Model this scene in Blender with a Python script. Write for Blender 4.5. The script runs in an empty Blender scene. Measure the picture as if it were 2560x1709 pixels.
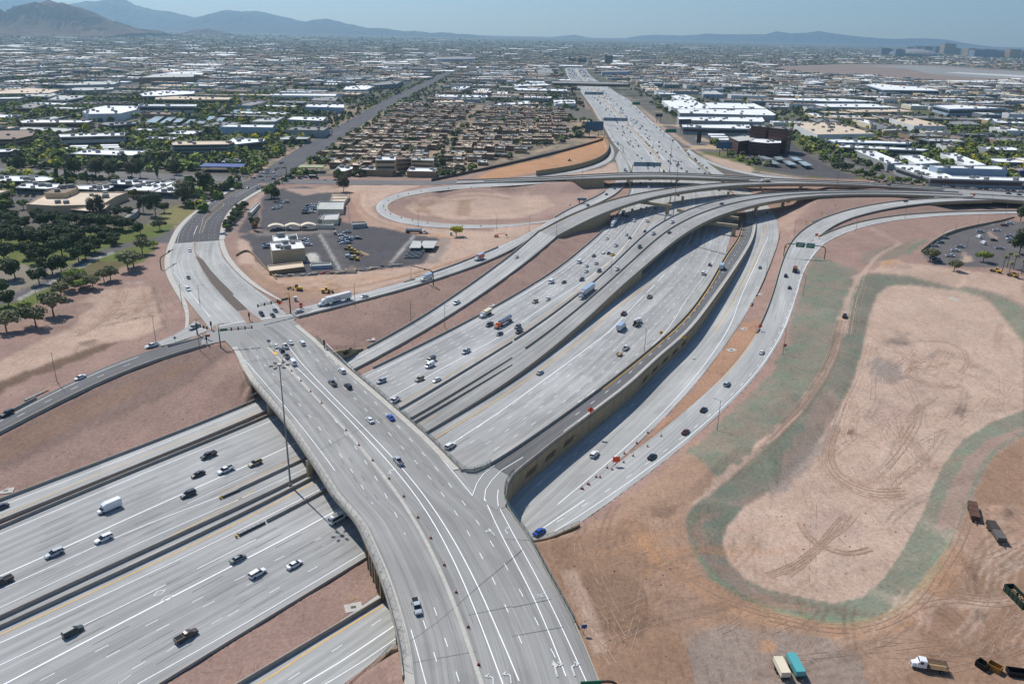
import bpy,bmesh,math,random
import numpy as np
from mathutils import Vector,Matrix,noise as mnoise
from mathutils.geometry import delaunay_2d_cdt
rnd=random.Random(7)
C=bpy.context.scene.collection
H=140.0;G=6.0
F=1991.;CX,CY=1280.,854.5;SL=0.0223;HZ=80.
roll=math.atan(SL);pitch=math.atan((CY-HZ)*math.cos(roll)/F)
cr,sr=math.cos(roll),math.sin(roll);cp,sp=math.cos(pitch),math.sin(pitch)
def ray(x,y):
 dx,dy=(x-CX)/F,(y-CY)/F
 u=dx*cr+dy*sr;v=-dx*sr+dy*cr
 return(u,cp-v*sp,-(sp+v*cp))
def U(x,y,z):
 r=ray(x,y);t=(z-H)/r[2]
 return Vector((r[0]*t,r[1]*t,z))
TL={'A':(0,0,1.08982)}
for i in range(3):TL['a%d'%(i+1)]=([0,850,1700][i],0,.36611)
for i in range(4):
 TL['b%d'%(i+1)]=(640*i,400,.27421)
 TL['c%d'%(i+1)]=(640*i,800,.29331)
 TL['d%d'%(i+1)]=(640*i,1249,.29331)
for n,o in(('e1',(1380,150)),('e2',(1500,420)),('e3',(400,400)),('e4',(400,700)),('e5',(2060,400))):TL[n]=(*o,.21286)
def zf(y):
 y=y/1.08982
 if y>640:return 0.
 if y>500:return 1.5*(640-y)/140
 if y>390:return 1.5+4.5*(500-y)/110
 return 6.
def parse(s,z=None):
 t='A';out=[]
 for tok in s.split():
  if tok in TL:t=tok;continue
  zz=None
  if '@' in tok:tok,zz=tok.split('@');zz=float(zz)
  x,y=tok.split(',');o=TL[t]
  out.append([o[0]+float(x)*o[2],o[1]+float(y)*o[2],zz])
 if z is not None and z!='f':
  for p in out:
   if p[2]is None:p[2]=z
 elif z=='f' or all(p[2]is None for p in out):
  for p in out:
   if p[2]is None:p[2]=zf(p[1])
 else:
  k=[i for i,p in enumerate(out)if p[2]is not None]
  d=[0]
  for i in range(1,len(out)):d.append(d[-1]+math.hypot(out[i][0]-out[i-1][0],out[i][1]-out[i-1][1]))
  for i,p in enumerate(out):
   if p[2]is None:
    lo=[j for j in k if j<i];hi=[j for j in k if j>i]
    if not lo:p[2]=out[hi[0]][2]
    elif not hi:p[2]=out[lo[-1]][2]
    else:
     a,b=lo[-1],hi[0];f=(d[i]-d[a])/(d[b]-d[a]+1e-9);p[2]=out[a][2]*(1-f)+out[b][2]*f
 return out
def pts(s,z=None):return[U(*p)for p in parse(s,z)]
def P1(s,z=None):return pts(s,z)[0]
def smooth(ps,step=5.,straight=False,fair=None):
 out=smooth0(ps,step,straight)
 L=sum((b-a).length for a,b in zip(ps,ps[1:]))
 k=fair if fair is not None else(min(int(L/4),60)if L>60 else 0)
 if k and len(out)>4:
  A_=np.array([tuple(p)for p in out])
  for _ in range(k):A_[1:-1]=A_[1:-1]*.5+(A_[:-2]+A_[2:])*.25
  out=[Vector(p)for p in A_]
 return out
def smooth0(ps,step=5.,straight=False):
 out=[]
 n=len(ps)
 for i in range(n-1):
  p1,p2=ps[i],ps[i+1]
  p0=ps[i-1]if i else p1+(p1-p2);p3=ps[i+2]if i+2<n else p2+(p2-p1)
  L=(p2-p1).length;k=max(1,int(L/step))
  if straight:
   for j in range(k):out.append(p1.lerp(p2,j/k))
   continue
  t0=0;t1=t0+max((p1-p0).length,.01)**.5;t2=t1+max(L,.01)**.5;t3=t2+max((p3-p2).length,.01)**.5
  for j in range(k):
   t=t1+(t2-t1)*j/k
   A1=p0*((t1-t)/(t1-t0))+p1*((t-t0)/(t1-t0));A2=p1*((t2-t)/(t2-t1))+p2*((t-t1)/(t2-t1));A3=p2*((t3-t)/(t3-t2))+p3*((t-t2)/(t3-t2))
   B1=A1*((t2-t)/(t2-t0))+A2*((t-t0)/(t2-t0));B2=A2*((t3-t)/(t3-t1))+A3*((t-t1)/(t3-t1))
   out.append(B1*((t2-t)/(t2-t1))+B2*((t-t1)/(t2-t1)))
 out.append(ps[-1].copy())
 return out
def resample(ps,n):
 d=[0.]
 for i in range(1,len(ps)):d.append(d[-1]+(ps[i]-ps[i-1]).length)
 out=[];j=0
 for k in range(n):
  s=d[-1]*k/(n-1)
  while j<len(ps)-2 and d[j+1]<s:j+=1
  f=(s-d[j])/max(d[j+1]-d[j],1e-9);out.append(ps[j].lerp(ps[j+1],min(max(f,0),1)))
 return out
def extrap(ps,d0=0,d1=0):
 ps=list(ps)
 if d0:ps.insert(0,ps[0]+(ps[0]-ps[1]).normalized()*d0)
 if d1:ps.append(ps[-1]+(ps[-1]-ps[-2]).normalized()*d1)
 return ps
def offset(ps,d,dz=0):
 out=[]
 for i in range(len(ps)):
  t=ps[min(i+1,len(ps)-1)]-ps[max(i-1,0)];t.z=0;t.normalize()
  out.append(ps[i]+Vector((-t.y*d,t.x*d,dz)))
 return out
def atz(ps,z):return[Vector((p.x,p.y,z if not callable(z)else z(p)))for p in ps]
def lin(c):
 return tuple(((v/255)/12.92 if v/255<=.04045 else((v/255+.055)/1.055)**2.4)for v in c)
MATS={}
def newmat(name):
 m=bpy.data.materials.new(name);m.use_nodes=True;nt=m.node_tree;nt.nodes.clear()
 o=nt.nodes.new('ShaderNodeOutputMaterial');b=nt.nodes.new('ShaderNodeBsdfPrincipled')
 nt.links.new(b.outputs[0],o.inputs[0]);MATS[name]=m
 return m,nt,b
def nd(nt,t,**k):
 n=nt.nodes.new(t)
 for a,v in k.items():
  if a.startswith('i_'):n.inputs[a[2:].replace('_',' ')].default_value=v
  else:setattr(n,a,v)
 return n
def mixc(nt,fac,a,b,mode='MIX'):
 m=nt.nodes.new('ShaderNodeMix');m.data_type='RGBA';m.blend_type=mode
 for s,v in((m.inputs[0],fac),(m.inputs[6],a),(m.inputs[7],b)):
  if isinstance(v,bpy.types.NodeSocket):nt.links.new(v,s)
  elif isinstance(v,(int,float)):s.default_value=v
  else:s.default_value=(*v,1)
 return m.outputs[2]
def ramp(nt,inp,stops):
 r=nt.nodes.new('ShaderNodeValToRGB');nt.links.new(inp,r.inputs[0])
 e=r.color_ramp.elements
 while len(e)<len(stops):e.new(.5)
 for x,(p,v)in zip(e,stops):x.position=p;x.color=(v,v,v,1)if isinstance(v,(int,float))else(*v,1)
 return r.outputs[0]
def noise(nt,vec,scale,detail=3,rough=.55,dist=0):
 n=nt.nodes.new('ShaderNodeTexNoise');n.inputs['Scale'].default_value=scale;n.inputs['Detail'].default_value=detail
 n.inputs['Roughness'].default_value=rough;n.inputs['Distortion'].default_value=dist
 if vec is not None:nt.links.new(vec,n.inputs['Vector'])
 return n.outputs[0]
def mapping(nt,vec,scale=(1,1,1),loc=(0,0,0)):
 m=nt.nodes.new('ShaderNodeMapping');m.inputs['Scale'].default_value=scale;m.inputs['Location'].default_value=loc
 nt.links.new(vec,m.inputs[0]);return m.outputs[0]
def simple(name,col,rough=.8,spec=.3,metal=0,var=.12,scale=.6,emit=None):
 """a plain paint or surface with a little mottling"""
 if name in MATS:return MATS[name]
 m,nt,b=newmat(name)
 g=nd(nt,'ShaderNodeNewGeometry').outputs['Position']
 if var:
  n=noise(nt,g,scale,4)
  f=ramp(nt,n,[(.3,1-var),(.7,1+var*.6)])
  c=mixc(nt,1.,col,f,'MULTIPLY');nt.links.new(c,b.inputs['Base Color'])
 else:b.inputs['Base Color'].default_value=(*col,1)
 b.inputs['Roughness'].default_value=rough;b.inputs['Specular IOR Level'].default_value=spec;b.inputs['Metallic'].default_value=metal
 if emit:b.inputs['Emission Color'].default_value=(*col,1);b.inputs['Emission Strength'].default_value=emit
 return m
def pavement(name,col,joints=4.6,streak=.16,dark=0.,blend=None):
 """concrete or asphalt lane surface: wheel-path streaks along the road, slab joints, patches"""
 m,nt,b=newmat(name)
 uv=nd(nt,'ShaderNodeUVMap',uv_map='UVMap').outputs[0]
 s1=noise(nt,mapping(nt,uv,(.45,.006,1)),1.,5,.62)
 s2=noise(nt,mapping(nt,uv,(2.6,.018,1),(3,7,0)),1.,4,.7)
 s3=noise(nt,mapping(nt,uv,(.02,.02,1)),1.,4,.6)
 s4=noise(nt,mapping(nt,uv,(3.2,.05,1),(31,17,0)),1.,3,.6)
 c=mixc(nt,1.,col,ramp(nt,s1,[(.3,1-streak),(.7,1+streak*.8)]),'MULTIPLY')
 c=mixc(nt,1.,c,ramp(nt,s2,[(.3,1-streak*.8),(.68,1+streak*.5)]),'MULTIPLY')
 c=mixc(nt,1.,c,ramp(nt,s3,[(.35,.86),(.65,1.08)]),'MULTIPLY')
 sn=nt.nodes.new('ShaderNodeVectorMath');sn.operation='SNAP';nt.links.new(uv,sn.inputs[0]);sn.inputs[1].default_value=(3.66,37,1)
 wn=nt.nodes.new('ShaderNodeTexWhiteNoise');wn.noise_dimensions='2D';nt.links.new(sn.outputs[0],wn.inputs['Vector']);c=mixc(nt,1.,c,ramp(nt,wn.outputs['Value'],[(0,.93),(.8,1.),(1,1.06)]),'MULTIPLY')
 c=mixc(nt,1.,c,ramp(nt,s4,[(.3,.62),(.36,1.)]),'MULTIPLY')
 s5=noise(nt,mapping(nt,uv,(5.5,.02,1),(13,5,0)),1.,2,.5);c=mixc(nt,1.,c,ramp(nt,s5,[(.3,.6),(.34,1.)]),'MULTIPLY')
 c=mixc(nt,1.,c,ramp(nt,noise(nt,mapping(nt,uv,(.12,.03,1),(9,2,0)),1.,1,.3),[(.38,.93),(.4,1.),(.6,1.),(.62,1.06)]),'MULTIPLY')
 sx=nd(nt,'ShaderNodeSeparateXYZ');nt.links.new(uv,sx.inputs[0])
 w=nd(nt,'ShaderNodeMath',operation='PINGPONG');nt.links.new(sx.outputs[0],w.inputs[0]);w.inputs[1].default_value=1.83
 c=mixc(nt,1.,c,ramp(nt,w.outputs[0],[(.3,1.0),(.9,.9)]),'MULTIPLY')
 lj=nd(nt,'ShaderNodeMath',operation='PINGPONG');nt.links.new(sx.outputs[0],lj.inputs[0]);lj.inputs[1].default_value=1.84
 br=ramp(nt,noise(nt,mapping(nt,uv,(.6,.04,1),(4,4,0)),1.,2,.5),[(.45,0),(.52,1)])
 jl=mixc(nt,br,(1,1,1),ramp(nt,lj.outputs[0],[(0,.55),(.045,.6),(.06,1)]));c=mixc(nt,1. if joints else.4,c,jl,'MULTIPLY')
 if joints:
  jn=nd(nt,'ShaderNodeMath',operation='PINGPONG');nt.links.new(sx.outputs[1],jn.inputs[0]);jn.inputs[1].default_value=joints
  c=mixc(nt,1.,c,ramp(nt,jn.outputs[0],[(.0,.82),(.035,1.)]),'MULTIPLY')
 nt.links.new(c,b.inputs['Base Color']);b.inputs['Roughness'].default_value=.85;b.inputs['Specular IOR Level'].default_value=.25
 return m
CONC=lin((176,174,170));
pavement('pave_main',lin((167,166,163)),streak=.2)
pavement('pave_new',lin((172,171,167)),streak=.15)
pavement('pave_bridge',lin((155,153,149)),joints=0,streak=.2)
pavement('pave_tined',lin((106,105,104)),joints=0,streak=.12)
pavement('asphalt',lin((84,82,84)),joints=0,streak=.1)
pavement('asphalt_old',lin((112,108,106)),joints=0,streak=.1)
simple('paint_white',lin((240,240,238)),.7,var=.1,scale=.8)
simple('paint_faded',lin((196,196,193)),.7,var=.2,scale=1.2)
simple('paint_yellow',lin((222,170,60)),.7,var=.15,scale=.8)
simple('paint_dark',lin((118,117,115)),.9,var=.2)
simple('sidewalk',lin((180,175,166)),.9,var=.14)
simple('barrier',lin((158,151,140)),.85,var=.15,scale=.4)
simple('deck_tan',lin((165,148,120)),.85,var=.1,scale=.3)
def panelwall(name,col):
 m,nt,b=newmat(name);uv=nd(nt,'ShaderNodeUVMap',uv_map='UVMap').outputs[0];g=nd(nt,'ShaderNodeNewGeometry').outputs['Position'];sx=nd(nt,'ShaderNodeSeparateXYZ');nt.links.new(uv,sx.inputs[0])
 c=mixc(nt,1.,col,ramp(nt,noise(nt,g,.35,5,.65),[(.3,.84),(.7,1.1)]),'MULTIPLY');c=mixc(nt,1.,c,ramp(nt,noise(nt,mapping(nt,uv,(.9,.06,1)),1.,4,.6),[(.3,.82),(.5,1.)]),'MULTIPLY')
 for ax,k in((0,2.9),(1,1.2)):
  p=nd(nt,'ShaderNodeMath',operation='PINGPONG');nt.links.new(sx.outputs[ax],p.inputs[0]);p.inputs[1].default_value=k;c=mixc(nt,1.,c,ramp(nt,p.outputs[0],[(0,.62),(.05,1.)]),'MULTIPLY')
 nt.links.new(c,b.inputs['Base Color']);b.inputs['Roughness'].default_value=.9;b.inputs['Specular IOR Level'].default_value=.15
panelwall('wall_tan',lin((160,142,114)))
simple('steel',lin((120,122,124)),.6,.4,.2,var=.05)
simple('steel_dark',lin((70,62,56)),.6,.4,.2,var=.1)
simple('fence_teal',lin((70,100,105)),.6,.4,.1,var=.1)
simple('black',lin((22,22,24)),.6,var=0)
simple('white_roof',lin((232,232,230)),.7,var=.08,scale=.08)
class MB:
 def __init__(s):s.v=[];s.f=[];s.m=[];s.uv=[]
 def add(s,vs,fs,mi=0,uvs=None):
  o=len(s.v);s.v+=[tuple(v)for v in vs]
  for i,f in enumerate(fs):
   s.f.append(tuple(j+o for j in f));s.m.append(mi)
   s.uv.append([uvs[j]for j in f]if uvs else[(0,0)]*len(f))
 def box(s,c,sz,mi=0,rz=0,taper=1,tz=None,M=None):
  x,y,z=sz[0]/2,sz[1]/2,sz[2];tx=x*taper;ty=y*(taper if tz is None else tz)
  vs=[(-x,-y,0),(x,-y,0),(x,y,0),(-x,y,0),(-tx,-ty,z),(tx,-ty,z),(tx,ty,z),(-tx,ty,z)]
  ca,sa=math.cos(rz),math.sin(rz)
  vs=[(c[0]+a*ca-b*sa,c[1]+a*sa+b*ca,c[2]+d)for a,b,d in vs]
  if M:vs=[tuple(M@Vector(v))for v in vs]
  s.add(vs,[(3,2,1,0),(4,5,6,7),(0,1,5,4),(1,2,6,5),(2,3,7,6),(3,0,4,7)],mi)
 def prism(s,poly,z0,z1,mi=0,mtop=None):
  n=len(poly);a=0
  for i in range(n):a+=poly[i][0]*poly[(i+1)%n][1]-poly[(i+1)%n][0]*poly[i][1]
  if a<0:poly=poly[::-1]
  vs=[(p[0],p[1],z0)for p in poly]+[(p[0],p[1],z1)for p in poly]
  s.add(vs,[(i,(i+1)%n,n+(i+1)%n,n+i)for i in range(n)],mi)
  s.add([(p[0],p[1],z1)for p in poly],[tuple(range(n))],mi if mtop is None else mtop)
 def tube(s,a,b,r0,r1=None,n=8,mi=0,cap=True):
  a,b=Vector(a),Vector(b);r1=r0 if r1 is None else r1
  d=(b-a).normalized();u=d.orthogonal().normalized();w=d.cross(u)
  vs=[a+(u*math.cos(2*math.pi*i/n)+w*math.sin(2*math.pi*i/n))*r0 for i in range(n)]+[b+(u*math.cos(2*math.pi*i/n)+w*math.sin(2*math.pi*i/n))*r1 for i in range(n)]
  fs=[(i,(i+1)%n,n+(i+1)%n,n+i)for i in range(n)]
  if cap:fs+=[tuple(range(n))[::-1],tuple(range(n,2*n))]
  s.add(vs,fs,mi)
 def path(s,ps,r,n=6,mi=0):
  for a,b in zip(ps,ps[1:]):s.tube(a,b,r,r,n,mi)
 def mesh(s,name,mats):
  me=bpy.data.meshes.new(name);me.from_pydata(s.v,[],s.f)
  for x in mats:me.materials.append(MATS[x]if isinstance(x,str)else x)
  me.polygons.foreach_set('material_index',s.m)
  uvl=me.uv_layers.new(name='UVMap')
  uvl.data.foreach_set('uv',[c for f in s.uv for p in f for c in p])
  me.update();return me
 def obj(s,name,mats,parent=None,**k):
  if not s.v:return None
  o=bpy.data.objects.new(name,s.mesh(name,mats if isinstance(mats,(list,tuple))else[mats]));C.objects.link(o)
  if parent:o.parent=parent
  tag(o,**k);return o
def tag(o,label=None,cat=None,group=None,kind=None):
 if label:o['label']=label
 if cat:o['category']=cat
 if group:o['group']=group
 if kind:o['kind']=kind
 return o
def empty(name,loc=(0,0,0),rz=0,**k):
 o=bpy.data.objects.new(name,None);C.objects.link(o);o.location=loc;o.rotation_euler=(0,0,rz);o.empty_display_size=.5
 return tag(o,**k)
def clone(o,loc=None,rz=None,parent=None,**k):
 c=o.copy();C.objects.link(c)
 if parent:c.parent=parent
 if loc is not None:c.location=loc
 if rz is not None:c.rotation_euler=(0,0,rz)
 for ch in CH.get(o.name,()):clone(ch,parent=c)
 return tag(c,**k)
CH={}
def kids(o):
 CH[o.name]=[x for x in bpy.data.objects if x.parent==o]
 for x in CH[o.name]:kids(x)
 return o
def wall_verts(mb,ps,zb,zt,w,mi=0,side=0,top=None):
 """vertical wall along ps; zb/zt lists or callables; width w centred (side 0)"""
 L=offset(ps,w/2+side);R=offset(ps,-w/2+side)
 n=len(ps);vs=[]
 for i in range(n):
  b=zb(ps[i])if callable(zb)else(zb[i]if isinstance(zb,list)else zb);t=zt(ps[i])if callable(zt)else(zt[i]if isinstance(zt,list)else zt)
  vs+=[(L[i].x,L[i].y,b),(L[i].x,L[i].y,t),(R[i].x,R[i].y,t),(R[i].x,R[i].y,b)]
 fs=[]
 for i in range(n-1):
  a=4*i
  for j in range(4):fs.append((a+j,a+(j+1)%4,a+4+(j+1)%4,a+4+j))
 fs+=[(0,3,2,1),(4*n-4,4*n-3,4*n-2,4*n-1)]
 d=[0]
 for i in range(1,n):d.append(d[-1]+(ps[i]-ps[i-1]).length)
 uv=[(d[i//4],vs[i][2])for i in range(4*n)]
 mb.add(vs,fs,mi,uv)
def barrier(ps,label,h=1.0,wb=.6,wt=.3,side=0,name='concrete_barrier',mat='barrier',zoff=0,cat='barrier',group='concrete barriers along the roads',parent=None):
 mb=MB();n=len(ps);pr=[(-wb/2,-.05),(-wb/2,.12),(-wt/2-.03,.4),(-wt/2,h),(wt/2,h),(wt/2+.03,.4),(wb/2,.12),(wb/2,-.05)]
 vs=[]
 for i in range(n):
  t=ps[min(i+1,n-1)]-ps[max(i-1,0)];t.z=0;t.normalize();nn=Vector((-t.y,t.x,0))
  for a,b in pr:vs.append(ps[i]+nn*(a+side)+Vector((0,0,b+zoff)))
 k=len(pr);fs=[]
 for i in range(n-1):
  for j in range(k-1):fs.append((i*k+j,i*k+j+1,(i+1)*k+j+1,(i+1)*k+j))
 fs+=[tuple(range(k))[::-1],tuple(range((n-1)*k,n*k))]
 mb.add(vs,fs)
 if parent:return mb.obj(name,[mat],parent)
 return mb.obj(name,[mat],label=label,cat=cat,group=group)
ROADS={};TIN=[];CARVE=[]
WH,YE,FA,DK,KB=1,2,3,4,5
class Road:
 def __init__(s,key,L,R,mat,z=None,step=6.,tin=True,carve=True,name='freeway',dz=0.,fair=None):
  if isinstance(L,str):L=pts(L,z)
  if isinstance(R,str):R=pts(R,z)
  L=smooth(L,step,fair=fair);R=smooth(R,step,fair=fair);n=max(len(L),len(R),2)
  s.L=resample(L,n);s.R=resample(R,n);s.n=n;s.dz=dz
  s.mid=[(a+b)/2 for a,b in zip(s.L,s.R)]
  s.d=[0.]
  for i in range(1,n):s.d.append(s.d[-1]+(s.mid[i]-s.mid[i-1]).length)
  s.mb=MB();s.mat=mat;s.key=key;s.name=name
  K=6;vs=[];uv=[]
  for i in range(n):
   W=(s.R[i]-s.L[i]).length
   for j in range(K+1):
    p=s.L[i].lerp(s.R[i],j/K);vs.append((p.x,p.y,p.z+dz));uv.append((W*j/K,s.d[i]))
  fs=[(i*(K+1)+j,i*(K+1)+j+1,(i+1)*(K+1)+j+1,(i+1)*(K+1)+j)for i in range(n-1)for j in range(K)]
  s.mb.add(vs,fs,0,uv)
  ROADS[key]=s
  if tin:
   for q in(s.L,s.R):TIN.extend((p.x,p.y,p.z-.06)for p in q[::2]+[q[-1]])
  if carve:CARVE.append(s)
 def at(s,t,f=None,l=None,r=None):
  x=t*(s.n-1);i=min(int(x),s.n-2);k=x-i
  a=s.L[i].lerp(s.L[i+1],k);b=s.R[i].lerp(s.R[i+1],k)
  W=(b-a).length
  if l is not None:f=l/W
  elif r is not None:f=1-r/W
  return a.lerp(b,f)
 def line(s,t0,t1,**k):
  n=max(2,int((t1-t0)*(s.n-1))+1)
  return[s.at(t0+(t1-t0)*i/(n-1),**k)for i in range(n)]
 def strip(s,ps,w,mi,dz=.03,dash=None):
  if mi in(1,2)and w<.5 and not getattr(s,'_in',0):w*=1.12
  s._in=1 if dash else 0
  if dash:
   on,off=dash;D=[0]
   for i in range(1,len(ps)):D.append(D[-1]+(ps[i]-ps[i-1]).length)
   x=rnd.random()*on
   while x+on<D[-1]:
    seg=[]
    for q in(x,x+on/2,x+on):
     j=max(i for i in range(len(D))if D[i]<=q);j=min(j,len(ps)-2)
     seg.append(ps[j].lerp(ps[j+1],(q-D[j])/max(D[j+1]-D[j],1e-6)))
    s._in=1;s.strip(seg,w,mi,dz);x+=on+off
   s._in=0;return
  a=offset(ps,w/2);b=offset(ps,-w/2);n=len(ps)
  vs=[]
  for i in range(n):vs+=[(a[i].x,a[i].y,a[i].z+s.dz+dz),(b[i].x,b[i].y,b[i].z+s.dz+dz)]
  s.mb.add(vs,[(2*i,2*i+1,2*i+3,2*i+2)for i in range(n-1)],mi)
 def mark(s,w=.2,c=WH,dash=None,t0=0.,t1=1.,**k):s.strip(s.line(t0,t1,**k),w,c,.03,dash);return s
 def poly(s,ps,mi,dz=.03):
  s.mb.add([(p.x,p.y,p.z+s.dz+dz)for p in ps],[tuple(range(len(ps)))],mi)
 def thick(s,t=1.8,t0=0.,t1=1.,inset=1.2):
  """box girder under the deck"""
  i0,i1=int(t0*(s.n-1)),int(t1*(s.n-1));vs=[]
  L=offset(s.L,0);R=s.R
  for i in range(i0,i1+1):
   a,b=s.L[i],s.R[i];u=(b-a).normalized()
   for p,z in((a-u*.35,.0),(a-u*.35,-.45),(a+u*inset,-.6),(a+u*(inset+.3),-t),(b-u*(inset+.3),-t),(b-u*inset,-.6),(b+u*.35,-.45),(b+u*.35,.0)):
    vs.append((p.x,p.y,p.z+z-.02+s.dz))
  k=8;n=i1-i0+1
  fs=[(i*k+j,i*k+(j+1)%k,(i+1)*k+(j+1)%k,(i+1)*k+j)for i in range(n-1)for j in range(k-1)]
  fs+=[tuple(range(k)),tuple(range((n-1)*k,n*k))[::-1]]
  mb=MB();mb.add(vs,fs);return mb
 def done(s,kind='structure',**k):
  ms=[s.mat,'paint_white','paint_yellow','paint_faded','paint_dark','sidewalk']
  s.obj=s.mb.obj(s.name,ms,kind=kind,**k);return s.obj
def sub(ps,t0,t1):
 n=len(ps);return ps[int(t0*(n-1)):int(t1*(n-1))+1]
def textobj(body,size,mat,parent,loc,rot,name='lettering',align='LEFT'):
 fc=bpy.data.curves.new(name,'FONT');fc.body=body;fc.size=size;fc.extrude=.01;fc.align_x=align;t_=bpy.data.objects.new('tmp',fc);C.objects.link(t_)
 me=bpy.data.meshes.new_from_object(t_.evaluated_get(bpy.context.evaluated_depsgraph_get()));bpy.data.objects.remove(t_)
 me.materials.clear();me.materials.append(MATS[mat]);o=bpy.data.objects.new(name,me);C.objects.link(o);o.parent=parent;o.location=loc;o.rotation_euler=rot;return o
RLs="c2 1745,1285@7.6 1800,1300 1870,1297 1935,1270 2000,1230 2182,1115 c3 490,775@7.3 1000,390@6.8 1440,10@6 e2 1225,1450@5.2 1480,1020@3.5 1600,850@2.2 1645,740@1.4 1655,640@1 1640,540@1.2 1625,480@1.4"
RRs="A 1162,1161@7.6 1155,1136 1159,1111 1171,1093 1186,1082 c3 150,1215 300,1090 700,790@7.3 1000,560@6.8 1250,330@6.4 1500,110@6 e2 1330,1564@5.2 1700,1020@3.5 1800,830@2.2 1830,700@1.4 1825,600@1 1800,520@1.2 1785,480@1.4"
RL,RR=pts(RLs),pts(RRs)
zfp=lambda p:0. if p.y<520 else min(6.,max(0,(p.y-520)/300*6))
W1L=extrap(pts("d1 0,240 c1 450,1568 2182,885 c2 880,480 1300,270 1850,5 b2 2334,1250 b3 350,1050 750,720 880,610 e2 250,483 340,330 375,190 390,50 e1 930,1290 870,1180 790,1060 700,950 590,750 520,650 460,545 410,475 350,395 300,315 225,258 185,195 165,145 155,112 185,88 290,72",'f'),80)
MED=extrap(pts("d1 0,1055 2182,45 c2 1325,865 2182,360 c3 240,190 e2 -597,1926 126,1400 400,1180 560,1010 660,850 730,700 760,560 820,430 832,300 830,190 825,60 e1 1384,1328 1240,1150 1090,975 900,770 740,600 640,500 540,400 470,315 400,250 325,185 290,125 315,95 370,78",'f'),80)
RL0=atz(RL[3:12],0.)
M2R=extrap(pts("d1 1390,1568 d2 0,1085 950,495",0.)+RL0+pts("e2 1430,1120 1500,930 1545,740 1600,560 1622,440 1560,290 1440,190 1266,52 e1 1700,1235 1590,1110 1450,940 1300,825 1150,700 1050,605 960,520 860,440 760,385 650,308 560,260 480,210 430,160 412,130 425,105 450,85",'f'),80)
m1=Road('M1',W1L,MED,'pave_main');m2=Road('M2',MED,M2R,'pave_main')
RM=[(a+b)/2 for a,b in zip(resample(smooth(RL),40),resample(smooth(RR),40))]
QL=extrap(pts("d2 0,1490 1100,830",0.)+atz(RM[4::5],lambda p:min(zfp(p),1.2))+pts("e2 1600,310 1480,200 1286,52 e1 1720,1215 1570,1095",'f'),80)
QRs="d2 740,1568@0 1200,1230@0 d3 300,290@0 c3 430,1568@0 940,1190@0 1200,950@0 1460,680@0 1690,400@0 1850,170@0 1960,20@.0 b3 2190,1310@0 2270,1150@.2 b4 0,990@.3 60,840@.5 105,700@.8 112,600@1 80,510@1.3 0,410@2 e2 1830,320@2.6 1640,200@3.8 1436,62@5.5 e1 1880,1250@5.8 1750,1150@6 1600,1045@6"
q1=Road('Q1',QL,extrap(pts(QRs),80),'pave_new')
q2=Road('Q2',"d3 -150,400@0 c3 430,1568 950,1193@0 1010,1150@0 1290,950@0 1500,765@0 1700,600@.2 1960,340@.5 2090,140@.8 2140,20@1 b4 0,1395@1.2 60,1190@2 120,950@3 190,770@4 e5 -336,876@4.5 -142,734@5 0,685@5.5","d3 -40,610@0 580,205@0 890,0@0 c3 1300,1215 1700,890@.2 1960,620@.5 2182,400@.8 c4 110,190@1.2 190,0@1.6 b4 270,1250@2.2 300,1080@2.7 330,960@3.2 400,860@4 500,780@4.5 e5 0,985@5",'pave_new',name='exit_ramp',dz=.02)
q2a=Road('Q2a',"e5 -142,734@5 0,685@5.5 180,600@6.5 400,550@8 900,470@11 1300,445@12.5 1750,440@13","e5 -60,905@5 0,838@5.3 200,715@6.3 500,618@8.3 800,560@10.3 1200,503@12.5 1500,482@13 2000,480@13",'pave_new',name='flyover_ramp',dz=.05,tin=False,carve=False)
q2b=Road('Q2b',"e5 -60,905@5 0,862@5 200,775@5.5 450,710@6 700,665@6.5 1000,630@7 1500,605@7.5 2260,602@7.5 2500,600","e5 0,985@5 200,850@5.5 500,760@6 800,700@6.5 1100,665@7 1600,640@7.5 2230,628@7.5 2500,626",'pave_new',name='frontage_ramp',dz=.04)
ramp_r=Road('R',RL,RR,'pave_tined',tin=False,carve=False,name='bridge_ramp',dz=.03,step=4,fair=3)
r1a=Road('R1a',extrap(pts("c1 0,1545@0 1100,1130@0 2182,705@0 c2 760,365@0 1000,215@0 1410,0@.5 b2 1508,1459@.8 1900,1180@2.5 2334,870@4.2 b3 250,650@6"),80),extrap(pts("d1 0,185@0 c1 520,1506@0 2182,830@0 c2 850,440@0 1100,290@0 1450,90@.4 b2 1551,1555@.6 1590,1540@.8 1900,1340@2.2 2334,1035@3.8 b3 200,880@4.8 400,705@6"),80),'pave_new',name='collector_road')
r1b=Road('R1b',"b3 250,650@6 540,490@9.5 800,390@12 1100,320@13 e2 200,362@13 500,290@13 900,225@13 1300,185@13 1700,157@13 2349,163@13 e5 300,268@13 900,300@13 1500,345@13","b3 400,705@6 600,590@8.5 880,460@12 e2 250,460@13 500,370@13 800,305@13 1200,245@13 1600,205@13 1950,190@13 2349,181@13 e5 0,284@13 500,303@13 1000,335@13 1400,365@13",'pave_bridge',tin=False,carve=False,name='flyover_deck',dz=.03)
f3=Road('F3',"b2 1830,188@6.2 2334,172@7.5 b3 400,156@11 700,138@12.7 1100,112@13 1400,112@13 1700,128@13 2334,172@13 e5 0,250@13 400,256@13 900,290@13 1400,328@13","b2 1830,222@6.2 2334,203@7.5 b3 400,188@11 700,176@12.7 1100,158@13 1500,158@13 1900,178@13 e2 1740,152@13 2349,168@13 e5 400,285@13 900,310@13 1350,355@13",'pave_bridge',tin=False,carve=False,name='flyover_deck',dz=.02)
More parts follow.
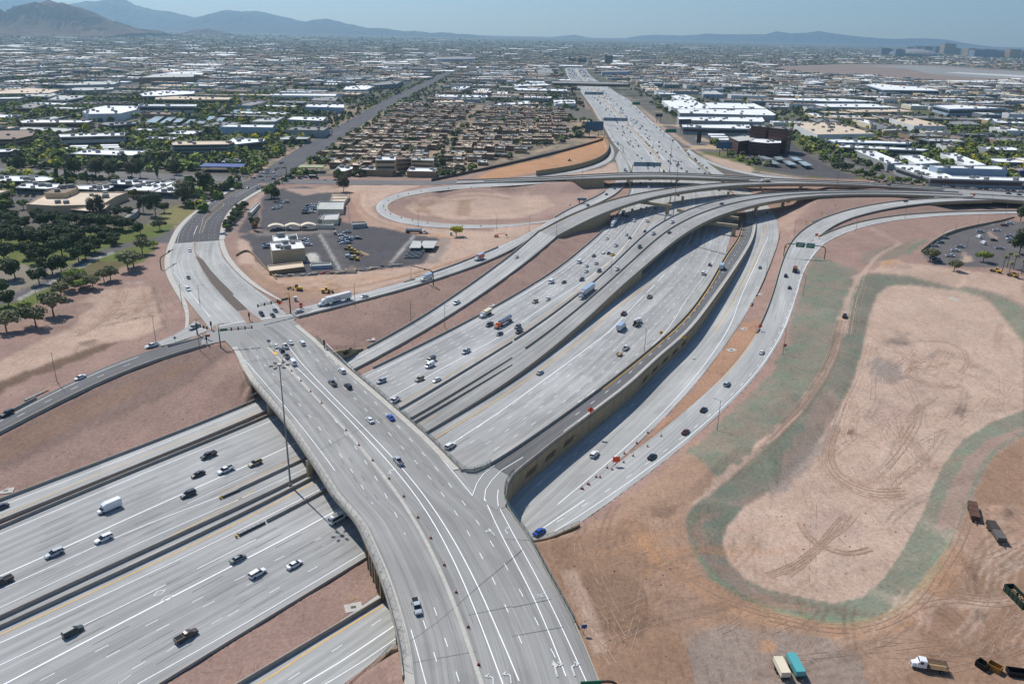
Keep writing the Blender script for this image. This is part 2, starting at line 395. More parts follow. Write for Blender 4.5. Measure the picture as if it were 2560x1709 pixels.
f2=Road('F2',"c2 1220,770@.05 c3 0,190@.1 b3 150,1568@.4 e2 -261,1497@1.5 0,1280@4 230,1060@6.2 500,790@8.5 640,680@9.6 800,590@10.6 1000,500@11.7 1300,400@12.6 1600,335@13 1900,300@13 2349,275@13 e5 0,368@13 500,357@13 900,357@13 1350,370@13 1580,383@13","c2 1450,970@.05 2182,530@.6 c3 330,255@1.5 650,0@2.3 e2 60,1564@3.8 300,1350@5.2 500,1190@6.4 700,1010@8 880,850@9.3 1050,740@10.4 1300,600@11.7 1600,495@12.6 2000,400@13 e5 -282,439@13 0,420@13 400,408@13 800,408@13 1350,430@13 1750,450@13",'pave_bridge',tin=False,carve=False,name='flyover_deck',dz=.03,step=5)
cf=Road('CF',"e5 1250,318@13 1600,345@13 2349,390@13 2800,425@13","e5 1300,440@13 1750,452@13 2349,492@13 2800,520@13",'pave_bridge',tin=False,carve=False,name='flyover_deck',dz=.06)
r0=Road('R0',"e1 740,1160@6 770,1220@6 800,1325@6 e1 770,1415@5.2 e2 200,160@4.8 100,260@4.3 0,335@4 b3 700,365@3.8 500,450@3.8 330,560@4 200,650@4.6 0,740@5 b2 2000,885@5.5 1620,1040@6 1300,1132@6.5 900,1237@7 560,1325@7.4 360,1355@7.5","e1 790,1060@6 870,1190@6 930,1310@6 905,1410@5.2 e2 330,170@4.8 270,260@4.3 160,350@4 60,400@3.8 b3 690,440@3.8 500,510@3.9 320,600@4.2 150,740@4.8 0,855@5 b2 2160,915@5.4 1640,1112@6 900,1312@7 560,1392@7.4 390,1440@7.5",'pave_new',name='exit_ramp')
loop=Road('LOOP',"b3 330,562@3.9 200,580@4.2 0,608@4.8 b2 1900,627 1500,606@5.6 1260,562@6 1110,490 1080,430@6.2 1130,370 1300,300@6.4 1700,237@6.7 2000,218@7 2334,206@7.6 b3 300,196@9","b3 340,546@3.9 180,560@4.2 0,590@4.8 b2 1700,580 1450,550@5.7 1250,500@6 1178,435 1240,372@6.2 1450,313@6.5 1800,268@6.9 2334,234@7.6 b3 300,214@9",'pave_new',name='loop_ramp',dz=.01,fair=10)
art1=Road('ART1',"e3 1010,268@6 700,440 560,520 400,640 260,760 200,850 172,980@6.5","e3 1270,300@6 1000,440 830,560 745,680 703,800 695,945@6.5",'asphalt',name='street',fair=6)
art2=Road('ART2',"e3 172,980@6.5 110,1110 88,1230 120,1350 210,1510@7 e4 330,250@7.2 500,460@7.5 600,590@7.5","e3 695,945@6.5 700,1060 770,1190 920,1340@7 1100,1500 e4 1130,120@7.2 1300,230@7.4 1400,290@7.5 1560,460@7.5",'pave_new',name='street',fair=8)
AL=pts("e4 600,590@7.5 760,705 870,830@7.5 930,960 1060,1185@7.6 c2 50,640 250,880 420,1130 560,1340@7.7 700,1568 d2 830,140 950,400@7.7 1060,640 1130,860 1190,1060@7.6 1240,1290 1265,1568@7.5 A 935,1680")
AR=pts("e4 1560,460@7.5 1620,520 1830,690 c2 510,160@7.6 700,335 900,505 1180,745@7.7 1500,1030 1720,1255@7.6 A 1125,1140 1162,1163@7.6 1186,1194 1214,1236@7.5 d3 150,335 300,625 430,855 530,1055 640,1305 740,1568@7.5 A 1420,1680")
art3=Road('ART3',AL,AR,'pave_bridge',tin=False,carve=False,name='bridge_deck',step=3,fair=5)
slip=Road('SLIP',"e4 -184,770@6.6 0,730@6.9 180,650@7.2 330,560@7.5 420,470","e4 -184,805@6.6 0,795@6.9 150,745@7.2 440,645@7.5 570,590",'pave_new',name='slip_lane',dz=.03,fair=2)
rw=Road('RW',extrap(pts("c1 0,830@4.5 150,745 345,645@5 700,478@5.6 1000,322@6.2 1230,222@6.5 e4 0,800@6.9 150,765@7.1 440,680@7.4 640,610@7.5"),80),extrap(pts("c1 0,965@4.5 500,705@5.1 750,570 1000,440@5.8 1250,350 1450,280@6.6 1700,222@7.1 e4 570,765@7.5 700,725@7.5"),80),'pave_tined',name='entry_ramp',fair=25)
st_e=Road('STE',"e3 1200,225@6 1500,220@6 b2 450,172@6 1000,183@6 1500,190@6 1840,188@6.2","e3 1250,285@6 1500,262@6 b2 450,212@6 1000,230@6 1500,228@6 1840,222@6.2",'asphalt_old',name='cross_street',dz=.02)
st_w=Road('STW',"A -60,372@6 b1 0,90@6 800,100@6 1500,125@6 2200,150@6","A -60,392@6 b1 0,125@6 800,150@6 1500,182@6 2250,200@6",'asphalt_old',name='cross_street',dz=.02)
ave=Road('AVE',"e3 960,290@6 1150,160@6 1420,20@6 a1 1880,1110@6 2349,840@6 a2 300,690@6 520,590@6 700,500@6 900,430@6 1140,340@6","e3 1300,260@6 1480,160@6 1780,20@6 a1 2349,935@6 a2 300,755@6 520,640@6 730,530@6 915,440@6 1150,342@6",'asphalt',name='avenue',dz=.03,step=25,tin=False)
onw=Road('ONW',"e1 640,960@6 690,1060@6 695,1110@6 640,1180@6 400,1275@6 0,1345@6 b3 220,150@6 b2 2200,172@6","e1 700,1000@6 735,1080@6 740,1140@6 690,1205@6 560,1265@6 300,1330@6 0,1378@6 b3 100,172@6 b2 2250,178@6",'pave_new',name='entry_ramp',dz=.03)
frt=Road('FRT',"e1 1700,1110@6 1850,1190@6 2050,1275@6 2349,1335@6 b4 -200,120@6 200,160@6 700,215@6","e1 1690,1130@6 1840,1215@6 2040,1300@6 2349,1355@6 b4 -200,150@6 200,185@6 700,235@6",'pave_new',name='frontage_ramp',dz=.03)
farb=Road('FARB',"e1 0,250@12 200,255@13 700,262@13 900,270@12","e1 0,272@12 200,280@13 700,285@13 900,290@12",'pave_bridge',name='overpass_deck',tin=False,carve=False,step=40)
side_r=Road('SIDER',"a3 1000,1010@6 1350,1174@6 b4 1230,240@6","a3 1060,1010@6 b4 960,80@6 1120,225@6",'asphalt_old',name='side_street',dz=.02,step=10)if 0 else None
side=Road('SIDE',"e5 -80,-80@6 230,40@6 600,200@6 900,300@6","e5 60,-80@6 380,60@6 700,190@6 1060,300@6",'asphalt_old',name='side_street',dz=.02)
for r,wl in((m1,1),(m2,1)):
 pass
nM=lambda k:k/3.66
def lanes(r,ks,t0=0,t1=1,side='l',base=0,w=.18,c=WH,dash=(3.2,9)):
 for k in ks:r.mark(w,c,dash,t0,t1,**{side:base+3.66*k})
def tt(r,s,z=0.,side='mid'):
 p=P1(s,z);q={'mid':r.mid,'L':r.L,'R':r.R}[side]
 i=min(range(r.n),key=lambda i:(q[i].x-p.x)**2+(q[i].y-p.y)**2);return i/(r.n-1)
def frac(r,s,z=0.):
 p=P1(s,z);t=tt(r,s,z);a,b=r.at(t,f=0),r.at(t,f=1);d=b-a
 return t,((p.x-a.x)*d.x+(p.y-a.y)*d.y)/(d.x*d.x+d.y*d.y)
def through(r,s,z=0.):
 s=[frac(r,q,z)for q in s];s.sort();return s
def fline(r,tf,n=None):
 out=[]
 t0,t1=tf[0][0],tf[-1][0];n=max(3,int((t1-t0)*(r.n-1)))
 for i in range(n+1):
  t=t0+(t1-t0)*i/n
  for(ta,fa),(tb,fb)in zip(tf,tf[1:]):
   if ta<=t<=tb+1e-9:break
  out.append(r.at(t,f=fa+(fb-fa)*(t-ta)/max(tb-ta,1e-9)))
 return out
def zroad(r,p):
 if not hasattr(r,'np'):r.np=np.array([(q.x,q.y)for q in r.mid])
 d=((r.np-np.array([p.x,p.y]))**2).sum(1);i=int(d.argmin())
 best=r.mid[i].z
 for a,b in((i-1,i),(i,i+1)):
  if a<0 or b>=r.n:continue
  A,B=r.mid[a],r.mid[b];e=Vector((B.x-A.x,B.y-A.y));k=(Vector((p.x-A.x,p.y-A.y)).dot(e))/max(e.length_squared,1e-9)
  if 0<=k<=1:best=A.z+(B.z-A.z)*k
 return best
def snap(r,s):
 out=[]
 for x,y,z in parse(s,0. if '@' not in s else None):
  for _ in range(4):q=U(x,y,z);z=zroad(r,q)
  out.append(U(x,y,z))
 return out
def pline(r,s,w=.25,c=WH,dash=None,z=0.,dz=.03):
 ps=smooth(snap(r,s),5)
 for p in ps:p.z=zroad(r,p)
 r.strip(ps,w,c,dz,dash)
tb=tt(m1,'c1 2182,1200')
pline(m1,"d1 -200,375 0,300 500,90 c1 1000,1390 2182,920 c2 400,740",.22)
pline(m1,"d1 -200,735 0,655 500,435 1090,155 1568,-65 c1 2182,1210 c2 420,1010",.35)
pline(m1,"d1 -200,855 0,780 600,490 1400,120 c1 2182,1420 c2 300,1260",.22)
pline(m1,"d1 -200,1010 0,915 700,590 1300,310 2020,0 c2 0,1490 450,1250",.18)
pline(m1,"d1 -200,1080 0,985 900,580 1400,335 2000,60 c2 0,1440",.2,YE)
pline(m1,"c1 1880,1475 2182,1335 c2 350,1165",.2,YE);pline(m1,"c1 1600,1560 2182,1290",.15)
for d in(3.6,7.3):m1.mark(.15,WH,(3.2,9),0,tb,r=30+d)if 0 else None
pline(m2,"d1 -200,1240 0,1150 700,830 1400,500 2182,125 c2 640,1300",.3,YE)
pline(m2,"d1 -200,1310 0,1228 700,895 1400,570 2182,190 c2 650,1390",.22)
pline(m2,"d1 -200,1500 0,1412 700,1075 1400,730 2182,335",.22)
pline(m2,"d1 -100,1640 60,1560 1000,1060 1480,815 2182,455 d2 400,270 740,60",.38)
for a,b in(("d1 300,1560 900,1230 1500,950 2182,590 d2 600,300",.15),("d1 420,1600 1100,1240 1900,800 d2 0,720 640,350",.15),("d1 1050,1480 1900,1020 d2 0,850 700,470",.15),("d1 1000,1568 1500,1240 2182,830",.12)):pline(m2,a,b,WH,(3.2,9))
pline(m2,"d1 1170,1568 2182,1000 d2 0,990 300,820 930,440",.2)
pline(q1,"d2 -400,1740 30,1560 500,1255 1115,875",.3,YE)
pline(q1,"d2 220,1568 540,1360 1000,1060 1150,960",.15,WH,(3.2,9))
pline(q1,"d2 400,1568 700,1390 1180,1070",.3);pline(q1,"d2 590,1568 900,1380 1190,1180",.2)
pline(r1a,"d1 -200,130 0,60 c1 200,1500 1100,1170 2182,720",.2);pline(r1a,"d1 -200,230 0,160 c1 700,1360 1400,1080 2182,790",.2,YE)
pline(r1a,"c2 760,385 1100,190 1500,-30 b2 1900,1210 2334,895 b3 200,700",.2)
pline(r1a,"c2 860,420 1200,225 1600,0 b2 1900,1315 2334,1010",.2,YE)
m1e=tt(m1,'c2 900,480');mf=tt(m1,'e1 1000,1300',6.)
pline(m1,"c2 1110,680 1490,460 2182,95 c3 0,95 b3 0,1540 560,1165 900,930 1100,690 1200,540 e2 600,500 650,420",.3)
pline(m1,"c2 1190,735 1500,560 1900,310 2182,165 b3 600,1190 1000,820 1200,600 e2 600,690 680,560",.2,YE,z='f')
pline(m1,"c2 900,500 1400,250 1880,0 b2 2334,1275 b3 380,1060 760,740",.2,z='f')
for d,ds in((3.6,0),(7.3,1),(11,1),(14.6,1),(18.3,1),(22,1)):m1.mark(.16,WH,(3.2,9)if ds else None,m1e,mf,l=d)
for d in(3.6,7.3,11,14.6,18.3,22,25.6,29.3):m1.mark(.22,WH,(3.5,9),mf,.93,r=d+1.5)
m1.mark(.35,WH,None,mf,.93,r=9);m1.mark(.3,WH,None,mf,.93,l=3);m1.mark(.3,YE,None,mf,.93,r=3.5);m1.mark(.8,KB,None,mf,.93,r=1)
m2e=tt(m2,'c2 1560,1000');mf2=tt(m2,'e1 1500,1200',6.)
pline(m2,"c2 1500,1020 1700,895 2182,620 c3 0,600 540,210 820,0 b3 710,1540 1050,1270 1250,1130",.3,YE)
pline(m2,"c2 1690,1035 2182,725 c3 0,715 700,200 960,0 b3 900,1540 1250,1190 1430,1000 1580,790 1640,700 e2 1130,680 1150,560",.3)
pline(m2,"c3 560,700 1000,400 1330,100 1440,-40 b3 1500,1380 1750,1080 1900,800 1960,680 e2 1525,740",.2)
for f in(.46,.56,.66,.76,.86):m2.mark(.16,WH,(3.2,9),m2e,mf2,f=f)
for d in(3.6,7.3,11,14.6,18.3,22,25.6,29.3):m2.mark(.22,WH,(3.5,9),mf2,.93,l=d+3)
m2.mark(.35,WH,None,mf2,.93,l=9);m2.mark(.3,YE,None,mf2,.93,l=4);m2.mark(.3,WH,None,mf2,.93,r=3)
pline(q1,"c3 390,1568 900,1150 1300,790 1500,560 1720,280 1900,0 b3 2040,1350 2200,1000 2334,700",.25)
pline(q1,"b3 1850,1568 2050,1230 2200,950 2300,700 b4 0,560",.25,YE);pline(q1,"c3 200,1420 700,1010 1050,700",.15,WH,(3.2,9))
q1.mark(.2,WH,None,tt(q1,'e2 1700,330',2.),1,r=3);q1.mark(.2,YE,None,tt(q1,'e2 1700,330',2.),1,l=2)
q2.mark(.22,WH,None,.05,1,r=3.6);q2.mark(.2,YE,None,.3,1,l=1.6);q2.mark(.16,WH,(3.2,9),.05,1,r=7.3);pline(q2,"d3 250,250 620,0",.3)
for r in(q2a,q2b,r1b,f3):r.mark(.2,YE,None,0,1,l=1.5);r.mark(.2,WH,None,0,1,r=2)
r1b.mark(.15,WH,(3.2,9),0,1,f=.5)
tf2=tt(f2,'e2 100,1400',4.)
f2.mark(.18,WH,None,0,1,l=2);f2.mark(.18,YE,None,tf2,1,f=.42);f2.mark(.18,WH,(3.2,9),tf2,1,f=.75);f2.mark(.18,WH,None,tf2,1,r=1.5);pline(f2,"c2 1310,838 2182,315",.15);pline(f2,"c2 1370,905 2182,425",.15,YE)
cf.mark(.2,WH,(3.2,9),0,1,f=.3);cf.mark(.2,WH,(3.2,9),0,1,f=.15);cf.mark(.25,YE,None,0,1,f=.5);cf.mark(.2,WH,(3.2,9),0,1,f=.75)
ramp_r.mark(.3,YE,None,.17,1,l=1.4);ramp_r.mark(.18,WH,None,.1,1,r=2.2);ramp_r.mark(.15,WH,(3.2,9),.12,1,r=6)
ramp_r.mark(1.6,KB,None,.12,1,r=.9)
r0.mark(.2,WH,None,.35,1,l=1.8);r0.mark(.18,WH,(3.2,9),.45,.85,f=.45);r0.mark(.2,WH,None,.85,1,f=.36);r0.mark(.2,WH,None,.85,1,f=.66);r0.mark(.2,YE,None,.35,1,r=1.2)
loop.mark(.2,YE,None,0,1,r=1.2);loop.mark(.2,WH,None,0,1,l=1.6)
rw.mark(.2,WH,None,0,.8,l=2.5);rw.mark(.15,WH,(3.2,9),0,.8,f=.5);rw.mark(.2,YE,None,0,1,r=1)
for f in(.14,.27,.40,.62,.75,.88):art1.mark(.16,FA,(2.5,7),0,.97,f=f);art2.mark(.16,FA,(2.5,7),0,.8,f=f*.95+.02)
pline(art1,"e3 1040,300@6 880,380@6 780,440@6 690,505@6.2",.2,YE);pline(art1,"e3 1130,300@6 980,360@6 850,430@6",.15);pline(art1,"e3 1160,290@6 1000,370@6 880,435@6",.15)
pline(art1,"e3 440,770@6.3 415,830@6.4 398,875@6.4",.2);art1.mark(.2,FA,None,.3,1,l=1.6)
pline(art2,"e3 200,1190@6.8 240,1330@7 e4 290,60@7.1 420,230@7.3 520,350@7.4 580,430@7.5",.12);art2.mark(.2,FA,None,0,.9,r=1.5);pline(art2,"e4 160,-90@7 260,20@7.1 400,200@7.3 590,430@7.5",.12)
pline(art2,"e4 700,540@7.5 990,480@7.5",.4);pline(art2,"e4 1190,455@7.5 1560,405@7.5",.4)
pline(art3,"c2 -150,280 0,445 250,735 550,1090 740,1370 880,1568 d2 1040,200 1150,420 1260,680 1340,950 1400,1200 1450,1568",.18,z=7.62)
pline(art3,"e4 1500,770 1750,1070 c2 270,230 500,500 800,800 1170,1150 1450,1430 1568,1560 d2 1640,150 1800,400 1930,680 2050,970 2182,1310 d3 60,1540",.24,z=7.62)
pline(art3,"e4 1370,800 c2 340,400 600,640 900,960 1130,1190 1350,1430 1480,1568 d2 1550,200 1700,460 1800,680 1930,1020 2040,1340 2105,1568",.24,z=7.62)
for s in("c2 110,170 350,480 640,800 900,1120 1100,1400 d2 1180,50 1330,330 1450,600 1530,850 1600,1060 1690,1350 1740,1568","c2 -60,230 200,520 500,860 780,1200 960,1460 d2 1060,100 1230,380 1350,640 1420,830 1490,1080 1560,1350 1600,1568","c2 440,250 700,530 980,800 1260,1090 1500,1340 1750,1568 d2 1700,60 1850,300 1980,540 2110,760 d3 20,1000 160,1400","c2 520,220 800,480 1080,760 1360,1060 1560,1260 d2 1800,20 1960,260 2100,460 d3 60,600 160,780 270,1000 400,1400"):pline(art3,s,.15,WH,(3,8),z=7.62)
pline(art3,"c2 600,200 1000,590 1400,970 1630,1210 1845,1495",.2,z=7.62);pline(art3,"c2 2060,1568 d2 2080,120 2182,290 d3 120,480 200,605 330,850 450,1120 560,1350 640,1560",.2,z=7.62)
pline(art3,"d2 1945,-20 1990,180 2182,450 d3 100,640 230,860 330,1080 460,1500",.22,z=7.62)
pline(art3,"c2 1846,1493 1883,1390 1940,1309 2032,1241",.2,dz=.13);pline(art3,"A 1152,1077 1128,1102 1114,1123 1111,1148",.2,dz=.13);pline(art3,"A 1143,1123 1141,1141 1143,1161",.2,dz=.13);pline(ramp_r,"A 1200,1048 1177,1062 1152,1077",.2)
art3.poly(pts("e4 1255,797 1280,797 1385,880 1340,884",7.62),KB,.12);art3.poly(pts("e4 1320,845 1358,842 1385,876 1352,880",7.62),YE,.16)
for s in("c2 540,1110 900,920 1180,790","c2 -60,650 380,450 700,405","d2 640,1000? " if 0 else "d2 1260,1240 1560,1030 1880,750 2182,500 d3 0,500 90,420","d2 1310,1390 1880,1290","d2 1810,980 2182,905","d3 0,915 330,845","d3 0,1160 440,1080","c2 -100,360 200,320"):pline(art3,s,.22,DK,z=7.61)
art3.poly(pts("c2 1700,1225 1745,1283 1800,1298 1870,1300 1945,1275 A 1163,1105 1154,1135 1161,1162 1186,1194 1216,1238 1150,1235 1120,1180",7.6),0,-.02)
art3.poly(pts("e4 560,600 620,540 700,500 1000,500 1210,470 1490,395 1640,325 1790,330 1760,360 1600,440 1570,480 1640,560 1850,700 1400,900 930,930 830,775 760,712 640,735 500,775 480,720",7.5),0,.01)
pline(art3,"c2 100,230 350,480 600,760 780,950 960,1150 1140,1345 1300,1530 d2 1390,150 1500,340 1610,570 1710,800 1815,1090 1900,1400 1935,1600",1.0,KB,dz=.035)
def arrow(r,s,rz,kind,sc=1.,z=7.62):
 p=P1(s,z);q=Matrix.Rotation(rz,3,'Z');S={'l':[[(-.15,-1.6),(.15,-1.6),(.15,.6),(-.9,1.3),(-1.0,1.0),(-.15,.35)],[(-.7,1.75),(-1.7,1.0),(-.8,.5)]],'r':[[(-.15,-1.6),(.15,-1.6),(.15,.35),(1.0,1.0),(.9,1.3),(-.15,.6)],[(.7,1.75),(.8,.5),(1.7,1.0)]],'s':[[(-.15,-1.8),(.15,-1.8),(.15,.9),(-.15,.9)],[(-.5,.9),(.5,.9),(0,2.2)]]}
 for k in kind:
  for poly in S[k]:
   ps=[p+(q@Vector((a*sc*.85,b_*sc*.85,0)))for a,b_ in poly];r.poly([Vector((v.x,v.y,z))for v in ps],3,.04+.004*'lrs'.index(k))
arrow(art3,'c2 1150,1280',2.3,'l',1.3);arrow(art3,'d2 2010,275',.5,'ls',1.2);arrow(art3,'d2 2130,265',.4,'r',1.2);arrow(art3,'d2 2020,1530',.1,'l',1.3);arrow(art3,'d2 2170,1510',.1,'l',1.3);arrow(art3,'d3 370,1440',.15,'rs',1.5);arrow(art3,'d3 515,1440',.2,'r',1.5)
for s_,w_ in(("d1 1310,815 1345,775 1412,765 1375,803 1310,815",.12),("d1 1370,862 1410,822 1475,812 1435,852 1370,862",.12)):
 ps=snap(m2,s_)
 for a,b_ in zip(ps,ps[1:]):m2.strip([a,b_],w_,1)
art3.poly(pts("c2 1745,1290 1870,1304 1935,1277 2000,1238 A 1172,1094 1159,1112 1155,1136 1162,1161 1140,1170 1105,1150",7.6),0,.07)
for f_ in(.2,.33,.41,.5,.62,.7,.78,.86):m2.mark(.2,DK,(9,17),0,mf2,f=f_);m1.mark(.2,DK,(9,19),0,mf,f=f_*.9)
for dx in(-34,46):
 for s_ in("c2 %d,250 %d,530 %d,800 %d,1090 %d,1340 d2 %d,30","c2 %d,230 %d,520 %d,860 %d,1200 %d,1460 d2 %d,100"):
  b0=(440,700,980,1260,1500,1690)if '250' in s_ else(-60,200,500,780,960,1060);pline(art3,s_%tuple(v+dx for v in b0),.3,DK,(3.5,9))
for s_,c_ in(("d2 2182,980 d3 330,1120 480,1500 600,1568 d2 2100,1568",4),):pass
KERB={}
def islandx(name,s,z,mat,h=.15,kerb='sidewalk',label=None):
 pass
def island(name,ps,mat,h=.15,kerb=.25,label=None,**k):
 mb=MB();mb.prism([(p.x,p.y)for p in ps],min(p.z for p in ps)-.3,max(p.z for p in ps)+h,0,0)
 c=sum((Vector(p)for p in ps),Vector())/len(ps)
 z=max(p.z for p in ps)+h
 inn=offset_poly(ps,kerb)
 mb.add([(p.x,p.y,z+.01)for p in inn],[tuple(range(len(inn)))],1)
 return mb.obj(name,['sidewalk',mat],**k)
def offset_poly(ps,d):
 n=len(ps);a=sum(ps[i].x*ps[(i+1)%n].y-ps[(i+1)%n].x*ps[i].y for i in range(n));s=1 if a>0 else-1
 out=[]
 for i in range(n):
  p0,p1,p2=ps[i-1],ps[i],ps[(i+1)%n]
  e1=(p1-p0).to_2d().normalized();e2=(p2-p1).to_2d().normalized();nn=Vector((-(e1.y+e2.y),e1.x+e2.x))
  if nn.length<1e-6:nn=Vector((-e1.y,e1.x))
  nn=nn.normalized()*s*d;out.append(Vector((p1.x+nn.x,p1.y+nn.y,p1.z)))
 return out
simple('gravel_dark',lin((98,88,80)),.95,var=.2,scale=2)
simple('gravel_pink',lin((146,122,110)),.95,var=.12,scale=1.5)
island('median_island',pts("e3 418,1140@6.9 470,1155@6.9 520,1190@6.9 600,1300@7 720,1430@7 870,1575@7.1 e4 860,180@7.3 1040,350@7.4 908,372@7.4 760,230@7.3 570,0@7.1 e3 620,1470@7 500,1310@7"),'gravel_dark',kind='structure')
island('median_island',pts("e4 912,374@7.4 1040,352@7.4 1205,480@7.5 1015,515@7.5"),'gravel_pink',.17,kind='structure')
island('median_island',pts("e3 388,968@6.5 418,968@6.5 420,1060@6.7 440,1110@6.8 505,1170@6.9 470,1153@6.9 416,1138@6.9 396,1060@6.7"),'gravel_pink',.16,kind='structure')
island('median_island',pts("e3 690,505 730,500 755,515 745,545 620,640 545,715 520,790 485,875 452,875 485,770 500,720 497,690 560,620",6.3),'gravel_dark',kind='structure')
island('traffic_island',pts("e4 560,598 600,570 640,520 680,560 665,590 610,600",7.5),'gravel_pink',.16,kind='structure')
island('traffic_island',pts("e4 1400,330 1480,300 1560,380 1540,395 1480,400",7.5),'gravel_pink',.16,kind='structure')
island('traffic_island',pts("e4 1650,300 1760,330 1680,345 1590,350",7.5),'sidewalk',.16,kind='structure')if 0 else None
island('traffic_island',pts("e4 90,780@7.05 300,715@7.3 440,645@7.4 520,655@7.5 440,685@7.4 150,762@7.15"),'gravel_pink',.16,kind='structure')
def band(name,A_,B_,mat='sidewalk',dz=.12,z=None):
 r=Road(name+str(len(ROADS)),A_,B_,mat,tin=True,dz=dz,name=name,step=5);r.done();return r
band('sidewalk',"e3 172,980@6.5 110,1110@6.7 88,1230@6.8 120,1350@6.9 210,1510@7 e4 330,250@7.2 460,400@7.4 490,450@7.5 440,530@7.5 330,580@7.3","e3 100,985@6.5 50,1110@6.7 35,1260@6.8 80,1400@6.9 170,1540@7 e4 270,280@7.2 390,420@7.4 380,500@7.4 340,545@7.3 290,580@7.2")
band('sidewalk',"e3 695,945@6.5 700,1060@6.7 770,1190@6.9 920,1340@7 1100,1500@7.1 e4 1130,120@7.2 1300,230@7.4 1440,255@7.4","e3 750,935@6.5 760,1060@6.7 840,1190@6.9 980,1330@7 1160,1490@7.1 e4 1190,90@7.2 1330,215@7.4 1440,240@7.4")
band('sidewalk',"e3 960,290@6 700,440@6 560,520@6 400,640@6.2 260,760@6.3 200,850@6.4 172,980@6.5","e3 900,280@6 660,440@6 520,520@6 350,640@6.2 200,760@6.3 140,850@6.4 100,985@6.5")
band('sidewalk',"e3 1240,312@6 1000,442@6 830,562@6.1 745,682@6.2 703,800@6.3 695,940@6.5","e3 1290,312@6 1050,445@6 890,562@6.1 790,660@6.2 765,790@6.3 760,930@6.5")
def tp(s):TIN.extend((p.x,p.y,p.z)for p in pts(s))
for q in(sub(AL,0,.25),sub(AR,0,.35)):pass
t_n=tt(art3,'e4 1400,1150',7.5);t_s=tt(art3,'d2 1500,760',7.6)
for s_ in(art3.L,art3.R):
 n=len(s_)
 for i in range(0,int(tt(art3,'e4 1060,1185' if s_ is art3.L else 'c2 520,160',7.6,'L' if s_ is art3.L else 'R')*(n-1)),2):TIN.append((s_[i].x,s_[i].y,s_[i].z-.4))
for i in range(int(tt(art3,'d2 1245,1300',7.6,'L')*(art3.n-1)),art3.n,2):TIN.append((*art3.L[i].xy,art3.L[i].z-.4))
for i in range(int(tt(art3,'d3 190,420',7.6,'R')*(art3.n-1)),art3.n,2):TIN.append((*art3.R[i].xy,art3.R[i].z-.4))
for r,t0,t1 in((q2a,0,tt(q2a,'e5 1280,500',12)),(f3,0,tt(f3,'b3 640,170',12)),):
 for i in range(int(t0*(r.n-1)),int(t1*(r.n-1)),2):
  for q in(r.L,r.R):TIN.append((*q[i].xy,q[i].z-.3))
for r,sd,t0,t1 in((f2,'R',tt(f2,'e5 -60,430',13,'R'),tt(f2,'e5 830,408',13,'R')),(r1b,'R',tt(r1b,'e5 600,310',13,'R'),tt(r1b,'e5 1300,360',13,'R')),(f2,'L',tt(f2,'e5 -60,368',13,'L'),tt(f2,'e5 900,357',13,'L'))):
 q=getattr(r,sd)
 for i in range(int(t0*(r.n-1)),int(t1*(r.n-1))+1):TIN.append((*q[i].xy,11.6))
tp("e5 -300,540@3 -420,480@2 950,440@7.5 1400,420@7 1700,520@7 2349,530@7 1550,590@6.5 2000,580@6.5 1400,340@6 2349,380@6 700,280@6 1000,300@6 0,300@6.5 300,340@9 b4 0,300@6 -200,300@5.5 150,330@7 150,455@3.5 120,500@2.2 300,330@10 450,440@8.6 380,500@6.5 250,560@5 200,640@4.2 160,720@3.4")
tp("A -150,420@6 0,420@6 200,480@6 380,500@6 0,560@6 200,600@6 340,560@6 370,600@6.5 0,700@6 100,680@6 250,640@6 -150,700@6 0,790@6 200,660@5.8 300,640@5.8 360,650@6.5 395,740@6.8 360,790@6.6")
tp("A -150,900@6 0,880@5.2 100,850@5 200,800@4.6 250,740@4 180,740@4 280,690@4 210,690@4 340,700@4.6 370,690@5.5 300,780@5 120,790@4.4 30,850@4.8 0,920@5 150,855@5.5 280,790@5.8")
tp("A -150,1020@4.4 -200,1000@4.5 e4 740,780@7.3 560,790@7.2 800,860@7.2 860,960@6.9 900,1010@6.8 300,1000@5.5 600,1100@4.5 950,1250@4 1020,1330@1.2 500,1300@2.5 1060,1210@5.5 1075,1360@.3")
tp("c2 330,20@7.2 520,180@6.4 620,240@5.2 900,245@3.6 620,350@.2 740,345@.2 930,235@.1 500,60@6.6 900,60@4 b2 400,1480@7.2 1200,1330@5.2 1700,1180@4.4 2200,960@4")
tp("b2 1000,280@6 700,700@6 300,1000@6.6 900,1150@6.8 1500,960@6.3 2000,760@5.6 2334,700@5.2 1300,620@6 1900,660@5.6 2334,640@5.2 b3 150,640@4.9 400,320@3 600,250@3 800,240@3 300,460@3 500,420@3.2 100,420@2.4 b2 1500,400@2.6 1700,330@3 2334,300@2.6 1400,440@2.6 1800,520@2.6 2334,540@2.6 1300,420@4 1700,400@1.8 2200,470@1.8 b3 640,195@6 880,245@4.2 700,215@5.2 700,300@3 400,205@7")
tp("b3 420,705@4.6 600,650@4 880,580@2.6 1000,520@2 600,850@2.4 400,1000@1.6 200,1120@1.2 100,1090@2.6 b2 2000,1410@.8 e2 105,560@2.4 200,440@2.2 330,300@3 270,300@3.4")
tp("c3 1300,870@.4 1500,650@.4 1750,420@.5 1950,200@.5 2050,60@.7 b3 2300,1250@.9 b4 60,1000@1.2 110,850@1.8 130,740@2.4")
tp("d3 165,350@7.2 300,330@6.2 450,290@4.4 590,240@1.2 700,190@1 900,60@.9 1000,0@1 800,300@4.4 600,380@6 300,500@7.2 1100,250@5.5 1100,420@6.4 1300,200@5.6 1350,500@6.6 700,700@7.2 1300,900@7.2 400,620@7.3 700,1400@7.3 1300,1500@7.2 2000,1400@7 2182,1100@6.6")
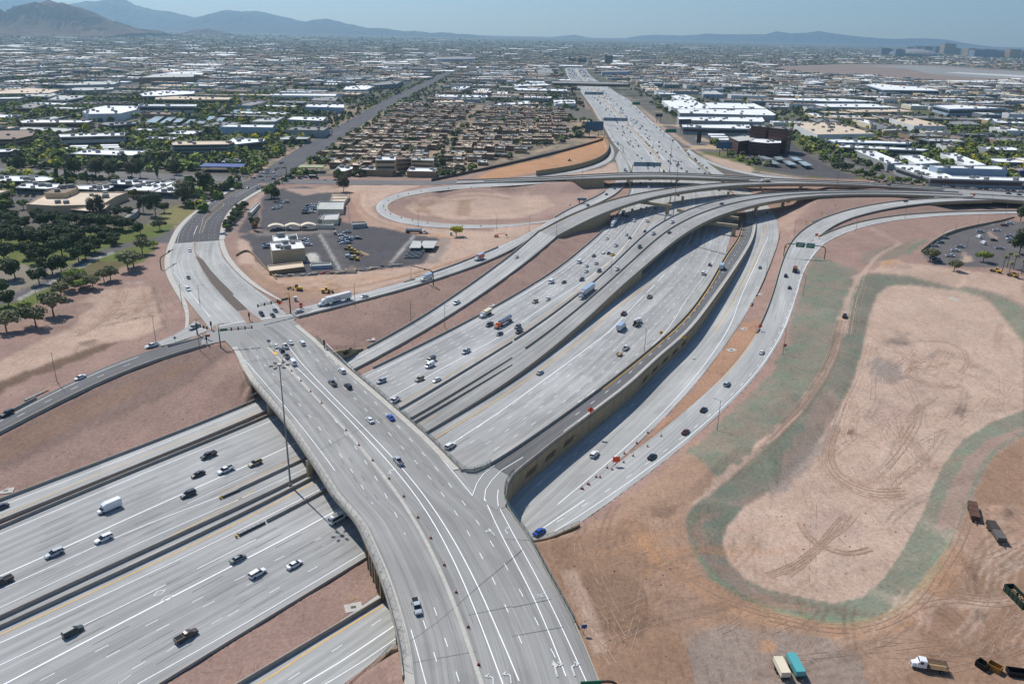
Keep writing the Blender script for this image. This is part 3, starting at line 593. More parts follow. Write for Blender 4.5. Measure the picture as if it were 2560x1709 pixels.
tp("c3 1300,1300@1.2 1600,1030@1.2 1900,760@1.3 2182,500@1.5 1500,1450@4.6 1700,1250@4.6 1900,1080@4.6 2182,800@4.4 c4 0,480@1.6 120,330@1.8 200,150@2.1 250,0@2.4 160,640@4.4 330,430@4.3 480,200@4.3 560,0@4.4 b4 300,1300@2.8 340,1100@3 400,950@3.6 550,1350@4.4 680,1100@4.6 600,800@5 800,900@5 900,1000@5.2 800,700@5.8 1100,620@6.2 1400,560@6.8 1800,520@7 2200,500@7 1100,900@5.6 1250,850@5.6 1390,860@6 1600,700@6 2000,610@6 2300,540@6.6 1200,980@5.8 1400,1010@6 1800,1060@6 2100,1120@6.2 2334,1200@6.4 2000,1000@6.1 1700,960@6 1500,950@6 2334,900@6.1 2334,600@6.1")
RIM="d3 1600,0@5.2 1490,120@5.4 1480,200@5.6 1530,420@6.2 1700,660@6.4 2000,860@6.5 2182,940@6.5 d4 300,1030@6.5 700,1070@6.5 950,1040@6.5 1200,920@6.5 1380,700@6.5 1540,430@6.4 1600,300@6.4 1680,100@6.3 c4 1740,1500@6.3 1830,1300@6.2 1950,1120@6.2 2182,975@6.2"
RIM2="c4 0,1060@4.8 200,880@4.6 400,600@4.5 560,350@4.5 650,100@4.6 700,0@4.7 b4 640,1568@4.7 700,1400@4.9 760,1200@5 850,1060@5.2 1000,1030@5.5 1300,1055@5.7 1800,1145@5.9 2100,1210@6 2334,1340@6.1"
FLOOR="b4 1000,1220@2.8 1100,1150@2.8 1300,1140@2.8 1700,1190@2.8 2000,1270@2.8 2150,1450@2.8 c4 2182,200@2.8 2182,760@2.8 1900,870@2.8 1650,1030@2.8 1500,1220@2.8 1390,1460@2.8 d4 1300,150@2.8 1150,420@2.8 1000,650@2.8 820,820@2.8 560,880@2.8 300,830@2.8 0,760@2.8 d3 2000,690@2.8 1850,530@2.8 1790,380@2.8 1830,230@2.8 1980,60@2.8 c4 50,1440@2.8 330,1180@2.8 560,830@2.8 720,540@2.8 820,200@2.8 860,0@2.8 b4 930,1400@2.8"
for s_ in(RIM,RIM2,FLOOR):tp(s_)
tp("d4 2182,900@6.8 2182,1500@7 1500,1200@6.8 800,1400@7 300,1300@6.9 2000,400@6.6 A 2500,1100@6.3 2500,1300@6.6 2600,1700@7 1700,1800@7 1400,1800@7.3 2500,650@6.2 2500,560@6.5 2600,900@6.2")
tp("A 700,1800@0 500,1900@0 -200,1500@0")
for y in(860,1000,1200,1500):
 for x in range(-1400,1500,60):
  if not(200<x<480):TIN.append((x,y,G-.06))
for X_,Y_ in((-900,300),(-700,500),(-800,700),(-500,420),(-600,150),(700,300),(900,600),(800,780),(600,500),(420,560),(500,640),(-420,700),(-380,600),(-300,640),(-260,720),(-200,780),(-450,500),(300,790),(-100,800),(0,800),(380,780),(480,760),(600,740)):TIN.append((X_,Y_,G-.06))
rows=[40.]
while rows[-1]<1750:rows.append(rows[-1]*1.0055)
while rows[-1]<28500:rows.append(rows[-1]*1.035)
YR=np.array(rows);UC=np.concatenate([[-3,-2,-1.5],np.linspace(-1.12,1.12,860),[1.5,2,3]])
NR,NC=len(YR),len(UC)
GX=YR[:,None]*UC[None,:];GY=np.repeat(YR[:,None],NC,1);GZ=np.full((NR,NC),G-.06)
key={}
for p in TIN:key[(round(p[0],1),round(p[1],1))]=p
tpts=list(key.values())
ring=[(-3000,40,6),(3000,40,7),(3000,1500,G-.06),(-3000,1500,G-.06),(0,30,5)]
tpts+=ring
res=delaunay_2d_cdt([Vector(p[:2])for p in tpts],[],[],0,.01)
rv,rf,orig=res[0],res[2],res[3]
rz=[tpts[o[0]][2]if o else G for o in orig]
def raster(tris,fn):
 for(a,b,c)in tris:
  y0,y1=min(a[1],b[1],c[1]),max(a[1],b[1],c[1])
  if y1<YR[0]or y0>YR[-1]:continue
  i0,i1=np.searchsorted(YR,y0-.01),np.searchsorted(YR,y1+.01)
  if i1<=i0:continue
  ya,yb=max(y0,YR[0]),y1
  us=[p[0]/max(p[1],20.)for p in(a,b,c)]
  u0,u1=min(us),max(us)
  j0,j1=np.searchsorted(UC,u0-.01),np.searchsorted(UC,u1+.01)
  if j1<=j0:continue
  X=GX[i0:i1,j0:j1];Y=GY[i0:i1,j0:j1]
  det=(b[1]-c[1])*(a[0]-c[0])+(c[0]-b[0])*(a[1]-c[1])
  if abs(det)<1e-9:continue
  w0=((b[1]-c[1])*(X-c[0])+(c[0]-b[0])*(Y-c[1]))/det;w1=((c[1]-a[1])*(X-c[0])+(a[0]-c[0])*(Y-c[1]))/det;w2=1-w0-w1
  m=(w0>=-1e-6)&(w1>=-1e-6)&(w2>=-1e-6)
  if m.any():fn(i0,i1,j0,j1,m,w0*a[2]+w1*b[2]+w2*c[2])
def setz(i0,i1,j0,j1,m,z):s=GZ[i0:i1,j0:j1];s[m]=z[m]
raster([tuple((rv[k].x,rv[k].y,rz[k])for k in(f[0],f[i],f[i+1]))for f in rf for i in range(1,len(f)-1)],setz)
far=(GY>1500);GZ[far]=G-.06
for _ in range(2):
 Z=GZ.copy();Z[1:-1,1:-1]=(GZ[1:-1,1:-1]*2+GZ[:-2,1:-1]+GZ[2:,1:-1]+GZ[1:-1,:-2]+GZ[1:-1,2:])/6;GZ=Z
RNG=np.random.RandomState(3)
def vnoise(X,Y,s,seed):
 r=np.random.RandomState(seed).rand(64,64);x=X/s;y=Y/s;xi=np.floor(x).astype(int);yi=np.floor(y).astype(int);fx=x-xi;fy=y-yi
 fx=fx*fx*(3-2*fx);fy=fy*fy*(3-2*fy);g=lambda a,b:r[a%64,b%64]
 return(g(xi,yi)*(1-fx)+g(xi+1,yi)*fx)*(1-fy)+(g(xi,yi+1)*(1-fx)+g(xi+1,yi+1)*fx)*fy-.5
GZ+=np.where(GY<900,.25*vnoise(GX,GY,9,1)+.12*vnoise(GX,GY,3,2),0)
def mound(s,z,rx,h,ry=None):
 p=P1(s,z);ry=ry or rx;d=((GX-p.x)/rx)**2+((GY-p.y)/ry)**2;k=d<1
 GZ[k]+=(h*(1-d[k])**1.2)*(1+.5*vnoise(GX[k],GY[k],2,5))
for a in(("b4 1120,960",5.6,13,2.2,9),("d4 1990,90",6.6,3.4,1.3),("d4 1730,640",6.7,1.9,.7),("d4 1750,960",6.8,3,1.0),("c4 2000,170",2.8,1,.2),("b2 720,1120",6.8,6,.9),("b3 140,312",3,5,1.6),("c1 760,190",4.6,6,1),("b1 1400,1170",4.6,1,.1),("b2 640,260",6,9,2.2,9),("c4 700,960",2.8,2.5,.5)):mound(*a)
def low(dz):
 def f(i0,i1,j0,j1,m,z):
  s=GZ[i0:i1,j0:j1];s[m]=np.minimum(s[m],z[m]-dz)
 return f
for r in CARVE:
 z0=r.dz;tr=[]
 for i in range(r.n-1):
  a,b,c,d=r.L[i],r.R[i],r.R[i+1],r.L[i+1]
  tr+=[(tuple(a),tuple(b),tuple(c)),(tuple(a),tuple(c),tuple(d))]
 raster(tr,low(.3))
COLS=dict(pink=lin((150,124,112)),pinkd=lin((128,107,97)),pinkl=lin((170,145,132)),tan=lin((180,154,136)),tanl=lin((190,166,149)),brown=lin((142,113,92)),dbrown=lin((106,86,72)),orange=lin((176,134,100)),green=lin((110,121,104)),greenl=lin((118,132,108)),ggrn=lin((128,120,106)),asph=lin((86,83,84)),asphl=lin((100,96,95)),lawn=lin((96,104,56)),dry=lin((128,122,80)),conc=lin((182,178,170)),urb=lin((104,99,90)),olive=lin((98,100,62)),grey=lin((138,127,118)),greyd=lin((106,95,87)),sand=lin((176,152,124)),earth=lin((156,128,107)))
GC=np.empty((NR,NC,3));GC[:]=COLS['pink']
def pip(X,Y,poly):
 ins=np.zeros(X.shape,bool);n=len(poly)
 for i in range(n):
  x0,y0=poly[i];x1,y1=poly[(i+1)%n]
  if y0==y1:continue
  c=((y0>Y)!=(y1>Y))&(X<(x1-x0)*(Y-y0)/(y1-y0)+x0);ins^=c
 return ins
JX=GX+vnoise(GX,GY,5,11)*3.2+vnoise(GX,GY,1.6,12)*1.2;JY=GY+vnoise(GX,GY,5,13)*3.2+vnoise(GX,GY,1.6,14)*1.2
def paint(col,s,z=6.,a=1.,sharp=False,pat=None):
 ps=pts(s,z)if isinstance(s,str)else s
 poly=[(p.x,p.y)for p in ps]
 x0,x1=min(p[0]for p in poly)-4,max(p[0]for p in poly)+4;y0,y1=min(p[1]for p in poly)-4,max(p[1]for p in poly)+4
 i0,i1=np.searchsorted(YR,y0),np.searchsorted(YR,y1)
 X,Y=(GX,GY)if sharp else(JX,JY)
 X=X[i0:i1];Y=Y[i0:i1];m=(X>x0)&(X<x1)
 ii=np.nonzero(m);k=pip(X[ii],Y[ii],poly);ii=(ii[0][k]+i0,ii[1][k])
 al=a
 if pat:al=a*np.clip(.5+pat*vnoise(GX[ii],GY[ii],7,21)+pat*.6*vnoise(GX[ii],GY[ii],2.2,22),0,1)[:,None]
 GC[ii]=GC[ii]*(1-al)+np.array(COLS[col])*al
def trail(s,w,col,z=6.,a=.6):
 ps=smooth(pts(s,z),2.);L=offset(ps,w/2);R=offset(ps,-w/2)
 k=12
 for i in range(0,len(ps)-1,k):paint(col,L[i:i+k+1]+R[i:i+k+1][::-1],a=a,sharp=True)
cit=GY>830;GC[cit]=COLS['urb']
cn=vnoise(GX,GY,70,41)+.6*vnoise(GX,GY,24,42)
GC[cit&(cn>.22)]=COLS['asphl'];GC[cit&(cn<-.25)]=COLS['olive'];GC[cit&(cn>.42)]=COLS['sand']
paint('urb',"A -400,372 620,372 640,405 780,405 1040,408 1390,330 1375,250 1290,160 0,140",6)
paint('sand',"A 585,395 790,243 1050,238 1290,255 1370,300 1385,318 1050,398 860,402 780,400 700,395",6,.9,pat=1.6);paint('pink',"A -200,1700 -200,560 360,560 440,740 700,720 1000,700 1400,600 1700,540 1650,900 1200,1700",6)
paint('lawn',"A -200,500 0,505 330,510 360,430 430,400 520,400 560,420 470,470 400,520 390,545 365,560 330,600 200,640 60,705 -200,800",6);paint('dry',"A -200,560 100,585 230,590 120,640 -200,650",6,.6,pat=1.5)
paint('grey',"b1 -200,960 250,960 600,1000 700,1060 400,1180 100,1300 -200,1350",6,.8);paint('dbrown',"b1 700,1000 900,930 1080,920 1150,960 900,1080 750,1100",6,.6);paint('asphl',"b1 -200,1330 0,1320 160,1290 500,1110 900,900 1030,850 1230,780 1240,740 1000,790 700,930 400,1090 150,1210 -200,1330",6,1,True)
paint('conc',"b1 160,1285 500,1105 900,895 1040,845 1035,838 890,885 490,1095 155,1272",6,1,True)
paint('asphl',"b1 1230,790 1240,740 1450,700 1590,610 1590,760 1480,760",6,1,True)
paint('urb',"b1 -300,0 2400,0 2200,250 1900,350 1620,600 1500,560 1280,600 600,640 -300,620",6);paint('asphl',"b1 -300,300 140,330 240,380 150,440 -300,440",6,1,True);paint('asphl',"b1 1160,280 1560,360 1500,380 1180,370",6,1,True)
paint('dry',"b1 1330,600 1560,420 1900,380 1640,590",6,.9);paint('olive',"b1 1960,260 2150,210 2060,270",6);paint('asphl',"b1 -300,640 600,600 1000,560 1300,480 1200,560 600,650 -300,660",6,.8,True)
paint('tan',"b1 500,1640 750,1400 850,1290 700,1280 930,1190 1150,1170 1370,1160 1500,1540 1200,1640",5,.8);paint('tan',"c1 -300,500 500,110 900,-60 1300,20 1100,140 900,210 450,380 -300,700",5,.9)
paint('dbrown',"c1 -200,600 0,525 470,340 900,185 1040,172 820,295 470,425 0,625 -200,715",4.8,.9);paint('dbrown',"c1 680,195 790,165 860,200 700,215",5,.6)
paint('greyd',"b1 370,1400 700,1300 740,1480 500,1560",5.5,.25);paint('greyd',"b1 1010,1300 1120,1270 1110,1300",4.5,.8);paint('conc',"b1 1160,1125 1310,1130 1310,1140 1160,1140",5,.6)
paint('pinkd',"c1 -200,1240 0,1190 900,820 1500,560 1750,420 2000,300 1900,225 1500,300 1100,430 500,720 -200,1060",5.5,.85);paint('brown',"c1 -200,1100 700,700 1500,420 1900,330 1250,560 400,1000 -200,1250",4,.45)
paint('tan',"b2 820,240 1100,200 1500,235 1200,330 1060,430 1120,530 1500,620 2334,640 2334,760 1600,1030 900,1230 330,1300 0,1140 -160,920 -160,730 0,730 700,650 1000,600",6)
paint('orange',"b2 820,300 1000,280 1050,420 1100,530 1500,640 1900,700 1500,900 700,1000 0,900 700,1100 1400,950 900,1230 300,1290 0,1100 900,1000 900,600",6,.5,pat=1.2)
paint('brown',"b2 0,950 200,1130 700,1180 900,1240 300,1290 0,1150 -150,950",6.5,.6)
paint('asph',"b2 -170,700 30,650 60,280 240,260 440,240 700,300 860,290 760,560 1000,600 1180,620 1450,680 1680,710 1530,950 1300,985 800,1040 200,1090 0,930 -70,750",6,1,True)
paint('tan',"b2 240,260 700,260 860,240 860,300 700,290 440,320 300,280",6,.8);paint('asph',"b2 -130,640 0,640 30,400 -60,520",6,1,True);paint('conc',"b2 570,678 590,675 780,1020 765,1022",6,1,True);paint('conc',"b2 1440,685 1455,690 1230,955 1212,950",6,1,True)
paint('conc',"b2 460,858 550,852 590,935 470,940",6,1,True);paint('asphl',"b2 590,675 690,665 860,960 780,1020",6,.5,True);paint('grey',"b2 1600,860 1700,700 1800,700 1660,940 1540,950",6,.8);paint('grey',"b2 0,640 700,640 720,665 0,700",6,.6)
paint('asph',"e3 900,860 1060,600 1160,590 1050,860",6.2,1,True)
paint('grey',"e3 770,560 1000,440 1000,600 880,860 780,850",6.2,.8);paint('pinkl',"e3 1000,560 1240,340 1230,420 1100,560 1020,590",6,.8)
paint('pinkl',"b3 0,540 0,240 500,210 850,260 600,420 300,530",3,.5);paint('tan',"b2 1350,440 1500,370 1900,330 2334,330 b3 300,330 400,420 200,500 0,540 b2 1800,560 1450,520",2.5,.9)
paint('brown',"b2 1450,480 1500,400 1700,370 1560,430 1600,500 1700,540",2.2,.6);paint('brown',"b2 1850,380 1970,380 1940,520 1830,500",2,.6)
paint('tan',"b3 -100,600 330,570 200,650 0,740 -300,820 -400,780",5,.9)
paint('orange',"e1 -900,1400 -700,1290 0,1130 300,1020 560,900 620,880 680,1020 650,1100 400,1240 0,1280 -900,1460",6);paint('tan',"e1 600,1270 740,1180 800,1320 560,1340 -300,1400 0,1370",6)
paint('pink',"e1 100,190 180,190 100,290 280,320 370,430 460,590 300,540 280,400 200,300 0,280 0,260",6);paint('pink',"e1 650,310 730,280 760,380 700,340",6)
paint('tan',"e1 780,290 950,480 1150,640 1320,790 1500,900 1750,1090 2349,1250 2349,1340 2050,1270 1850,1180 1650,1040 1450,920 1300,810 1050,590 900,470 780,370",6,.9)
paint('pink',"e2 1430,60 1900,130 2349,220 2349,600 2130,640 2000,430 1830,315",5,.6);paint('tan',"b4 -100,100 600,200 900,225 500,190 0,130 -400,40",6,.8)
paint('orange',"c3 940,1190 1200,950 1460,680 1690,400 1850,170 1960,20 2140,0 1960,340 1700,600 1290,950",.4,.55)
paint('tan',"b4 -30,1500 100,1100 150,800 240,690 60,560 160,480 400,440 250,560 200,700 130,1000 60,1300",3,.5)
paint('earth',[p for p in pts(RIM)]+pts("A 2600,950@6 2600,1700@7 1200,1700@7.5 d3 160,330@7.3 590,215@3 900,50@1 c3 1600,1000@1.5 c4 0,1100@5"),a=.85)
paint('brown',"d3 180,380 600,230 1000,60 1180,200 1250,500 1100,800 1500,1300 1600,1600 700,1600 560,1000",7,.75);paint('grey',"d3 1450,1120 1700,1060 2182,1100 2182,1600 1600,1600 1500,1300",7,.7);paint('grey',"d4 0,1080 500,1100 800,1400 900,1600 0,1600",7,.7)
paint('dbrown',"d3 1180,0 1450,0 1350,160 1230,150",5.6,.6);paint('dbrown',"d3 620,600 1150,700 1180,1000 1100,1160 700,1100 620,850",7.2,.45);paint('brown',"d4 1500,600 2182,500 2182,1600 1200,1600 1400,900",6.8,.75);paint('brown',"c4 2182,970 1950,1130 1830,1320 1750,1568 2182,1568",6.3,.7)
paint('greyd',"d4 640,1210 760,1240 830,1400 700,1380",7,.5,pat=1.4);paint('orange',"d4 -60,1180 20,1180 70,1240 50,1300 -60,1290",7,.8,True)
g1="c3 1500,1140@1 1800,860@.9 2182,490@1.2 c4 60,400@1.6 190,160@2 b4 230,1400@2.2 330,1100@2.8 420,870@4 640,930@5 830,1000@5.2 740,1200@5 680,1400@4.7 c4 640,0@4.6 520,330@4.3 380,580@4.3 160,860@4.6 -60,1100@4.8 c3 1900,1330@5 1700,1290@4.7"
paint('ggrn',g1,None,.8);paint('green',g1,None,.8,pat=1.3);paint('ggrn',"c4 300,420 560,60 560,0 330,300 0,700 c3 2000,1000 1950,1150",4.3,.5)
paint('tan',"c4 -100,1060 180,830 380,560 560,300 640,0 700,0 620,280 480,560 300,800 50,1040 -300,1350 -340,1330",4.6,.9);paint('tan',"b4 600,1568 680,1350 780,1060 900,1000 870,1060 790,1200 740,1400 700,1568",4.9,.9);paint('tan',"c3 1500,1568 1700,1370 2182,960 2182,1010 1800,1380 1640,1568",4.9,.9)
rim=pts(RIM2)+pts("c4 2182,0@5.5")if 0 else None
FL=pts(FLOOR)
BANK=pts("c4 0,1060@4.8 200,880@4.6 400,600@4.5 560,350@4.5 650,100@4.6 700,0@4.7 b4 700,1400@4.9 760,1200@5 850,1060@5.2 1000,1030@5.5 1300,1055@5.7 1800,1145@5.9 2100,1210@6 2334,1340@6.1 A 2500,760@6 2500,900@6")+pts(RIM)[::-1]
paint('ggrn',BANK,a=.95,sharp=True);paint('green',BANK,a=.75,pat=1.0,sharp=True)
paint('pink',"c4 330,820@4 480,600@4 560,560@4 600,700@4 330,1200@4 0,1500@4 d3 1800,60@4 1650,200@4 1640,330@4 1800,560@4 2100,760@4 2182,810@4 d4 200,900@4 500,940@4 500,980@4 0,900@4 d3 1900,800@4 1650,560@4 1560,330@4 1620,150@4 c4 0,1400@4",None,.55);paint('pink',"d4 1420,260 1480,60 c4 1550,1400 1700,1150 1900,1000 2182,900 2182,960 1950,1080 1800,1250 1700,1500 d4 1600,270",5,.75,True)
paint('greenl',"d4 0,900@6 300,960@6 700,1010@6 950,980@6 1180,860@6 1340,650@6 1380,560@6 1560,330@6 1530,440@6.4 1380,700@6.5 1200,920@6.5 950,1040@6.5 700,1070@6.5 300,1030@6.5 0,965@6.5 d3 1700,660@6.3 1530,430@6 1580,380@5.8 1800,680@6 2182,900@6",None,.8)
paint('tan',FL,a=1,sharp=True);paint('tanl',FL,a=.35,pat=1.6,sharp=True);paint('pinkl',"c4 870,760 1000,690 1280,800 1290,920 1100,930 780,860",2.8,.6);paint('pinkl',"d4 280,150 650,60 830,180 700,320 300,280",2.8,.5)
paint('grey',"c4 840,360 950,320 1130,380 1180,480 1060,560 900,530",2.8,.8);paint('greyd',"c4 940,170 1050,140 1200,150 1240,210 1130,230 1040,200",2.8,.7,pat=1.5);paint('grey',"c4 400,1050 600,850 500,1100 200,1400 0,1500 0,1400",2.8,.7);paint('grey',"c4 1350,310 1460,260 1440,320",2.8,.8)
paint('greyd',"c4 1560,790 1620,720 1700,760 1650,840",2.8,.5);paint('dbrown',"c4 650,940 750,950 760,980 680,975",2.8,.9);paint('greyd',"d4 90,810 200,830 230,870 160,900 90,860",3.4,.9,pat=2)
paint('conc',"b4 1630,1245 1660,1240 1760,1280 1720,1285",2.8,1,True);paint('tan',"b4 1000,980 1060,920 1180,900 1270,960 1200,1010 1020,1000",5.8,.8);paint('orange',"b4 1010,960 1100,900 1200,920 1260,960 1120,990",6,.7);paint('tan',"b4 1280,940 1420,950 2334,1080 2334,1330 2100,1210 1800,1140 1300,1050 900,1010 1000,980",6,.9)
paint('green',"b4 1240,860 1290,870 1480,720 1440,720 1300,790",5.7,.8);paint('pinkl',"b4 900,610 1000,640 1220,760 1300,780 1240,790 1000,680",5.8,.6);paint('ggrn',"b4 850,850 1200,770 1400,700 1300,800 1220,880 940,960 850,930",5.4,.7)
paint('asphl',"b4 1400,850 1650,650 1900,600 2200,560 2500,600 2500,1100 2240,990 1500,960",6,1,True);paint('tan',"b4 1780,830 1880,920 1760,940",6,.9);paint('tan',"b4 2020,650 2080,700 2050,740 1980,640",6,.8);paint('conc',"b4 1400,850 1410,835 1640,650 1900,590 2060,570 2050,590 1900,605 1650,665",6,1,True)
paint('asph',"b4 -250,-70 100,-60 200,0 830,150 700,175 300,135 -60,80",6,1,True);paint('asph',"a3 380,1060 560,1060 700,1174 1100,1174 860,1060 760,960 300,900 100,905 200,960",6,1,True)
paint('asphl',"a3 1000,980 1350,1174 2349,1174 2349,900 1700,860 1400,960",6,.9,True);paint('asphl',"b4 1200,200 2400,300 2400,-60 1000,-60",6,1,True)
paint('grey',"a3 2349,545 1900,570 1300,520 900,505 620,470 640,450 1300,435 2349,500",6,.8,True);paint('pinkl',"a3 620,455 1050,490 1600,545 2349,575 2349,545 1700,520 1300,500 900,470",6,.9,True);paint('conc',"a3 1250,440 1700,455 2349,490 2349,520 1900,480 1400,460",6,.7,True)
paint('tan',"a2 1610,745 1640,680 1700,700 1750,800",6,.8)if 0 else None
for s_,w_,c_,z_,a_ in(("d4 280,190 330,300 440,380 560,440 700,460 870,415",1.2,'brown',2.8,.6),("d4 0,640 200,560 430,390 560,230 640,150",1.4,'brown',2.8,.5),("d4 160,650 330,520 470,370 680,210",.8,'brown',2.8,.6),("c4 600,900 540,1100 560,1250 700,1380 900,1450 1150,1440",1.6,'brown',2.8,.45),("c4 560,1320 700,1450 950,1540 1150,1490",1.2,'brown',2.8,.5),("c4 1500,400 1250,400 1180,450 1250,520 1480,570 1650,560",1.2,'brown',2.8,.7),("c4 1500,180 1650,240 1700,360 1640,450",1.2,'brown',2.8,.4),("b4 700,1568 740,1300 820,1090 930,960 1000,880 1210,770",2.2,'tanl',5,.6),("c4 -300,1330 0,1020 300,700 520,330 610,0",1,'dbrown',4.6,.45),("c4 -260,1370 40,1060 340,740 560,360 650,0",.8,'dbrown',4.6,.35),("d3 1100,250 1200,420 1500,680 1900,920 2182,1000 d4 500,1130 900,1120 1300,900 1500,600 1700,420",7,'orange',6.5,.45),("d3 1450,1150 1600,1050 1800,1000 2182,1100",2,'brown',7,.4),("d4 1050,800 1400,850 1700,900 2182,800",4,'tanl',6.7,.35),("d3 480,600 520,700 620,900 760,1300",4,'tanl',7.2,.5),("b2 900,330 960,460 1200,590 1600,680 b3 -400,760",2,'brown',6,.5),("b2 990,300 1000,440 1200,560 1700,650",2.5,'tanl',6,.7),("b2 0,1000 300,1180 700,1190 1500,1010 2000,850",3,'orange',6.5,.8),("b2 -100,850 150,1100 500,1180",2,'tanl',6.5,.5),("b2 1560,420 1700,370 2000,350 2334,380",3,'brown',2.4,.5),("b2 1350,380 1600,330 2000,300 2334,320",4,'pinkl',3,.6),("b1 1100,1180 1050,1300 900,1450 700,1568",2,'brown',4.5,.35),("b1 1400,1150 1440,1300 1510,1540",1.2,'greyd',5.5,.7)):trail(s_,w_,c_,z_,a_)
TR=random.Random(4)
for poly,n_,z_,cs_ in(("d3 1400,900 2182,1000 d4 1400,1000 2000,200 2182,1500 0,1568",46,6.8,('brown','tanl','dbrown')),("c4 900,150 2100,200 2100,700 1500,1200 d4 1000,500 300,700 d3 2000,500 c4 700,700",44,2.8,('brown','greyd','tanl')),("d3 250,400 1200,300 1400,1400 700,1500",30,7.2,('dbrown','brown','orange')),("b2 100,1080 1500,960 900,1210 300,1260",16,6.5,('tanl','brown')),("e1 100,1190 600,960 560,1200 0,1240",10,6,('tanl','brown')),("b1 700,1540 1000,1220 1350,1200 1450,1540",16,4.6,('brown','tanl'))):
 P4=[(p.x,p.y)for p in pts(poly,z_)];xs=[p[0]for p in P4];ys=[p[1]for p in P4];k=0
 main=TR.uniform(.6,1.2)
 while k<n_:
  x,y=TR.uniform(min(xs),max(xs)),TR.uniform(min(ys),max(ys))
  if not pip(np.array([x]),np.array([y]),P4)[0]:continue
  k+=1;a=main+TR.gauss(0,.6);cv=TR.gauss(0,.03);col=TR.choice(cs_);al=TR.uniform(.25,.6)
  q=[Vector((x,y,z_))]
  for _ in range(TR.randint(10,34)):q.append(q[-1]+Vector((math.cos(a),math.sin(a),0))*1.8);a+=cv
  for off in(-1.,1.):L_,R_=offset(q,off+.35),offset(q,off-.35);paint(col,L_+R_[::-1],a=al,sharp=True)
GC*=(1+.10*vnoise(GX,GY,14,31)+.08*vnoise(GX,GY,4,32)+.10*vnoise(GX,GY,1.3,33))[:,:,None]
GCs=GC.copy();GCs[1:-1,1:-1]=(GC[1:-1,1:-1]*2+GC[:-2,1:-1]+GC[2:,1:-1]+GC[1:-1,:-2]+GC[1:-1,2:])/6;GC=GCs
me=bpy.data.meshes.new('ground');nv=NR*NC
co=np.stack([GX,GY,GZ],-1).reshape(-1,3).astype(np.float32)
idx=np.arange(nv).reshape(NR,NC);q=np.stack([idx[:-1,:-1],idx[:-1,1:],idx[1:,1:],idx[1:,:-1]],-1).reshape(-1,4)
me.vertices.add(nv);me.vertices.foreach_set('co',co.ravel());nf=len(q)
me.loops.add(nf*4);me.loops.foreach_set('vertex_index',q.ravel().astype(np.int32));me.polygons.add(nf);me.polygons.foreach_set('loop_start',np.arange(0,nf*4,4,dtype=np.int32));me.polygons.foreach_set('loop_total',np.full(nf,4,np.int32))
me.polygons.foreach_set('use_smooth',np.ones(nf,bool))
ca=me.color_attributes.new('soil','FLOAT_COLOR','POINT');ca.data.foreach_set('color',np.concatenate([GC,np.ones((NR,NC,1))],-1).ravel().astype(np.float32))
me.update();me.validate()
m,nt,b=newmat('soil')
at=nt.nodes.new('ShaderNodeAttribute');at.attribute_name='soil';g=nd(nt,'ShaderNodeNewGeometry').outputs['Position']
c=mixc(nt,1.,at.outputs[0],ramp(nt,noise(nt,g,.9,6,.75),[(.3,.72),(.7,1.2)]),'MULTIPLY')
c=mixc(nt,1.,c,ramp(nt,noise(nt,mapping(nt,g,(1,.22,1)),.55,5,.75,1.2),[(.34,.74),(.42,.97),(.7,1.06)]),'MULTIPLY')
c=mixc(nt,1.,c,ramp(nt,noise(nt,mapping(nt,g,(.16,1,1),(50,9,0)),.8,4,.7,.8),[(.3,.74),(.37,1.)]),'MULTIPLY')
c=mixc(nt,1.,c,ramp(nt,noise(nt,g,.05,4,.6),[(.35,.93),(.65,1.05)]),'MULTIPLY')
sx=nd(nt,'ShaderNodeSeparateXYZ');nt.links.new(g,sx.inputs[0])
mr=nd(nt,'ShaderNodeMapRange');nt.links.new(sx.outputs[1],mr.inputs[0]);mr.inputs[1].default_value=1500;mr.inputs[2].default_value=2100
v=nt.nodes.new('ShaderNodeTexVoronoi');v.inputs['Scale'].default_value=.02;nt.links.new(mapping(nt,g,(1,.8,1)),v.inputs[0])
urb=ramp(nt,noise(nt,g,.011,8,.75),[(.32,lin((44,54,42))),(.44,lin((60,68,54))),(.5,lin((86,86,76))),(.58,lin((116,108,96))),(.7,lin((140,130,116)))])
c=mixc(nt,mr.outputs[0],c,urb)
nt.links.new(c,b.inputs['Base Color']);b.inputs['Roughness'].default_value=.95;b.inputs['Specular IOR Level'].default_value=.1
bp=nt.nodes.new('ShaderNodeBump');bp.inputs['Strength'].default_value=.7;bp.inputs['Distance'].default_value=.35
nt.links.new(noise(nt,g,1.1,6,.72),bp.inputs['Height']);nt.links.new(bp.outputs[0],b.inputs['Normal'])
me.materials.append(m);gob=bpy.data.objects.new('ground',me);C.objects.link(gob);gob['kind']='structure'
def gz(x,y):
 """ground height at a point (bilinear on the survey grid)"""
 i=min(max(int(np.searchsorted(YR,y))-1,0),NR-2);u=x/max(y,1e-3);j=min(max(int(np.searchsorted(UC,u))-1,0),NC-2)
 fy=(y-YR[i])/(YR[i+1]-YR[i]);fu=min(max((u-UC[j])/(UC[j+1]-UC[j]),0),1)
 return float((GZ[i,j]*(1-fu)+GZ[i,j+1]*fu)*(1-fy)+(GZ[i+1,j]*(1-fu)+GZ[i+1,j+1]*fu)*fy)
def UG(s,z0=6.):
 x,y,_=parse(s,z0)[0];z=z0
 for _ in range(6):p=U(x,y,z);z=.5*z+.5*gz(p.x,p.y)
 return U(x,y,z)
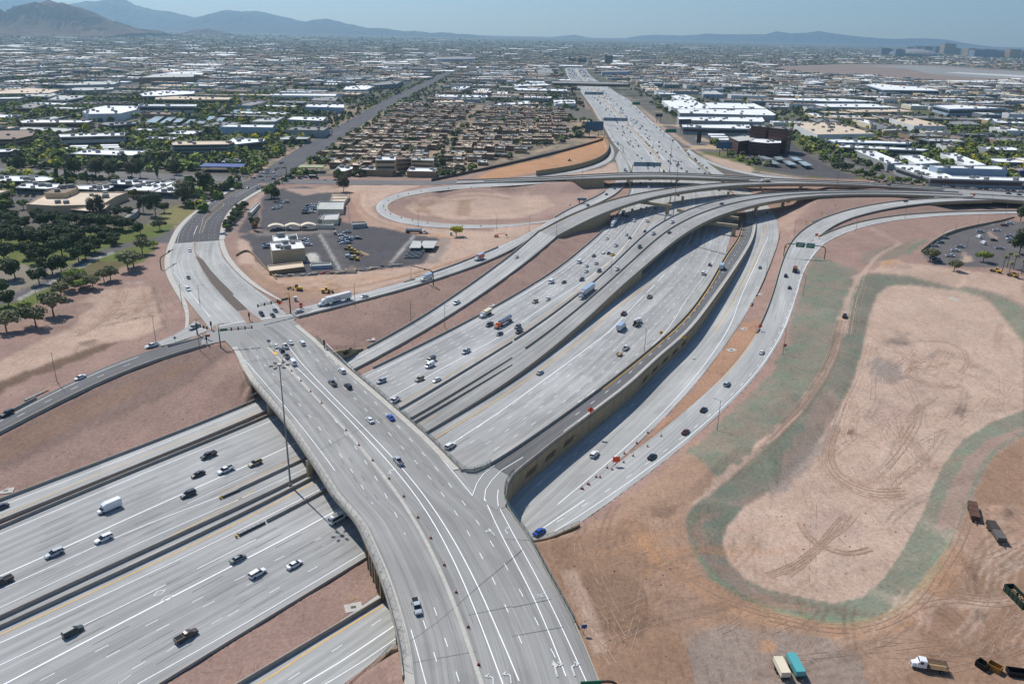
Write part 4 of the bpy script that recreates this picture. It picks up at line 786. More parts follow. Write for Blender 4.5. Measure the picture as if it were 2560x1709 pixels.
FLY={'R1b':('flyover','lower curved concrete flyover lifting off the pink gravel slope'),'F2':('flyover','twin-lane concrete flyover rising out of the freeway median'),'F3':('flyover','rearmost flat flyover crossing the freeway beyond the others'),'CF':('flyover','wide joined flyover deck beside the white-roofed office blocks'),'Q2a':('flyover','ramp bridge climbing over the dark underpass at the gravel mound'),'ART3':('bridge','wide street bridge crossing the freeway, with a white-painted centre line'),'R':('ramp','dark grey ramp on a tall tan retaining wall, turning off the street bridge'),'FARB':('overpass','distant flat overpass crossing the crowded freeway')}
for k_,r in ROADS.items():
 if hasattr(r,'obj'):continue
 if k_ in FLY:r.name={'flyover':'flyover','bridge':'road_bridge','ramp':'walled_ramp','overpass':'overpass'}[FLY[k_][0]];r.done(kind=None,label=FLY[k_][1],cat=FLY[k_][0])
 else:r.done()
sc=bpy.context.scene
w=bpy.data.worlds.new('World');sc.world=w;w.use_nodes=True;nt=w.node_tree;bg=nt.nodes['Background']
sk=nt.nodes.new('ShaderNodeTexSky');sk.sky_type='NISHITA';sk.sun_disc=False
SAZ=math.radians(130);SEL=math.radians(51)
sk.sun_elevation=SEL;sk.sun_rotation=math.pi/2-SAZ;sk.altitude=400;sk.air_density=1.2;sk.dust_density=.25;sk.ozone_density=2.5
nt.links.new(mixc(nt,1.,sk.outputs[0],(.84,1.,1.18),'MULTIPLY'),bg.inputs[0]);bg.inputs[1].default_value=.075
sl=bpy.data.lights.new('sun','SUN');sl.energy=4.25;sl.angle=math.radians(.5);sl.color=(1,.96,.895);so=bpy.data.objects.new('sun',sl);C.objects.link(so)
d=Vector((math.cos(SAZ)*math.cos(SEL),math.sin(SAZ)*math.cos(SEL),math.sin(SEL)));so.rotation_euler=d.to_track_quat('Z','Y').to_euler()
cam=bpy.data.cameras.new('camera');co_=bpy.data.objects.new('camera',cam);C.objects.link(co_);sc.camera=co_
right=Vector((cr,sr*sp,sr*cp));down=Vector((sr,-cr*sp,-cr*cp));fwd=Vector((0,cp,-sp))
R3=Matrix((right,-down,-fwd)).transposed();co_.matrix_world=Matrix.Translation((0,0,H))@R3.to_4x4()
cam.sensor_width=36;cam.lens=36*F/2560;cam.clip_start=1;cam.clip_end=120000
sc.view_settings.view_transform='Standard';sc.view_settings.look='None';sc.view_settings.exposure=.27;sc.view_settings.gamma=1
GB='concrete barriers along the roads'
def bar(r,side,t0,t1,label,off=.35,h=1.,**k):
 q=sub(getattr(r,side),t0,t1);o=off if side=='R' else-off
 if len(q)<2:return
 return barrier([p+Vector((0,0,r.dz))for p in q],label,h,side=-o if side=='L' else-o,**k)
def barp(s,label,h=1.,z=None,**k):return barrier(smooth(pts(s,z),5),label,h,**k)
t=lambda r,s,z=0.,sd='mid':tt(r,s,z,sd)
bar(r1a,'L',0,t(r1a,'c2 500,500',0),'dark-shaded barrier between gravel slope and collector road, west of the bridge')
bar(r1a,'L',t(r1a,'c2 900,260',0),1,'barrier at the foot of the pink slope below the white box truck',h=1.1)
bar(r1a,'R',0,t(r1a,'c2 500,600',0),'tan barrier between collector road and narrow gravel strip, west of the bridge',h=1.1)
bar(r1a,'R',t(r1a,'c2 850,440',0),1,'tan barrier between collector road and pink strip, east of the bridge',h=1.1)
bar(m1,'L',0,t(m1,'c2 600,620',0),'barrier along the outer shoulder of the upper carriageway, west of the bridge',off=.6)
bar(m1,'L',t(m1,'c2 880,480',0),t(m1,'b3 1070,200',5),'long barrier between pink slope and carriageway behind the cement tanker',off=.4)
barp("d1 -200,1105 0,1015 2182,15 c2 20,1550 600,1235 1310,862 2182,330",'median barrier, upper of the close pair running under the bridge',z=0.,h=1.1)
barp("d1 -200,1185 0,1095 2182,85 c2 700,1240 1340,890 2182,392",'median barrier, lower of the close pair running under the bridge',z=0.,h=1.1)
barp("A 545,1126 700,1057 c2 1220,770 2182,190",'median barrier starting at a crash cushion above the tall light mast',z=0.)
bar(f2,'L',t(f2,'c3 20,180',0,'L'),t(f2,'b3 600,1240',1,'L'),'barrier left of the white semi truck in the median lane',off=0)
barp("A 612,1197 745,1130 c2 1300,1050 1440,975",'median barrier starting at a cushion left of the white shuttle van',z=0.)
bar(m2,'R',0,t(m2,'d2 950,495',0),'low pale barrier at the edge of the brown gravel strip, west of the bridge',off=-.3,h=.7)
barp("d2 -600,1850 0,1497 1100,838",'dark barrier above the yellow line at the bottom of the picture',z=0.,h=1.2)
bar(q2,'L',t(q2,'c3 2050,170',1),1,'dark curved barrier left of the exit ramp, near the green signs')
bar(q2b,'L',0,1,'dark barrier between the gravel wedge and the lower frontage ramp',off=.3)
bar(q1,'R',t(q1,'b3 2190,1310',0),t(q1,'b4 110,700',1),'thin barrier right of the curving collector by the earth island',off=.3)
bar(r0,'R',t(r0,'b3 1059,205',4.8),1,'barrier on the downhill side of the off-ramp, ending at the signals')
bar(r0,'L',t(r0,'b3 900,250',4.5),t(r0,'b3 420,490',4),'barrier between off-ramp and dirt loop, by the grey sign')
bar(r0,'L',t(r0,'b2 2260,780',5.3),t(r0,'b2 1640,1030',6),'short barrier behind the blue-topped box truck on the off-ramp')
bar(rw,'R',0,t(rw,'e4 560,760',7.5),'tan wall-topped barrier along the entry ramp above the gravel slope',h=1.1)
bar(rw,'L',0,t(rw,'c1 210,690',4.7),'short barrier behind the black car on the entry ramp',off=.3)
tm0,tm1=t(m1,'e2 835,330',3),t(m1,'e1 470,315',6.)
barrier(sub(m1.R,t(m1,'e2 760,560',1.5),tm1),'median barrier of the crowded freeway beyond the flyovers')
barrier(smooth(pts("e1 930,1310@6 895,1200@6 840,1115@6 785,1050@6"),5),'curved barrier splitting the exit lane beyond the flyovers')
barrier(smooth(pts("e1 1840,1325@6 1700,1222@6 1560,1115@6 1480,1050@6"),5),'barrier between freeway and collector beyond the flyovers')
def cushion(s,rz,label,z=0.,L_=6):
 p=P1(s,z);o=empty('crash_cushion',p,rz,label=label,cat='crash cushion',group='crash cushions')
 mb=MB()
 for i in range(6):mb.box((i*L_/6,0,.1),(L_/6-.12,.9-.05*i,.75))
 mb.obj('bays',['steel'],o);mb=MB()
 for sx_ in(-1,1):mb.box((L_/2-.4,sx_*.5,.35),(L_,.06,.3))
 mb.box((L_+.1,0,.05),(.5,.7,.85),1);mb.obj('rail',['steel_dark','paint_yellow'],o);return o
dirM=lambda a,b,z=0.:(lambda u:math.atan2(u.y,u.x))(P1(b,z)-P1(a,z))
cushion('A 545,1126',dirM('A 700,1057','A 545,1126'),'grey crash cushion at the head of the upper median barrier')
cushion('A 603,1201',dirM('A 745,1130','A 612,1197'),'crash cushion with yellow nose left of the white shuttle van',L_=9)
cushion('c1 230,688',dirM('c1 0,790','c1 230,688',4.7)*1,'long crash cushion beside the entry ramp, behind the black car',4.7,9)
cushion('b3 2190,1310',dirM('b3 2250,1200','b3 2190,1310'),'small crash cushion on the earth island tip near the grey car',.1,5)
cushion('b2 1440,1092',dirM('b2 1640,1030','b2 1440,1092',6),'crash cushion beside the off-ramp above the box truck',6,8)
cushion('c3 2105,80',dirM('c3 2160,0','c3 2105,80'),'crash cushion behind the orange diamond sign on the earth island',.9,6)
def wallobj(parent,ps,zb,zt,w=.5,mat='wall_tan',name='retaining_wall',**k):
 mb=MB();wall_verts(mb,ps,zb,zt,w);return mb.obj(name,[mat]if isinstance(mat,str)else mat,parent,**k)
bpy.context.view_layer.update()
RS=ramp_r
wR=wallobj(RS.obj,offset(RS.R,.1),-.3,[p.z-.25 for p in RS.R]);wL=wallobj(RS.obj,offset(RS.L,-.1),-.3,[p.z-.25 for p in RS.L])
barrier(offset(sub(RS.L,.0,1),-.2),None,1.0,parent=RS.obj,name='parapet');barrier(offset(RS.R,.2),None,1.0,wb=.5,parent=RS.obj,name='parapet')
mb=MB()
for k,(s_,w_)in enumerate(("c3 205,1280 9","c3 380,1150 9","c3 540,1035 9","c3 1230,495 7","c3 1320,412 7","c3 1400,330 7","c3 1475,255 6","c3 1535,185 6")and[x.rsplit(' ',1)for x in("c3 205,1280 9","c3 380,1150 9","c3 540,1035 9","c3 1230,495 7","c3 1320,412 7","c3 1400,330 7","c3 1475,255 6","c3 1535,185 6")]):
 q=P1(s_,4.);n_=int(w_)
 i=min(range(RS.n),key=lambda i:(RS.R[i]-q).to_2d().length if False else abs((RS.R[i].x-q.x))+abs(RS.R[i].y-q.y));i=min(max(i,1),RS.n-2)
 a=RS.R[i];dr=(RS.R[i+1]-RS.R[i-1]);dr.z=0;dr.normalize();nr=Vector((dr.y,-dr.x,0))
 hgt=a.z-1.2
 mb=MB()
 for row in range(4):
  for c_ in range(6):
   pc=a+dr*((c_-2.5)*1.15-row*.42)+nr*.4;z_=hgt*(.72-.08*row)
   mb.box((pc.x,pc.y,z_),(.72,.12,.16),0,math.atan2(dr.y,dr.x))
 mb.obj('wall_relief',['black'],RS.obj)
def dress(r,gt0=0,gt1=1,th=2.2,L=(0,1),R=(0,1),hp=1.0):
 mb=r.thick(th,gt0,gt1);mb.obj('girder',['deck_tan'],r.obj)
 for q,(a,b),sg in((r.L,L,-1),(r.R,R,1)):
  if b>a:barrier([p+Vector((0,0,r.dz))for p in offset(sub(q,a,b),sg*.15)],None,hp,wb=.5,parent=r.obj,name='parapet',mat='barrier')
tw=t(f2,'e2 500,1190',6.4,'R');f2e=t(f2,'e5 1580,383',13,'L')
dress(f2,tw,1,L=(t(f2,'b3 600,1240',1,'L'),1),R=(0,t(f2,'e5 1700,450',13,'R')))
wallobj(f2.obj,offset(sub(f2.R,0,tw),.15),-.3,[p.z-.1 for p in sub(f2.R,0,tw)]);wallobj(f2.obj,offset(sub(f2.L,.05,tw),-.15),-.3,[p.z-.1 for p in sub(f2.L,.05,tw)])
i=int(tw*(f2.n-1));wallobj(f2.obj,[f2.L[i],f2.R[i]],-.3,f2.mid[i].z-.3,1.,name='abutment')
barrier([f2.at(k/300,f=.46 if k/300>.2 else.46+.1*(0))for k in range(int(.13*300),int(t(f2,'e5 2200,430',13)*300))],None,1.,parent=f2.obj,name='dividing_barrier')
tr=t(r1b,'b3 880,460',12,'R');dress(r1b,tr,1,L=(0,t(r1b,'e2 1740,152',13,'L')),R=(0,t(r1b,'e5 1580,385',13,'R')))
qq=sub(r1b.R,0,tr);wallobj(r1b.obj,offset(qq,.15),[gz(p.x,p.y-1)-.8 for p in qq],[p.z-.1 for p in qq])
qq=sub(r1b.L,0,tr);wallobj(r1b.obj,offset(qq,-.15),[gz(p.x,p.y+1)-.8 for p in qq],[p.z-.1 for p in qq])
i=int(tr*(r1b.n-1));wallobj(r1b.obj,[r1b.L[i],r1b.R[i]],0,r1b.mid[i].z-.3,1.,name='abutment')
tr=t(f3,'b3 880,185',13,'R');dress(f3,tr,1,L=(.0,1),R=(.0,t(f3,'e2 1740,152',13,'R')))
qq=sub(f3.R,t(f3,'b3 500,185',11.5),tr);wallobj(f3.obj,offset(qq,.15),[gz(p.x,p.y-1)-1 for p in qq],[p.z-.1 for p in qq])
qq=sub(f3.L,t(f3,'b3 500,150',11.5),tr);wallobj(f3.obj,offset(qq,-.15),[gz(p.x,p.y+1)-1 for p in qq],[p.z-.1 for p in qq])
i=int(tr*(f3.n-1));wallobj(f3.obj,[f3.L[i],f3.R[i]],0,f3.mid[i].z-.3,1.,name='abutment')
barrier(offset(f3.L,-(f3.L[3]-f3.R[3]).length*.5)[4:],None,.9,parent=f3.obj,name='dividing_barrier')
dress(cf,0,1,L=(0,1),R=(.25,1));dress(q2a,t(q2a,'e5 1280,500',12.5),1,L=(0,1),R=(0,1))
barrier(smooth([cf.at(k/20,f=.5)for k in range(6,21)],8),None,.9,parent=cf.obj,name='dividing_barrier')
dress(farb,0,1,2.5)
def pier(r,base,z=None,w=2.2,cap=True,name='pier',hw=None,rz=0):
 p=UG(base,1.5)if z is None else P1(base,z);i=min(range(r.n),key=lambda i:(r.mid[i]-p).to_2d().length)
 top=r.mid[i].z-2.2;dr=(r.R[i]-r.L[i]).to_2d().normalized();ang=math.atan2(dr.y,dr.x)
 mb=MB();mb.box((p.x,p.y,p.z-1),(w,w*.8,top-p.z-.4),0,ang)
 if cap:mb.box((r.mid[i].x,r.mid[i].y,top-1.4),((r.R[i]-r.L[i]).length*.8,2.,1.5),0,ang,tz=1)
 return mb.obj(name,['deck_tan'],r.obj)
for b_ in('e2 965,425','e2 1500,360','e2 1910,300','e2 2345,270'):pier(r1b,b_)
for b_ in('e2 350,215','e2 895,185','e2 1450,190'):pier(f3,b_)
for b_ in('e2 1820,565','e2 2140,470'):pier(f2,b_)
def straddle(r,beam0,beam1,zt,col):
 a=P1(beam0,zt);b=P1(beam1,zt);p=UG(col,1.5);d=b-a;ang=math.atan2(d.y,d.x);mb=MB()
 c=(a+b)/2;mb.box((c.x,c.y,zt-2.3),(d.length+1,2.4,2.3),0,ang);mb.obj('bent_beam',['deck_tan'],r.obj);mb=MB();mb.box((p.x,p.y,p.z-1),(2.6,2.2,zt-1.5-p.z),0,ang)
 mb.obj('bent_column',['deck_tan'],r.obj)
straddle(r1b,'e2 480,385','e2 835,430',10.9,'e2 785,545');straddle(f2,'e2 925,478','e2 1200,540',10.5,'e2 960,570');straddle(f2,'e2 1340,535','e2 1620,575',10.4,'e2 1580,560');straddle(f2,'e2 1180,615','e2 1612,665',9.5,'e2 1565,795')
tn=t(art3,'e4 1060,1185',7.6,'L');ts=t(art3,'d2 950,400',7.7,'L');ts2=t(art3,'d2 1235,1290',7.6,'L')
tn=max(0,tn-.0)
mb=art3.thick(1.7,tn,ts2,inset=.5);mb.obj('girder',['deck_tan'],art3.obj)
nL=offset(sub(art3.L,tt(art3,'e4 905,960',7.5,'L'),tt(art3,'e4 1060,1190',7.6,'L')),-.15)
wallobj(art3.obj,nL,[gz(p.x-2,p.y-2)-1.5 for p in nL],7.5,name='wing_wall')
def cross(t0,z0,name='abutment',w=1.,e=0.):
 a,b=art3.at(t0,f=0.004),art3.at(t0,f=.996);wallobj(art3.obj,[a,b],z0,6.2,w,name=name)
A0=P1('e4 1066,1215',7);B0=P1('c2 620,245',5.5)
nb=offset(sub(r1a.L,t(r1a,'c1 2182,705',0),t(r1a,'c2 905,240',0)),1.2)
zt_=[]
pw0,pw1=P1('c2 740,345',0),P1('c2 905,243',0)
for p in nb:
 f_=(p-pw0).dot(pw1-pw0)/(pw1-pw0).length_squared;zt_.append(6.2 if f_<-.3 else max(.4,5.6*(1-min(max(f_,0),1))if f_>0 else 5.6))
wallobj(art3.obj,nb,-.3,zt_,.6,name='abutment')
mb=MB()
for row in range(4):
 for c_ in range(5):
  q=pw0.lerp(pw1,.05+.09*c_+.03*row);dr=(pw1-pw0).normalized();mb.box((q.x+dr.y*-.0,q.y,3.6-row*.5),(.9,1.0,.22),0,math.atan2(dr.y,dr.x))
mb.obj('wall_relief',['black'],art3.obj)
Ls=offset(sub(art3.L,ts,t(art3,'d2 1040,640',7.7,'L')),.3)
wallobj(art3.obj,Ls,-.3,6.3,.5,name='wing_wall')
for i in range(0,len(Ls)):mb=MB();mb.box((Ls[i].x-.25,Ls[i].y,-.3),(.5,.5,6.6),0);mb.obj('wall_rib',['wall_tan'],art3.obj)
mp=m2.R
e0=P1('d2 945,500',0);e1_=RL0[0]
wallobj(art3.obj,[e0,P1('c2 1900,1400',0)if 0 else e0.lerp(e1_,1.)],-.3,6.2,1.2,name='abutment')
e0=P1('d2 1045,790',0);e1_=P1('d3 -200,500',0);e1_=Vector(RM[2])
wallobj(art3.obj,[Vector((e0.x,e0.y,0)),Vector((e1_.x,e1_.y,0))],-.3,6.2,1.2,name='abutment')
e0=P1('d2 1205,1235',0);e1_=P1('d3 150,480',0)
wallobj(art3.obj,[e0,e1_],-.3,6.2,1.2,name='abutment')
wallobj(art3.obj,smooth(pts('d2 1210,1235@7 1150,1255@4 1120,1300@2'),3),-.3,6.6,.5,name='wing_wall')if 0 else None
for s_,dd in(("c2 60,790",0),("c2 440,1240",0),("c2 505,1300",0),("c2 120,850",0)):
 a=P1(s_,0);i=min(range(m1.n),key=lambda i:(m1.R[i]-a).to_2d().length);dr=(m1.R[i+1]-m1.R[i]).normalized()
 i2=tt(art3,s_,6)
 b0=art3.at(i2,f=.02);
def bent(line):
 mb=MB();n_=0
 ps=smooth(pts(line,0.),2)
 aL=[(p.x,p.y)for p in art3.L]+[(p.x,p.y)for p in art3.R[::-1]]
 X=np.array([p.x for p in ps]);Y=np.array([p.y for p in ps]);k=pip(X,Y,aL);ins=[p for p,q in zip(ps,k)if q]
 if len(ins)<3:return
 for j in range(0,len(ins),4):mb.box((ins[j].x,ins[j].y,-.3),(1.5,1.5,5.7),0,.7)
 d=ins[-1]-ins[0];c=(ins[0]+ins[-1])/2;mb.box((c.x,c.y,5),(d.length+1,1.9,1.1),0,math.atan2(d.y,d.x));mb.obj('pier_bent',['deck_tan'],art3.obj)
bent("A 600,905 c2 0,800 880,462" if 0 else "c2 -100,905 400,680 880,455");bent("c2 300,1420 700,1205 1325,880");bent("d2 400,-40? " if 0 else "c2 -300,1700 500,1340 1000,1090 1330,905")if 0 else None
barrier(offset(sub(art3.L,tt(art3,'e4 1000,1090',7.5,'L'),tt(art3,'d2 1262,1500',7.5,'L')),-.2),None,.9,wb=.45,parent=art3.obj,name='parapet')
sw=sub(art3.L,tt(art3,'e4 860,800',7.5,'L'),1);mb=MB();a=offset(sw,.1);b=offset(sw,2.3)
vs=[];
for p,q in zip(a,b):vs+=[(p.x,p.y,p.z+.2),(q.x,q.y,q.z+.2),(q.x,q.y,q.z)]
mb.add(vs,[(3*i,3*i+3,3*i+4,3*i+1)for i in range(len(a)-1)]+[(3*i+1,3*i+4,3*i+5,3*i+2)for i in range(len(a)-1)]);mb.obj('footway',['sidewalk'],art3.obj)
sw=sub(art3.R,tt(art3,'e4 1620,520',7.5,'R'),tt(art3,'c2 1740,1270',7.6,'R'));mb=MB();a=offset(sw,-.1);b=offset(sw,-2.3);vs=[]
for p,q in zip(a,b):vs+=[(p.x,p.y,p.z+.2),(q.x,q.y,q.z+.2),(q.x,q.y,q.z)]
mb.add(vs,[(3*i+3,3*i+4,3*i+1,3*i)for i in range(len(a)-1)]+[(3*i+4,3*i+5,3*i+2,3*i+1)for i in range(len(a)-1)]);mb.obj('footway',['sidewalk'],art3.obj)
simple('mesh_wire',lin((120,122,128)),.5,.4,.4,var=0)
def fence(ps,label,h=1.8,zb=0.,post=2.4,mat='fence_teal',wires=5,name='chain_fence',parent=None,pw=.07,curve=0.,cat='fence',ww=.025,group=None):
 mb=MB();d=0;last=-9;n_=len(ps)
 def at_(i,k):
  tdir=ps[min(i+1,n_-1)]-ps[max(i-1,0)];tdir.z=0;tdir.normalize();nn=Vector((-tdir.y,tdir.x,0))
  return ps[i]+Vector((0,0,zb+h*k))-nn*(curve*k*k)
 for i in range(n_):
  if i:d+=(ps[i]-ps[i-1]).length
  if d-last>=post or i==n_-1:
   last=d
   if curve:mb.path([at_(i,k)for k in(0,.4,.7,1)],pw,4)
   else:mb.tube(at_(i,0),at_(i,1),pw,n=4)
 for w_ in range(wires+1):
  k=w_/wires;mb.path([at_(i,k)for i in range(n_)],ww if 0<w_<wires else ww*1.8,3)
 if parent:return mb.obj(name,[mat],parent)
 return mb.obj(name,[mat],label=label,cat=cat,group=group)
fr=resample(offset(sub(art3.R,tt(art3,'c2 510,160',7.6,'R'),tt(art3,'c2 1735,1262',7.6,'R')),.25),60)
fr+=[p+Vector((0,0,0))for p in resample(pts("c2 1790,1297@7.6 1870,1300@7.6 1935,1272@7.6 2000,1235@7.6"),12)]
barrier(fr,None,.7,wb=.35,wt=.3,parent=art3.obj,name='parapet');fence(fr,None,1.3,.7,2.6,'fence_teal',4,'railing',art3.obj,.09,ww=.04)
fr=resample(offset(sub(art3.L,tt(art3,'c2 -60,560',7.6,'L'),tt(art3,'d2 1262,1450',7.6,'L')),-.25),90)
fence(fr,None,2.6,.8,2.6,'mesh_wire',8,'mesh_screen',art3.obj,.05,curve=-1.1)
fr=resample(smooth(pts("A 1178,1088@7.6 1171,1093@7.6 1159,1111@7.6 1155,1136@7.6 1162,1161@7.6 1186,1194@7.6 1214,1234@7.5 d3 190,410@7.5 300,625@7.5 430,855@7.5 535,1055@7.5"),3,fair=2),90)
barrier(fr,None,.7,wb=.35,wt=.3,parent=art3.obj,name='parapet');fence(fr,None,1.3,.7,2.6,'fence_teal',4,'railing',art3.obj,.09,ww=.04)
barrier(smooth(pts("d3 535,1060@7.5 650,1330@7.5 745,1568@7.5 A 1420,1680@7.5"),5),None,.5,wb=.3,wt=.3,parent=art3.obj,name='parapet')
ps=smooth(pts("d3 160,345@7.1 300,322@5.6 440,265@3.6 575,207@1.6"),3);wallobj(None,ps,-.4,[p.z for p in ps],.45,name='retaining_wall',label='curved tan retaining wall above the blue car at the underpass mouth',cat='retaining wall')
fence(ps,'pipe railing on the wall above the blue car',1.2,0,3,'steel_dark',3,cat='railing',pw=.06,ww=.04)
ps=smooth(pts("d2 1205,1262@6.8 1150,1270@6 1110,1310@5 1030,1390@3.6 930,1480@2 800,1590@1"),3);wallobj(None,ps,-.4,[p.z for p in ps],.45,name='retaining_wall',label='stepped tan retaining wall at the bottom edge beside the bridge',cat='retaining wall')
fence(ps,'pipe railing on the stepped wall at the bottom edge',1.2,0,3,'steel_dark',3,cat='railing',pw=.06,ww=.04)
tp2=None
fence(smooth(pts("c2 625,243@5.4 905,238@3.8"),3),'thin railing over the dark wing wall east of the bridge',1.2,0,3,'steel_dark',3,cat='railing')
ps=smooth(pts("e1 470,590@6 540,720@6 600,870@6 640,980@6 685,1060@6 640,1150@6 520,1225@6 300,1295@6 0,1345@6 b3 220,145@6"),8)
wallobj(None,ps,5,11.2,.6,name='noise_wall',label='tall tan noise wall curving around the orange dirt lot',cat='wall')
ps=smooth(pts("e1 600,940@6 400,1020@6 0,1110@6 a2 1120,1135@6 b2 1900,140@6 1600,195@6"),15);wallobj(None,ps,5,8.5,.4,'steel_dark',name='boundary_wall',label='dark boundary wall below the estate of flat-roofed flats',cat='wall')
ps=smooth(pts("a2 200,890@6 700,912@6 1100,928@6 1750,945@6"),25);wallobj(None,ps,5,8.2,.4,'steel_dark',name='boundary_wall',label='dark brown wall running through the middle of the housing estate',cat='wall')
ps=smooth(pts("b2 -180,880@6.4 -70,760@6.3 0,930@6.6 190,1095@6.8"),8);wallobj(None,ps,5.5,7.9,.3,'wall_tan',name='boundary_wall',label='low yard wall left of the tan depot building',cat='wall')
ps=smooth(pts("e5 1140,1085@5.9 1230,1010@5.9 1460,850@6 1750,780@6 1990,755@6 2050,760@6 2230,690@6"),6);wallobj(None,ps,5,8.,.3,'wall_tan',name='boundary_wall',label='low pale wall around the car park at the right edge',cat='wall')
m,nt,b=newmat('haze');nt.nodes.remove(b)
pv=nt.nodes.new('ShaderNodeVolumePrincipled');pv.inputs['Color'].default_value=(.51,.79,1,1);pv.inputs['Density'].default_value=5.0e-5;pv.inputs['Anisotropy'].default_value=.4
nt.links.new(pv.outputs[0],nt.nodes['Material Output'].inputs['Volume'])
mb=MB();mb.box((0,14000,-4),(64000,30000,1500));hz=mb.obj('haze',[m],kind='stuff')
ROCK={}
def rock(name,c1,c2,s=.004):
 m,nt,b=newmat(name);g=nd(nt,'ShaderNodeNewGeometry').outputs['Position']
 c=ramp(nt,noise(nt,g,s,8,.7),[(.35,c1),(.65,c2)]);nt.links.new(c,b.inputs['Base Color']);b.inputs['Roughness'].default_value=1;b.inputs['Specular IOR Level'].default_value=0
 bp=nt.nodes.new('ShaderNodeBump');bp.inputs['Strength'].default_value=.8;bp.inputs['Distance'].default_value=25;nt.links.new(noise(nt,g,s*1.6,8,.7),bp.inputs['Height']);nt.links.new(bp.outputs[0],b.inputs['Normal']);return m
rock('rock_brown',lin((84,72,68)),lin((122,102,92)));rock('rock_grey',lin((56,56,62)),lin((88,84,84)))
def hills(sky,Y,depth,mat,name='hills',rough=.12,seed=1,kind='structure'):
 """a range whose skyline passes through surveyed points at distance Y, with slopes falling away front and back"""
 P_=[]
 for x,y,_ in parse(sky,0):
  r=ray(x,y);t=Y/r[1];P_.append((r[0]*t,H+r[2]*t))
 x0,x1=P_[0][0],P_[-1][0];n=420;k=40;vs=[]
 xs=np.linspace(x0,x1,n);hs=np.interp(xs,[p[0]for p in P_],[p[1]for p in P_])
 for j in range(k+1):
  v=j/k*2-1
  for i in range(n):
   hgt=max(hs[i]-G,0);f=(1-abs(v))**1.25;nz=(.35-abs(mnoise.fractal(Vector((xs[i]*4.5/depth,v*2.6,seed)),.8,2.1,7)))*rough*3.4*(1-abs(1-2*min(f,1)))
   z=G-8+(hgt+8)*f*(1+nz*2.2)if j!=k//2 else G+hgt*(1+.05*mnoise.fractal(Vector((xs[i]*16/depth,0,seed)),.7,2.1,6))
   vs.append((xs[i]+depth*.12*mnoise.noise(Vector((xs[i]*2/depth,v*2,seed+5))),Y+v*depth,z))
 mb=MB();mb.add(vs,[(j*n+i,j*n+i+1,(j+1)*n+i+1,(j+1)*n+i)for j in range(k)for i in range(n-1)]);o=mb.obj(name,[mat],kind=kind)
hills("a1 -800,150 -200,60 -60,-40 60,-60 150,-30 260,-5 320,20 420,30 470,35 580,12 700,5 790,-40 880,15 970,40 1100,68 1200,80 1260,100 1330,122 1400,100 1520,68 1640,80 1750,75 1850,100 1980,130 2070,150 2150,135 2230,128 2349,160 a2 150,190 300,195 450,215 520,212 600,235 690,220 760,238 850,232 950,245 1000,262 1100,300",21000,3200,MATS['rock_grey'],seed=2)
hills("a1 -500,160 -200,120 0,98 100,75 200,40 280,18 330,5 400,20 480,45 560,70 700,125 850,180 950,205 1050,225",9500,1500,MATS['rock_brown'],rough=.22,seed=5)
hills("a1 1250,225 1320,205 1400,193 1470,205 1560,230",12500,500,MATS['rock_brown'],seed=7)
hills("a2 1000,285 1400,262 1500,248 1600,238 1700,258 1800,262 1950,262 2050,245 2150,238 2349,245 a3 0,245 70,240 180,230 300,235 420,235 560,235 680,215 760,228 850,225 940,213 1050,230 1200,248 1350,262 1500,268 1650,262 1800,270 1950,295 2100,320 2349,345",26500,1300,MATS['rock_grey'],seed=9)
for n_,c_ in dict(w_white=(206,206,204),w_grey=(150,152,152),w_tan=(186,164,132),w_teal=(98,112,114),w_brown=(150,122,98),w_red=(92,52,44),w_cream=(212,200,174),w_dark=(92,88,84),w_blue=(150,166,184),w_slate=(112,120,128)).items():simple(n_,lin(c_),.85,var=.1,scale=.1)
for n_,c_ in dict(r_white=(226,226,224),r_tan=(204,184,160),r_grey=(134,132,128),r_brown=(130,112,96),r_solar=(44,52,60),r_pale=(180,180,174),r_red=(140,96,78),r_dk=(96,88,80)).items():simple(n_,lin(c_),.8,var=.14,scale=.07)
simple('glass_dark',lin((38,44,50)),.2,.6,var=.1,scale=.1);simple('glass_blue',lin((60,76,88)),.2,.6,var=.1);simple('unit_grey',lin((128,128,126)),.7,var=.1)
mbu=MB();mbu.box((0,0,0),(2.6,2.0,1.5),taper=.94);UNITM=mbu.mesh('roof_unit',['unit_grey'])
OCC=[]
def inpoly(p,poly):
 x,y=p[0],p[1];c=False;j=len(poly)-1
 for i in range(len(poly)):
  xi,yi=poly[i][0],poly[i][1];xj,yj=poly[j][0],poly[j][1]
  if(yi>y)!=(yj>y)and x<(xj-xi)*(y-yi)/(yj-yi)+xi:c=not c
  j=i
 return c
